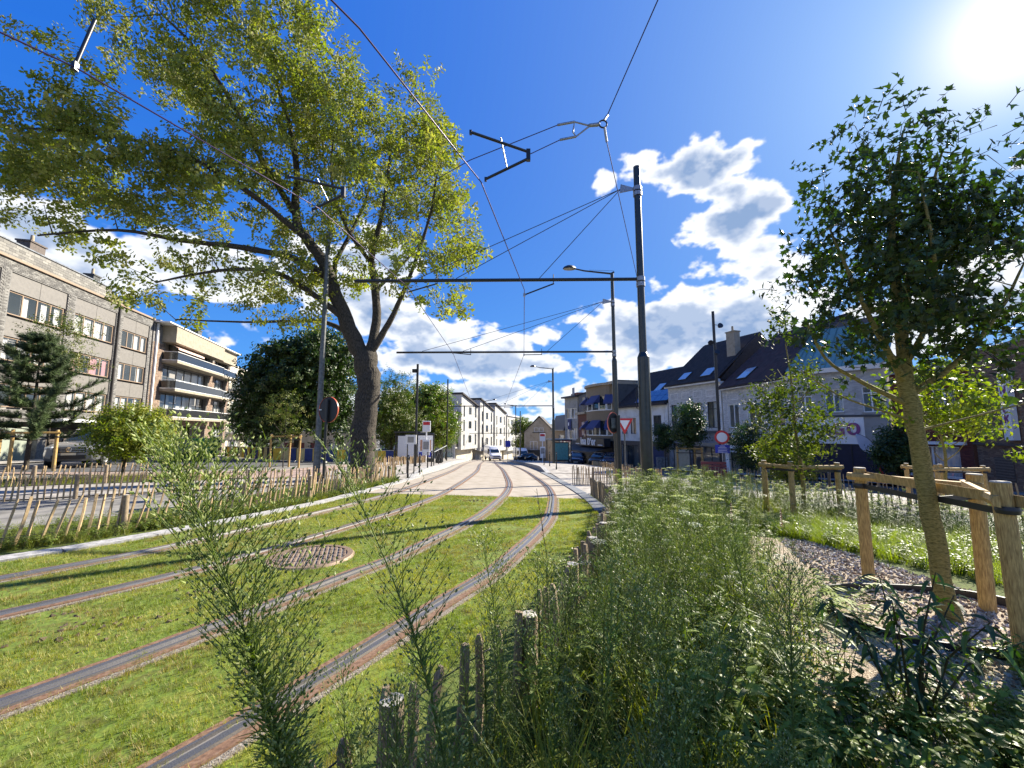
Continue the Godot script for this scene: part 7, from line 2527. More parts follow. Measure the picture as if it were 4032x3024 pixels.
func street_trees() -> void:
	var small := [sprig(51, "oval", 9, 0.085, 0.28), sprig(52, "oval", 8, 0.095, 0.30)]
	var mid := [sprig(53, "silver", 9, 0.14, 0.4), sprig(54, "oval", 9, 0.15, 0.42)]
	var big := [sprig(55, "silver", 10, 0.24, 0.6), sprig(56, "oval", 10, 0.24, 0.6)]
	var green := [[0.045, 0.075, 0.018], [0.06, 0.10, 0.022], [0.085, 0.115, 0.03], [0.035, 0.06, 0.016]]
	var lime := [[0.17, 0.22, 0.03], [0.22, 0.25, 0.04], [0.12, 0.17, 0.03], [0.26, 0.25, 0.05]]
	var yellow := [[0.27, 0.30, 0.035], [0.33, 0.34, 0.05], [0.20, 0.25, 0.035]]
	var olive := [[0.15, 0.17, 0.035], [0.11, 0.14, 0.03], [0.19, 0.19, 0.045]]
	simple_tree("lime_tree", "dark green street tree behind the round sign and the grey pole", -17.6, 34.0, 8.2, 0.26, [[0.2, 6.2, 0, 3.9, 3.4, 3.6], [-2.0, 4.4, 0, 2.6, 2.0, 2.6, 0.9], [1.6, 8.8, 0, 2.4, 1.9, 2.4], [2.4, 3.4, 0, 1.6, 1.8, 1.6, 0.8]], 330, big, 15, 0.42, green, "bark_dark", "street trees on the left")
	simple_tree("street_tree", "thin-topped tree just right of the old maple trunk", -11.2, 39.0, 7.5, 0.14, [[0, 4.0, 0, 2.1, 2.4, 2.0], [0, 7.0, 0, 1.5, 2.0, 1.5, 0.35]], 120, mid, 16, 0.4, olive, "bark_dark", "street trees on the left")
	simple_tree("street_tree", "yellow-green bushy tree at the left tram stop", -9.4, 46.0, 6.0, 0.16, [[0, 5.0, 0, 2.7, 3.0, 2.6], [-1.5, 3.6, 0, 1.8, 1.9, 1.8]], 190, big, 13, 0.42, lime, "bark_dark", "street trees on the left")
	simple_tree("street_tree", "olive tree behind the tram stop flag", -13.6, 52.0, 6.0, 0.16, [[0, 5.2, 0, 2.8, 2.9, 2.6]], 130, big, 13, 0.45, olive, "bark_dark", "street trees on the left")
	simple_tree("street_tree", "small tree beside the black pole at the white flats", -8.3, 52.0, 4.2, 0.09, [[0, 3.8, 0, 1.2, 1.9, 1.2]], 50, mid, 14, 0.35, lime, "bark_dark", "street trees on the left")
	simple_tree("street_tree", "light green tree at the foot of the white flats", 2.6, 93.0, 6.5, 0.16, [[0, 5.5, 0, 2.0, 3.8, 2.0]], 90, big, 14, 0.5, lime, "bark_dark", "small trees down the hill")
	simple_tree("sapling", "bare-stemmed young tree in a timber frame before the hoarding", -13.4, 24.5, 3.6, 0.035, [[0, 3.0, 0, 0.8, 1.3, 0.8, 1.0]], 26, small, 8, 0.2, olive, "bark_dark", "young street trees")
	simple_tree("sapling", "young leafy tree before the cream apartment block", -25.5, 40.0, 3.4, 0.06, [[0, 3.6, 0, 1.3, 1.7, 1.3]], 60, mid, 12, 0.3, green, "bark_dark", "young street trees")
	pine("dark young pine in front of the grey apartment block at the left edge", -20.9, 18.0, 5.8, 2.5, "pine trees on the left")
	pine("small dark pine before the low beige house", -23.0, 38.5, 4.6, 1.6, "pine trees on the left")
	simple_tree("wispy_tree", "thin feathery green tree above the pine at the left edge", -23.2, 20.8, 6.6, 0.06, [[0, 6.2, 0, 1.5, 1.4, 1.2, 1.0], [0.6, 4.9, 0, 1.1, 0.8, 0.9]], 60, small, 8, 0.28, olive, "bark_dark", "young street trees")
	simple_tree("round_shrub", "round yellow-green shrub behind the left fences", -14.5, 15.6, 2.2, 0.045, [[0.15, 1.75, 0, 1.08, 0.72, 1.0], [0.25, 1.15, 0, 0.95, 0.42, 0.8, 0.8]], 170, small, 12, 0.15, yellow, "bark_dark", "", "leaf_small", Vector3.ZERO, 4)
	# right side
	simple_tree("rowan_sapling", "slender small-leaved tree tied in the middle timber frame", 7.1, 10.3, 4.3, 0.055, [[0.0, 2.6, 0, 0.85, 1.0, 0.8], [-0.2, 1.8, 0, 0.9, 0.5, 0.8, 0.8], [-0.25, 4.5, 0, 0.30, 0.75, 0.3, 1.2]], 95, small, 4, 0.12, [[0.07, 0.10, 0.025], [0.13, 0.15, 0.04], [0.09, 0.12, 0.03]], "bark_smooth", "", "leaf_small", Vector3(-0.04, 0, 0))
	simple_tree("yellow_shrub", "bushy yellow-green shrub beside the delicatessen sign", 12.6, 19.3, 1.9, 0.04, [[0, 1.5, 0, 0.95, 0.75, 0.9], [0.2, 0.8, 0, 0.9, 0.5, 0.8, 0.8]], 110, small, 12, 0.18, yellow, "bark_dark", "", "leaf_small", Vector3.ZERO, 3)
	simple_tree("young_maple", "second staked maple with bright leaves in front of the red brick house", 13.2, 12.8, 3.4, 0.06, [[0, 3.3, 0, 1.2, 1.0, 1.0], [0.4, 2.4, 0, 1.4, 0.5, 1.0, 0.6]], 52, mid, 5, 0.2, yellow, "bark_smooth", "young maples on the right", "leaf_small")
	simple_tree("street_tree", "dark conical street tree in a frame before the grey shop", 12.4, 29.0, 4.0, 0.06, [[0, 3.7, 0, 0.5, 1.0, 0.5], [0, 2.8, 0, 0.68, 0.55, 0.68]], 70, mid, 11, 0.24, green, "bark_dark", "small trees before the right shops")
	simple_tree("street_tree", "small dark tree hidden behind the nearest tram pole", 14.5, 39.5, 3.6, 0.05, [[0, 3.0, 0, 0.6, 1.0, 0.6]], 40, mid, 12, 0.24, green, "bark_dark", "small trees before the right shops")
	simple_tree("street_tree", "thin dark columnar tree before the delicatessen door", 12.9, 22.8, 3.2, 0.03, [[0, 1.9, 0, 0.5, 1.4, 0.5]], 60, small, 12, 0.15, green, "bark_dark", "small trees before the right shops")
	simple_tree("dark_shrub", "dark evergreen shrub in front of the red brick house", 19.9, 21.6, 2.0, 0.04, [[0, 1.8, 0, 0.55, 1.1, 0.55]], 50, mid, 12, 0.2, green, "bark_dark", "", "leaf_dark", Vector3.ZERO, 3)
	simple_tree("backyard_tree", "tree top showing above the snack bar roof", 31.0, 22.0, 7.2, 0.2, [[0, 6.6, 0, 2.6, 1.8, 2.6]], 90, big, 13, 0.5, lime, "bark_dark")

func staked_maple() -> void:
	# the big dark crown at the right, its leaves seen against the sun
	var o := P(4.06, 4.07)
	var t := thing("staked_maple", "young maple with a dense dark crown tied in the near timber frame", "tree", o)
	var b := MB.new()
	var w := Wood.new()
	limb(b, w, [Vector3(0.03, -0.06, 0), Vector3(-0.02, 0.6, 0), Vector3(-0.06, 1.3, 0), Vector3(-0.12, 2.0, 0), Vector3(-0.15, 2.5, 0)], 0.078, 0.066, 14)
	b.tube([Vector3(0.03, -0.06, 0), Vector3(0.03, 0.05, 0), Vector3(0.0, 0.2, 0)], [0.11, 0.095, 0.085], 14, false)
	limb(b, w, [Vector3(-0.14, 2.3, 0), Vector3(-0.16, 3.0, 0.02), Vector3(-0.13, 3.7, 0), Vector3(-0.05, 4.3, 0.0), Vector3(0.1, 4.9, 0)], 0.06, 0.01)
	limb(b, w, [Vector3(-0.14, 2.45, 0), Vector3(0.0, 2.9, -0.1), Vector3(0.16, 3.4, -0.15), Vector3(0.36, 4.1, -0.1), Vector3(0.5, 4.7, 0.0)], 0.05, 0.01)
	limb(b, w, [Vector3(-0.13, 2.2, 0), Vector3(-0.42, 2.6, 0.1), Vector3(-0.7, 3.2, 0.15), Vector3(-0.85, 3.8, 0.1)], 0.04, 0.008)
	limb(b, w, [Vector3(-0.12, 2.0, 0), Vector3(-0.5, 2.25, -0.1), Vector3(-0.85, 2.5, -0.1), Vector3(-1.1, 2.9, 0.0)], 0.03, 0.007)
	limb(b, w, [Vector3(-0.13, 2.1, 0), Vector3(0.25, 2.4, 0.1), Vector3(0.6, 2.85, 0.2), Vector3(0.95, 3.4, 0.2)], 0.035, 0.008)
	limb(b, w, [Vector3(-0.14, 2.4, 0), Vector3(-0.1, 2.9, 0.3), Vector3(-0.2, 3.5, 0.45), Vector3(-0.2, 4.2, 0.4)], 0.03, 0.007)
	limb(b, w, [Vector3(-0.10, 1.75, 0), Vector3(0.3, 1.9, 0.2), Vector3(0.75, 2.05, 0.35)], 0.014, 0.005)
	limb(b, w, [Vector3(-0.10, 1.85, 0), Vector3(-0.5, 1.95, 0.1), Vector3(-0.95, 2.1, 0.15), Vector3(-1.3, 2.35, 0.15)], 0.013, 0.005)
	var sp := [sprig(61, "maple", 5, 0.08, 0.15), sprig(62, "maple", 6, 0.074, 0.17), sprig(63, "maple", 4, 0.088, 0.14)]
	var lobes := [[-0.12, 3.4, 0, 0.98, 0.75, 0.6, 1.1], [-0.5, 3.2, 0.1, 0.66, 0.55, 0.5], [0.15, 4.0, 0, 0.95, 0.62, 0.55, 1.1], [0.55, 3.3, 0.0, 0.85, 0.8, 0.55], [-0.45, 4.25, 0, 0.42, 0.42, 0.4], [0.42, 4.75, 0, 0.55, 0.36, 0.45], [-0.38, 4.85, 0, 0.22, 0.26, 0.22], [0.75, 4.35, 0, 0.5, 0.4, 0.4], [-0.5, 2.65, 0.0, 0.75, 0.32, 0.5, 0.8], [0.5, 2.55, 0.0, 0.7, 0.35, 0.5, 0.8], [0.95, 3.8, 0, 0.4, 0.3, 0.4, 0.8]]
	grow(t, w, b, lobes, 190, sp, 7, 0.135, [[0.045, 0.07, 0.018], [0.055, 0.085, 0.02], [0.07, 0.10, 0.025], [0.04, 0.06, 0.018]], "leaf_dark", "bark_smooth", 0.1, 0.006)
	# sparse bright low twigs
	var places := []
	var cols := PackedColorArray()
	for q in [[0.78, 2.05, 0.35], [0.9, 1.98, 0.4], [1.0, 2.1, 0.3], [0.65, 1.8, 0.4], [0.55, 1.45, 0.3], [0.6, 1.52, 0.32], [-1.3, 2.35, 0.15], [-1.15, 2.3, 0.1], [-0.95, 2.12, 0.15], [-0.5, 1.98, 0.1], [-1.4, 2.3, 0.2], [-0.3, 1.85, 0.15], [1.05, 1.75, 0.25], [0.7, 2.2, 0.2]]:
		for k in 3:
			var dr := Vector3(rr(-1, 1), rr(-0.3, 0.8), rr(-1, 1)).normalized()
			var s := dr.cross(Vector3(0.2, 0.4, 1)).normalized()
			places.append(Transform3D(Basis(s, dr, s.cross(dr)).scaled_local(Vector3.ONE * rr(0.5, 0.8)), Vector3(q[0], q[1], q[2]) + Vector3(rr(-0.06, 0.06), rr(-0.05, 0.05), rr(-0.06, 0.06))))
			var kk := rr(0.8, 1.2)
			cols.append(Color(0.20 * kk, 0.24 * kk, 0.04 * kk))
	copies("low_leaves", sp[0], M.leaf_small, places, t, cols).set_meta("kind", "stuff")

# ====================================================================== plants
func blade(b: MB, p: Vector3, dir: Vector3, long: float, wide: float, bend: float, segs := 3) -> void:
	var side := dir.cross(Vector3.UP)
	side = side.normalized() if side.length() > 0.01 else Vector3.RIGHT
	var flat := Vector3(dir.x, 0, dir.z)
	flat = flat.normalized() if flat.length() > 0.01 else Vector3.FORWARD
	var prev := [p - side * wide, p + side * wide]
	var pos := p
	var d := dir.normalized()
	for i in segs:
		pos += d * (long / segs)
		d = (d + flat * bend / segs - Vector3(0, bend * bend * 0.35 / segs, 0)).normalized()
		var w := wide * (1.0 - float(i + 1) / segs)
		if i == segs - 1:
			b.tri(prev[0], prev[1], pos)
		else:
			var cur := [pos - side * w, pos + side * w]
			b.quad(prev[0], prev[1], cur[1], cur[0])
			prev = cur

func tuft(seed_: int, n: int, h: float, wide: float, spread: float, bend: float, tone := 1.0) -> ArrayMesh:
	var r := RandomNumberGenerator.new()
	r.seed = seed_
	var b := MB.new()
	b.colored = true
	for i in n:
		var a := r.randf() * TAU
		var k := r.randf_range(0.75, 1.2) * tone
		b.tint = Color(k * r.randf_range(0.92, 1.15), k, k * r.randf_range(0.7, 1.0))
		var dir := Vector3(cos(a) * r.randf_range(0.1, 0.7), 1.0, sin(a) * r.randf_range(0.1, 0.7)).normalized()
		blade(b, Vector3(cos(a), 0, sin(a)) * spread * r.randf() + Vector3(0, -0.01, 0), dir, h * r.randf_range(0.55, 1.15), wide * r.randf_range(0.7, 1.2), bend * r.randf_range(0.3, 1.4), 3 if h > 0.1 else 2)
	return b.mesh()

# horseweed: leafy below, a loose plume of small buds above
func horseweed(seed_: int, h: float, lean: Vector3, rich: float, plume := 1.0, bud := Color(0.46, 0.47, 0.22)) -> ArrayMesh:
	var r := RandomNumberGenerator.new()
	r.seed = seed_
	var b := MB.new()
	b.colored = true
	var stem := []
	var rad := []
	for i in 9:
		var f := i / 8.0
		stem.append(Vector3(0, h * f, 0) + lean * f * f * h + Vector3(r.randf_range(-0.008, 0.008), 0, r.randf_range(-0.008, 0.008)) * f)
		rad.append(lerpf(0.0065, 0.0018, f))
	b.tint = Color(0.21, 0.26, 0.075)
	b.tube(stem, rad, 4, false)
	var at := func(f: float) -> Vector3:
		var x := clampf(f, 0.0, 0.999) * 8.0
		return stem[int(x)].lerp(stem[int(x) + 1], x - int(x))
	var leaves := int(70 * rich)
	for i in leaves:
		var f := 0.06 + 0.62 * i / leaves
		var a := i * 2.39 + r.randf_range(-0.3, 0.3)
		var long := lerpf(0.12, 0.075, f) * r.randf_range(0.8, 1.2) * clampf(h, 0.6, 1.2)
		var k := r.randf_range(0.75, 1.25)
		b.tint = Color(0.19 * k, 0.26 * k, 0.05 * k)
		blade(b, at.call(f), Vector3(cos(a), r.randf_range(0.35, 0.9), sin(a)), long, 0.0048 if plume < 1.2 else 0.006, r.randf_range(0.5, 1.3), 3)
	var br := int(34 * rich)
	for i in br:
		var f := (0.50 if plume < 1.2 else 0.36) + (0.5 if plume < 1.2 else 0.64) * i / br
		var a := i * 2.39 + r.randf_range(-0.4, 0.4)
		var long := 0.22 * plume * sin(clampf((f - 0.42) / 0.62, 0.0, 1.0) * PI * 0.85 + 0.25) * r.randf_range(0.7, 1.2) * clampf(h, 0.5, 1.2)
		var p: Vector3 = at.call(f)
		var d := Vector3(cos(a) * 0.75, 1.0, sin(a) * 0.75).normalized()
		b.tint = Color(0.19, 0.25, 0.07)
		var e := p + d * long
		b.tube([p, e], [0.0016 * plume, 0.001], 3, false)
		var twigs := int(6 * pow(plume, 3.0))
		for q in twigs:
			var g := 0.25 + 0.75 * q / (twigs - 1)
			var ps := p.lerp(e, g)
			var aa := q * 2.4 + i
			var ts := ps + (d * 0.6 + Vector3(cos(aa), 0.4, sin(aa)) * 0.7).normalized() * 0.035 * r.randf_range(0.6, 1.3)
			b.tint = Color(0.18, 0.24, 0.06)
			blade(b, ps, (ts - ps).normalized() + Vector3(0, 0.2, 0), (ts - ps).length(), 0.0012, 0.1, 2)
			# bud: a small spindle
			var k := r.randf_range(0.7, 1.25)
			b.tint = Color(bud.r * k, bud.g * k, bud.b * k) if r.randf() < 0.6 else Color(0.25 * k, 0.31 * k, 0.09 * k)
			var sz := 0.0036 * r.randf_range(0.8, 1.3)
			var up := (ts - ps).normalized()
			var s1 := up.cross(Vector3(0.3, 0.2, 0.9)).normalized() * sz
			var s2 := up.cross(s1).normalized() * sz
			var top := ts + up * 0.012
			var low := ts - up * 0.005
			for tr in [[s1, s2], [s2, -s1], [-s1, -s2], [-s2, s1]]:
				b.tri(ts + tr[0], ts + tr[1], top)
				b.tri(ts + tr[1], ts + tr[0], low)
	return b.mesh()

# wild carrot: thin branching stem, lacy leaves, flat or closed umbels
func wild_carrot(seed_: int, h: float) -> ArrayMesh:
	var r := RandomNumberGenerator.new()
	r.seed = seed_
	var b := MB.new()
	b.colored = true
	var heads := [Vector3(r.randf_range(-0.08, 0.08), h, r.randf_range(-0.08, 0.08)), Vector3(r.randf_range(-0.2, 0.2), h * r.randf_range(0.7, 0.92), r.randf_range(-0.2, 0.2)), Vector3(r.randf_range(-0.2, 0.2), h * r.randf_range(0.65, 0.9), r.randf_range(-0.2, 0.2))]
	var fork := Vector3(0, h * 0.45, 0)
	b.tint = Color(0.14, 0.19, 0.06)
	b.tube([Vector3.ZERO, fork], [0.004, 0.0032], 4, false)
	for hd in heads:
		b.tint = Color(0.14, 0.19, 0.06)
		b.tube([fork, fork.lerp(hd, 0.5) + Vector3(0, 0.03, 0), hd], [0.003, 0.0025, 0.002], 3, false)
		var closed := r.randf() < 0.35
		var rad := r.randf_range(0.034, 0.058)
		var n := 22
		for i in n:
			var f := sqrt((i + 0.5) / n)
			var a := i * 2.4
			var p: Vector3 = hd + Vector3(cos(a) * rad * f, 0.02 + (0.012 * (1.0 - f * f) if not closed else 0.03 * f), sin(a) * rad * f * (1.0 if not closed else 0.6))
			b.tint = Color(0.13, 0.18, 0.06)
			b.tri(hd, p + Vector3(0.001, 0, 0), p - Vector3(0.001, 0, 0))
			var k := r.randf_range(0.8, 1.1)
			b.tint = Color(0.70 * k, 0.70 * k, 0.62 * k) if not closed else Color(0.22 * k, 0.24 * k, 0.10 * k)
			var sz := rad * 0.17
			for q in 3:
				var aa := q * TAU / 3 + i
				b.tri(p, p + Vector3(cos(aa) * sz, 0.003, sin(aa) * sz), p + Vector3(cos(aa + 1.4) * sz, 0.003, sin(aa + 1.4) * sz))
	for i in 9:
		var f := 0.1 + 0.5 * i / 9.0
		var a := i * 2.4
		var out := Vector3(cos(a), 0.6, sin(a)).normalized()
		var p := Vector3(0, h * f, 0)
		var k := r.randf_range(0.8, 1.2)
		b.tint = Color(0.10 * k, 0.16 * k, 0.04 * k)
		for q in 9:
			var ps := p + out * 0.02 * q
			var sd := out.cross(Vector3.UP).normalized() * (1 if q % 2 == 0 else -1)
			blade(b, ps, (sd + out * 0.5 + Vector3(0, 0.2, 0)).normalized(), 0.045, 0.004, 0.3, 2)
	return b.mesh()

func leafy_weed(seed_: int, n: int, h: float, size: float, kind: String, tone: Color) -> ArrayMesh:
	var r := RandomNumberGenerator.new()
	r.seed = seed_
	var b := MB.new()
	b.colored = true
	for s in 4:
		var a := s * 1.7 + r.randf()
		var top := Vector3(cos(a) * h * 0.4, h * r.randf_range(0.7, 1.1), sin(a) * h * 0.4)
		b.tint = Color(tone.r * 0.8, tone.g * 0.8, tone.b)
		b.tube([Vector3.ZERO, top * 0.5 + Vector3(0, h * 0.08, 0), top], [0.004, 0.003, 0.0015], 3, false)
		for i in n:
			var f := (i + 0.5) / n
			var p := top * f + Vector3(0, h * 0.12 * sin(f * PI), 0)
			var aa := i * 2.4 + s
			var k := r.randf_range(0.7, 1.25)
			b.tint = Color(tone.r * k, tone.g * k, tone.b * k)
			add_leaf(b, p, Vector3(cos(aa), r.randf_range(0.0, 0.6), sin(aa)), Vector3(r.randf_range(-0.4, 0.4), 1, r.randf_range(-0.4, 0.4)), size * r.randf_range(0.6, 1.2), kind, 0.2, r.randf_range(0.2, 0.6))
	return b.mesh()

func fern_mesh() -> ArrayMesh:
	var b := MB.new()
	b.colored = true
	for s in 9:
		var a := s * TAU / 9 + rr(-0.2, 0.2)
		var out := Vector3(cos(a), 0, sin(a))
		var long := rr(0.28, 0.42)
		var pts := []
		for i in 13:
			var f := i / 12.0
			pts.append(out * long * f + Vector3(0, 0.34 * sin(f * 2.1) * long / 0.4, 0))
		var sd := out.cross(Vector3.UP)
		for i in range(1, 13):
			var k := rr(0.8, 1.2)
			b.tint = Color(0.27 * k, 0.34 * k, 0.035 * k)
			for q in [-1.0, 1.0]:
				blade(b, pts[i], (sd * q + out * 0.45 - Vector3(0, 0.15, 0)).normalized(), 0.085 * sin((1.0 - i / 13.5) * 2.2 + 0.3), 0.011, 0.2, 2)
	return b.mesh()

func near_line(x: float, d: float, line: PackedVector2Array, away: float) -> bool:
	for p in line:
		if absf(p.y - d) < 1.0 and Vector2(x, d).distance_to(p) < away:
			return true
	return false

func place(meshes: Array, at: Array, cols: Array, w: int, x: float, d: float, s: float, tone: Color, tilt := 0.12, up := 0.0) -> void:
	at[w].append(Transform3D(Basis(Vector3(rr(-1, 1), 0, rr(-1, 1)).normalized(), rr(0, tilt)) * yaw(rr(0, TAU)) * Basis.from_scale(Vector3(s, s * rr(0.85, 1.15), s)), P(x, d, up)))
	cols[w].append(tone)

func finish(called: String, label: String, meshes: Array, at: Array, cols: Array, m: String) -> void:
	# everything nobody could count, one object of a kind
	for w in meshes.size():
		if at[w].size() > 0:
			var o := copies(called, meshes[w], M[m], at[w], self, cols[w])
			tag(o, label, "", "", "stuff")

func buckets(n: int) -> Array:
	var a := []
	for i in n: a.append([])
	return a

func tint_buckets(n: int) -> Array:
	var a := []
	for i in n: a.append(PackedColorArray())
	return a

func vary(r: float, g: float, b: float, v := 0.25) -> Color:
	var k := rr(1.0 - v, 1.0 + v)
	return Color(r * k * rr(0.93, 1.07), g * k, b * k * rr(0.85, 1.15))

func build_plants() -> void:
	lawn_blades()
	wild_flower_strip()
	left_verges()
	right_garden()
	hero_plants()

func lawn_blades() -> void:
	var rails := []
	for tr in [TL, TR]:
		for s in [-0.755, 0.755]: rails.append(side_line(tr, s))
	var meshes := []
	for k in 4: meshes.append(tuft(700 + k, 11, 0.05, 0.0022, 0.035, 0.7))
	var at := buckets(4)
	var cols := tint_buckets(4)
	var patch := FastNoiseLite.new()
	patch.seed = 9
	patch.frequency = 0.55
	patch.fractal_octaves = 4
	var made := 0
	var tries := 0
	while made < 52000 and tries < 200000:
		tries += 1
		var u := rng.randf()
		var d := 1.0 + 11.6 * u * u
		if d > 12.45: continue
		var lx := line_at(KL, d)
		var rx := line_at(RE, d) + 0.05
		var x := rr(lx, rx)
		# keep to what can be in view
		if absf(x) > d * 1.45 + 0.8: continue
		var bad := false
		for r in rails:
			var rxx := line_at(r, d)
			var i := 0
			if absf(x - rxx) < 0.30:
				if near_line(x, d, r, rr(0.12, 0.22)): bad = true
		if bad or Vector2(x + 2.72, d - 5.8).length() < 0.55: continue
		var n := patch.get_noise_2d(x, d)
		if n < -0.36 and rng.randf() < 0.8: continue
		var tone := vary(0.24, 0.28, 0.055)
		if n > 0.10: tone = vary(0.40, 0.38, 0.12)
		elif n < -0.20: tone = vary(0.33, 0.27, 0.11)
		if rng.randf() < 0.10: tone = vary(0.42, 0.36, 0.16)
		place(meshes, at, cols, rng.randi() % 4, x, d, rr(0.6, 1.2) * (0.9 + 0.03 * d), tone, 0.3)
		made += 1
	finish("lawn_grass", "short sunlit grass growing between the tram rails", meshes, at, cols, "grass_blade")
	# bare clods in the worn patches
	var cm := [clod(1), clod(2)]
	var ca := buckets(2)
	var cc := tint_buckets(2)
	for q in [[-3.6, 3.75, 0.7, 60], [-4.4, 3.2, 0.6, 40], [-1.15, 11.4, 0.5, 60], [-2.3, 7.8, 0.25, 20], [-3.2, 4.6, 0.35, 24], [-1.9, 3.1, 0.25, 14]]:
		for k in q[3]:
			place(cm, ca, cc, k % 2, q[0] + rng.randfn(0, 1) * q[2] * 0.5, q[1] + rng.randfn(0, 1) * q[2] * 0.22, rr(0.4, 1.6), vary(0.12, 0.085, 0.05), 1.0)
	finish("earth_clods", "crumbs of bare earth in the worn track grass", cm, ca, cc, "brick")

func clod(s: int) -> ArrayMesh:
	var r := RandomNumberGenerator.new()
	r.seed = s
	var b := MB.new()
	b.colored = true
	b.tint = Color(1, 1, 1)
	var pts := []
	for k in 6:
		var v: Vector3 = [Vector3.UP, Vector3.DOWN, Vector3.LEFT, Vector3.RIGHT, Vector3.FORWARD, Vector3.BACK][k]
		pts.append(v * r.randf_range(0.012, 0.022) + Vector3(r.randf_range(-0.006, 0.006), 0.006, r.randf_range(-0.006, 0.006)))
	for f in [[0, 4, 2], [0, 3, 4], [0, 5, 3], [0, 2, 5], [1, 2, 4], [1, 4, 3], [1, 3, 5], [1, 5, 2]]:
		b.tri(pts[f[0]], pts[f[1]], pts[f[2]])
	return b.mesh()

func wild_flower_strip() -> void:
	var weeds := []
	for k in 5: weeds.append(horseweed(800 + k, 0.78, Vector3(rr(-0.25, 0.1), 0, rr(-0.1, 0.1)), 0.8))
	var carrots := []
	for k in 4: carrots.append(wild_carrot(820 + k, 0.72))
	var grass := []
	for k in 4: grass.append(tuft(840 + k, 16, 0.62, 0.0042, 0.06, 1.1))
	var leafy := [leafy_weed(860, 9, 0.34, 0.075, "oval", Color(0.21, 0.28, 0.055)), leafy_weed(861, 8, 0.4, 0.11, "lance", Color(0.19, 0.26, 0.055))]
	var wa := buckets(5)
	var wc := tint_buckets(5)
	var ca := buckets(4)
	var cc := tint_buckets(4)
	var ga := buckets(4)
	var gc := tint_buckets(4)
	var la := buckets(2)
	var lc := tint_buckets(2)
	var clump := FastNoiseLite.new()
	clump.seed = 21
	clump.frequency = 0.5
	var n := 0
	while n < 1900:
		var d := rr(1.05, 12.8)
		var lx := line_at(FE, d) + 0.10
		var wide := 1.75 + 0.08 * d if d < 7.5 else 2.35 + (d - 7.5) * 0.35
		if d > 9.8: lx += minf(d - 9.8, 1.2)
		var x := lx + wide * pow(rng.randf(), 0.9)
		if Vector2(x, d).length() < 1.15 or Vector2(x - 3.68, d - 11.4).length() < 0.25: continue
		# thinner towards the gravel
		if (x - lx) / wide > 0.8 and rng.randf() < 0.5: continue
		n += 1
		var c := clump.get_noise_2d(x, d)
		var roll := rng.randf() + c * 0.5
		var s := rr(0.6, 1.2) * (1.0 + 0.25 * clump.get_noise_2d(x * 2.0 + 50.0, d * 2.0)) * (1.0 if d > 2.2 else 0.85)
		if (x - lx) / wide > 0.7: s *= 0.8
		if roll < 0.30:
			place(grass, ga, gc, rng.randi() % 4, x, d, s, vary(0.32, 0.35, 0.08))
		elif roll < 0.56:
			place(weeds, wa, wc, rng.randi() % 5, x, d, s, vary(1.0, 1.0, 1.0, 0.3), 0.2)
		elif roll < 0.88 and d > 3.6:
			place(carrots, ca, cc, rng.randi() % 4, x, d, s * (1.12 if d > 4 else 0.9), vary(1, 1, 1, 0.1), 0.15)
		else:
			place(leafy, la, lc, rng.randi() % 2, x, d, s * 1.1, vary(1, 1, 1, 0.3), 0.2)
	finish("horseweed", "dense horseweed plumes filling the strip right of the tracks", weeds, wa, wc, "weed")
	finish("wild_carrot", "wild carrot with white and closed umbels in the right strip", carrots, ca, cc, "weed")
	finish("tall_grass", "tall rough grass among the wild flowers", grass, ga, gc, "grass_blade")
	finish("broad_weeds", "low broad-leaved weeds under the wild flowers", leafy, la, lc, "weed")

func left_verges() -> void:
	var leafy := [leafy_weed(870, 9, 0.36, 0.085, "oval", Color(0.20, 0.25, 0.06)), leafy_weed(871, 9, 0.42, 0.12, "lance", Color(0.19, 0.24, 0.06))]
	var grass := [tuft(872, 14, 0.40, 0.004, 0.06, 1.0), tuft(873, 14, 0.32, 0.0038, 0.06, 1.2)]
	var la := buckets(2)
	var lc := tint_buckets(2)
	var ga := buckets(2)
	var gc := tint_buckets(2)
	for i in 4200:
		var d := rr(3.0, 17.0)
		var x0 := line_at(FA, d)
		var back := 2.0 if d < 8 else 1.7
		var x := rr(x0 - back, x0 + 0.45)
		if rng.randf() < 0.42: x = x0 + rr(-0.35, 0.3)
		if x > line_at(KL, d) - 0.34: continue
		if rng.randf() < 0.55: place(leafy, la, lc, i % 2, x, d, rr(0.25, 0.55), vary(1, 1, 1, 0.3), 0.25)
		else: place(grass, ga, gc, i % 2, x, d, rr(0.35, 0.75), vary(0.27, 0.29, 0.08), 0.2)
	for i in 1300:
		var f := rng.randf()
		var q := FC[int(f * (FC.size() - 1))]
		var x := q.x + rr(-1.2, 0.4)
		var d := q.y + rr(0.2, 2.0)
		place(grass, ga, gc, i % 2, x, d, rr(0.5, 1.0), vary(0.27, 0.28, 0.08), 0.2)
	finish("verge_weeds", "leafy weeds behind the left kerb fence", leafy, la, lc, "weed")
	finish("verge_grass", "rough grass along the left fences", grass, ga, gc, "grass_blade")

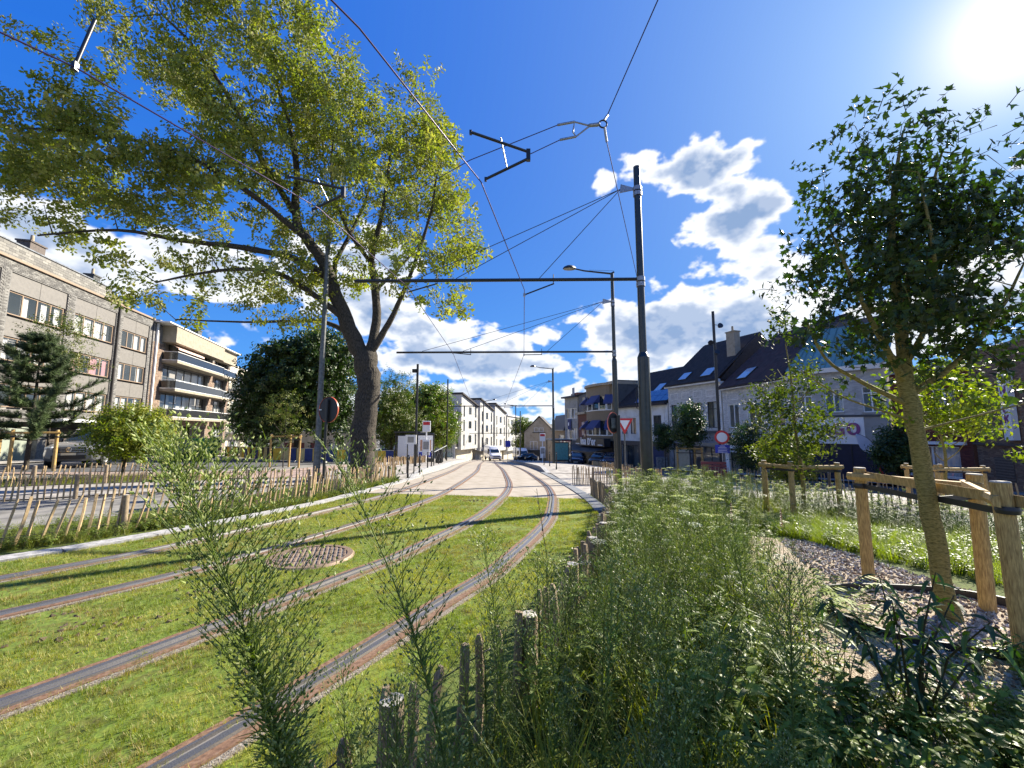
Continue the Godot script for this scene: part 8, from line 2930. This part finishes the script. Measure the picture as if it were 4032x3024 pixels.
func right_garden() -> void:
	var grass := [tuft(880, 18, 0.42, 0.0045, 0.07, 1.3), tuft(881, 16, 0.36, 0.0045, 0.07, 1.5)]
	var leafy := [leafy_weed(882, 9, 0.22, 0.06, "oval", Color(0.19, 0.26, 0.05)), leafy_weed(883, 7, 0.16, 0.05, "oval", Color(0.23, 0.30, 0.06))]
	var carrots := [wild_carrot(884, 0.6), wild_carrot(885, 0.55)]
	var ga := buckets(2)
	var gc := tint_buckets(2)
	var la := buckets(2)
	var lc := tint_buckets(2)
	var ca := buckets(2)
	var cc := tint_buckets(2)
	# bright grass band before the garden kerb
	for i in 1900:
		var f := rng.randf()
		var a := Vector2(4.6, 8.4).lerp(Vector2(6.2, 3.4), f)
		var b := Vector2(6.2, 9.2).lerp(Vector2(9.6, 4.4), f)
		var q := a.lerp(b, rng.randf())
		if rng.randf() < 0.8: place(grass, ga, gc, i % 2, q.x, q.y, rr(0.6, 1.1), vary(0.28, 0.34, 0.06), 0.25)
		else: place(leafy, la, lc, i % 2, q.x, q.y, rr(0.7, 1.2), vary(1, 1, 1), 0.25)
	# flowers behind the kerb
	for i in 1300:
		var f := rng.randf()
		var a := Vector2(6.4, 10.2).lerp(Vector2(9.0, 6.4), f)
		var b := Vector2(8.2, 13.4).lerp(Vector2(11.4, 6.6), f)
		var q := a.lerp(b, rng.randf())
		if rng.randf() < 0.5: place(carrots, ca, cc, i % 2, q.x, q.y, rr(0.7, 1.1), vary(1, 1, 1, 0.1), 0.2)
		else: place(grass, ga, gc, i % 2, q.x, q.y, rr(0.5, 0.95), vary(0.25, 0.30, 0.07), 0.25)
	# low weeds spreading over the gravel near the camera
	for i in 1500:
		var q := Vector2(rr(1.4, 5.6), rr(1.3, 3.3))
		if Vector2(q.x - 2.7, (q.y - 3.2) * 1.5).length() < 0.6 and rng.randf() < 0.8: continue
		if q.y > 2.7 and rng.randf() < 0.6: continue
		if rng.randf() < 0.6: place(leafy, la, lc, i % 2, q.x, q.y, rr(0.6, 1.1), vary(1, 1, 1, 0.35), 0.3)
		else: place(grass, ga, gc, i % 2, q.x, q.y, rr(0.3, 0.6), vary(0.17, 0.21, 0.05), 0.3)
	finish("garden_grass", "bright long grass round the right gravel bed", grass, ga, gc, "grass_blade")
	finish("garden_weeds", "low weeds creeping over the gravel bed", leafy, la, lc, "weed")
	finish("garden_carrot", "white umbels behind the garden kerb", carrots, ca, cc, "weed")
	# stones and wood chips of the bed
	var sm := [clod(5), clod(6), clod(7)]
	var sa := buckets(3)
	var sc := tint_buckets(3)
	for i in 9000:
		var d := 1.0 + 6.3 * pow(rng.randf(), 1.4)
		var f := rng.randf()
		var x := lerpf(1.5 + 0.42 * d, 5.4 - 0.05 * d, f)
		var tone := vary(0.60, 0.55, 0.47, 0.35) if rng.randf() < 0.6 else vary(0.28, 0.20, 0.13, 0.4)
		place(sm, sa, sc, i % 3, x, d, rr(0.45, 1.3), tone, 1.2, 0.014)
	finish("gravel_stones", "pale stones and wood chips of the gravel bed", sm, sa, sc, "brick")
	# edging ring round the staked maple
	var t := thing("root_barrier", "black rubber edging ring round the staked maple", "edging", P(4.06, 4.07))
	var b := MB.new()
	for k in 36:
		var a0 := TAU * k / 36
		var a1 := TAU * (k + 1) / 36
		var p0 := Vector2(cos(a0) * 1.05, sin(a0) * 0.78)
		var p1 := Vector2(cos(a1) * 1.05, sin(a1) * 0.78)
		var q0 := P(4.06 + p0.x, 4.07 + p0.y) - t.position
		var q1 := P(4.06 + p1.x, 4.07 + p1.y) - t.position
		var h0 := Vector3(0, 0.085 + 0.015 * sin(a0 * 3), 0)
		var h1 := Vector3(0, 0.085 + 0.015 * sin(a1 * 3), 0)
		var o0 := Vector3(p0.x, 0, -p0.y).normalized() * 0.012
		var o1 := Vector3(p1.x, 0, -p1.y).normalized() * 0.012
		b.quad(q0 + o0, q1 + o1, q1 + o1 + h1, q0 + o0 + h0)
		b.quad(q1 - o1, q0 - o0, q0 - o0 + h0, q1 - o1 + h1)
		b.quad(q0 + o0 + h0, q1 + o1 + h1, q1 - o1 + h1, q0 - o0 + h0)
	part("band", b, M.black_rubber, t)
	stake_frame("near timber frame of round posts with rubber belts holding the dark maple", 4.06, 4.07, [[0.22, 1.1], [0.62, 0.2], [-0.14, -0.72]], 1.34, 0.062, 1.12, Vector2(0, 0))
	stake_frame("timber frame holding the slender small-leaved tree by the right path", 7.1, 10.3, [[-0.45, -0.3], [0.75, -0.2], [-0.6, 0.5]], 1.3, 0.06, 1.1, Vector2(0, 0))
	stake_frame("timber frame round the second bright maple at the right edge", 13.2, 12.8, [[-0.6, -0.4], [0.9, -0.3], [0.6, 0.7], [-0.5, 0.7]], 1.3, 0.06, 1.1, Vector2(0, 0))
	stake_frame("timber frame round the conical tree before the grey shop", 12.4, 29.0, [[-0.9, 0.0], [0.5, 0.4], [0.6, -0.5]], 1.9, 0.07, 1.5, Vector2(0, 0))
	stake_frame("pale timber frame before the yellow and blue hoarding", -13.4, 24.5, [[-0.8, 0], [0.0, 0.6], [0.9, 0.0]], 1.9, 0.055, 1.6, Vector2(0, 0))
	stake_frame("pale timber frame round the pine at the left edge", -20.9, 18.0, [[-0.9, -0.3], [0.1, -0.7], [1.2, 0.0], [0.3, 0.8]], 1.75, 0.06, 1.45, Vector2(0, 0))

func hero_plants() -> void:
	# two tall horseweeds leaning across the tracks
	var a := thing("tall_horseweed", "tallest horseweed leaning left over the rails in the foreground", "plant", P(-0.56, 1.32))
	part("plume", horseweed(901, 1.62, Vector3(-0.31, 0, 0.02), 5.2, 1.35, Color(0.44, 0.47, 0.18)), M.weed, a)
	a = thing("tall_horseweed", "darker slim horseweed leaning left between the near rail and the fence", "plant", P(-0.16, 1.52))
	part("plume", horseweed(902, 1.60, Vector3(-0.30, 0, 0.0), 2.2, 1.0, Color(0.30, 0.34, 0.14)), M.weed, a)
	for q in [[-0.05, 2.35, 1.1, -0.1, 903, "horseweed with a loose brown-green plume over the near rail"], [0.95, 3.1, 1.05, 0.02, 904, "tall upright horseweed rising above the wild flowers"], [1.25, 2.0, 1.05, 0.05, 905, "dark horseweed standing nearest the gravel bed"]]:
		a = thing("tall_horseweed", q[5], "plant", P(q[0], q[1]))
		part("plume", horseweed(q[4], q[2], Vector3(q[3], 0, 0), 1.6), M.weed, a)
	# thin seeding stalk before the rails
	a = thing("seed_stalk", "thin bare seed stalk standing in front of the concrete crossing", "plant", P(0.3, 3.6))
	var sb := MB.new()
	sb.colored = true
	sb.tint = Color(0.10, 0.09, 0.05)
	sb.tube([Vector3.ZERO, Vector3(0.0, 0.6, 0), Vector3(-0.09, 1.22, 0)], [0.004, 0.003, 0.002], 4)
	for k in 10:
		blade(sb, Vector3(-0.03 - 0.006 * k, 0.78 + 0.044 * k, 0), Vector3(cos(k * 2.4), 0.9, sin(k * 2.4)), 0.06, 0.008, 0.1, 2)
	part("stalk", sb, M.weed, a)
	# butterfly bush with long drooping leaves
	a = thing("butterfly_bush", "dark bush with long drooping leaves in the near right corner", "shrub", P(2.36, 2.62))
	var b := MB.new()
	b.colored = true
	var bl := MB.new()
	bl.colored = true
	for s in 9:
		var an := s * 2.4
		var top := Vector3(cos(an) * 0.22 * (1 + s % 3), 0.86 - 0.045 * s, sin(an) * 0.22 * (1 + s % 2))
		b.tint = Color(0.10, 0.09, 0.05)
		b.tube([Vector3(cos(an) * 0.04, 0, sin(an) * 0.04), top * 0.5 + Vector3(0, 0.1, 0), top], [0.008, 0.006, 0.003], 5)
		for i in 20:
			var f := 0.2 + 0.8 * i / 19.0
			var p := top * f + Vector3(0, 0.2 * sin(f * PI) * 0.6, 0)
			var aa := i * 2.4 + s
			var k := rr(0.7, 1.25)
			bl.tint = Color(0.045 * k, 0.075 * k, 0.026 * k) if rng.randf() < 0.8 else Color(0.12 * k, 0.17 * k, 0.04 * k)
			add_leaf(bl, p, Vector3(cos(aa), rr(-0.5, 0.3), sin(aa)), Vector3(rr(-0.3, 0.3), 1, rr(-0.3, 0.3)), rr(0.09, 0.16), "lance", 0.5, rr(0.3, 0.9))
	part("stems", b, M.weed, a)
	part("foliage", bl, M.leaf_dark, a)
	# yellow-green ferns on the gravel
	var fm := fern_mesh()
	var fq := [[2.75, 3.95], [2.95, 4.45], [3.05, 3.75], [2.6, 4.6], [3.2, 4.2], [2.5, 4.2]]
	for i in 6:
		a = thing("fern", "%s yellow-green fern on the gravel beside the dark bush" % ["nearest", "second", "third", "fourth", "fifth", "farthest"][i], "fern", P(fq[i][0], fq[i][1], 0.01), i * 1.1, "yellow-green ferns on the gravel")
		part("fronds", fm, M.weed, a)
	# broad pale grass leaves at the bottom of the picture
	for q in [[0.12, 1.75, 31, "pale broad grass shoot at the lower middle of the wild flowers"], [0.62, 1.7, 32, "second pale broad grass shoot near the bottom edge"]]:
		a = thing("broad_grass", q[3], "grass", P(q[0], q[1]))
		part("blades", tuft(q[2], 9, 0.75, 0.009, 0.05, 0.7, 1.0), M.broad_blade if M.has("broad_blade") else _grass_shoot(), a)
	# purple loosestrife among the flowers
	for q in [[2.9, 5.6, "purple flower spike among the wild flowers"], [3.3, 5.2, "second purple flower spike nearer the gravel"], [3.05, 6.4, "small purple flower spike towards the far end of the strip"]]:
		a = thing("purple_flower", q[2], "flower", P(q[0], q[1]))
		var fb := MB.new()
		fb.colored = true
		fb.tint = Color(0.10, 0.15, 0.05)
		fb.tube([Vector3.ZERO, Vector3(0, 0.85, 0)], [0.004, 0.002], 4)
		for k in 40:
			var f := k / 40.0
			fb.tint = Color(0.34, 0.08, 0.26) * rr(0.8, 1.2)
			blade(fb, Vector3(0, 0.6 + 0.25 * f, 0), Vector3(cos(k * 2.4), 0.5, sin(k * 2.4)), 0.03 * (1.1 - f), 0.008, 0.3, 2)
		part("spike", fb, M.weed, a)

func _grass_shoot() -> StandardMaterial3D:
	return mat("broad_blade", lin(0.24, 0.30, 0.05), 0.5, {"vc": true, "back": Color(0.8, 0.9, 0.3), "two": true})
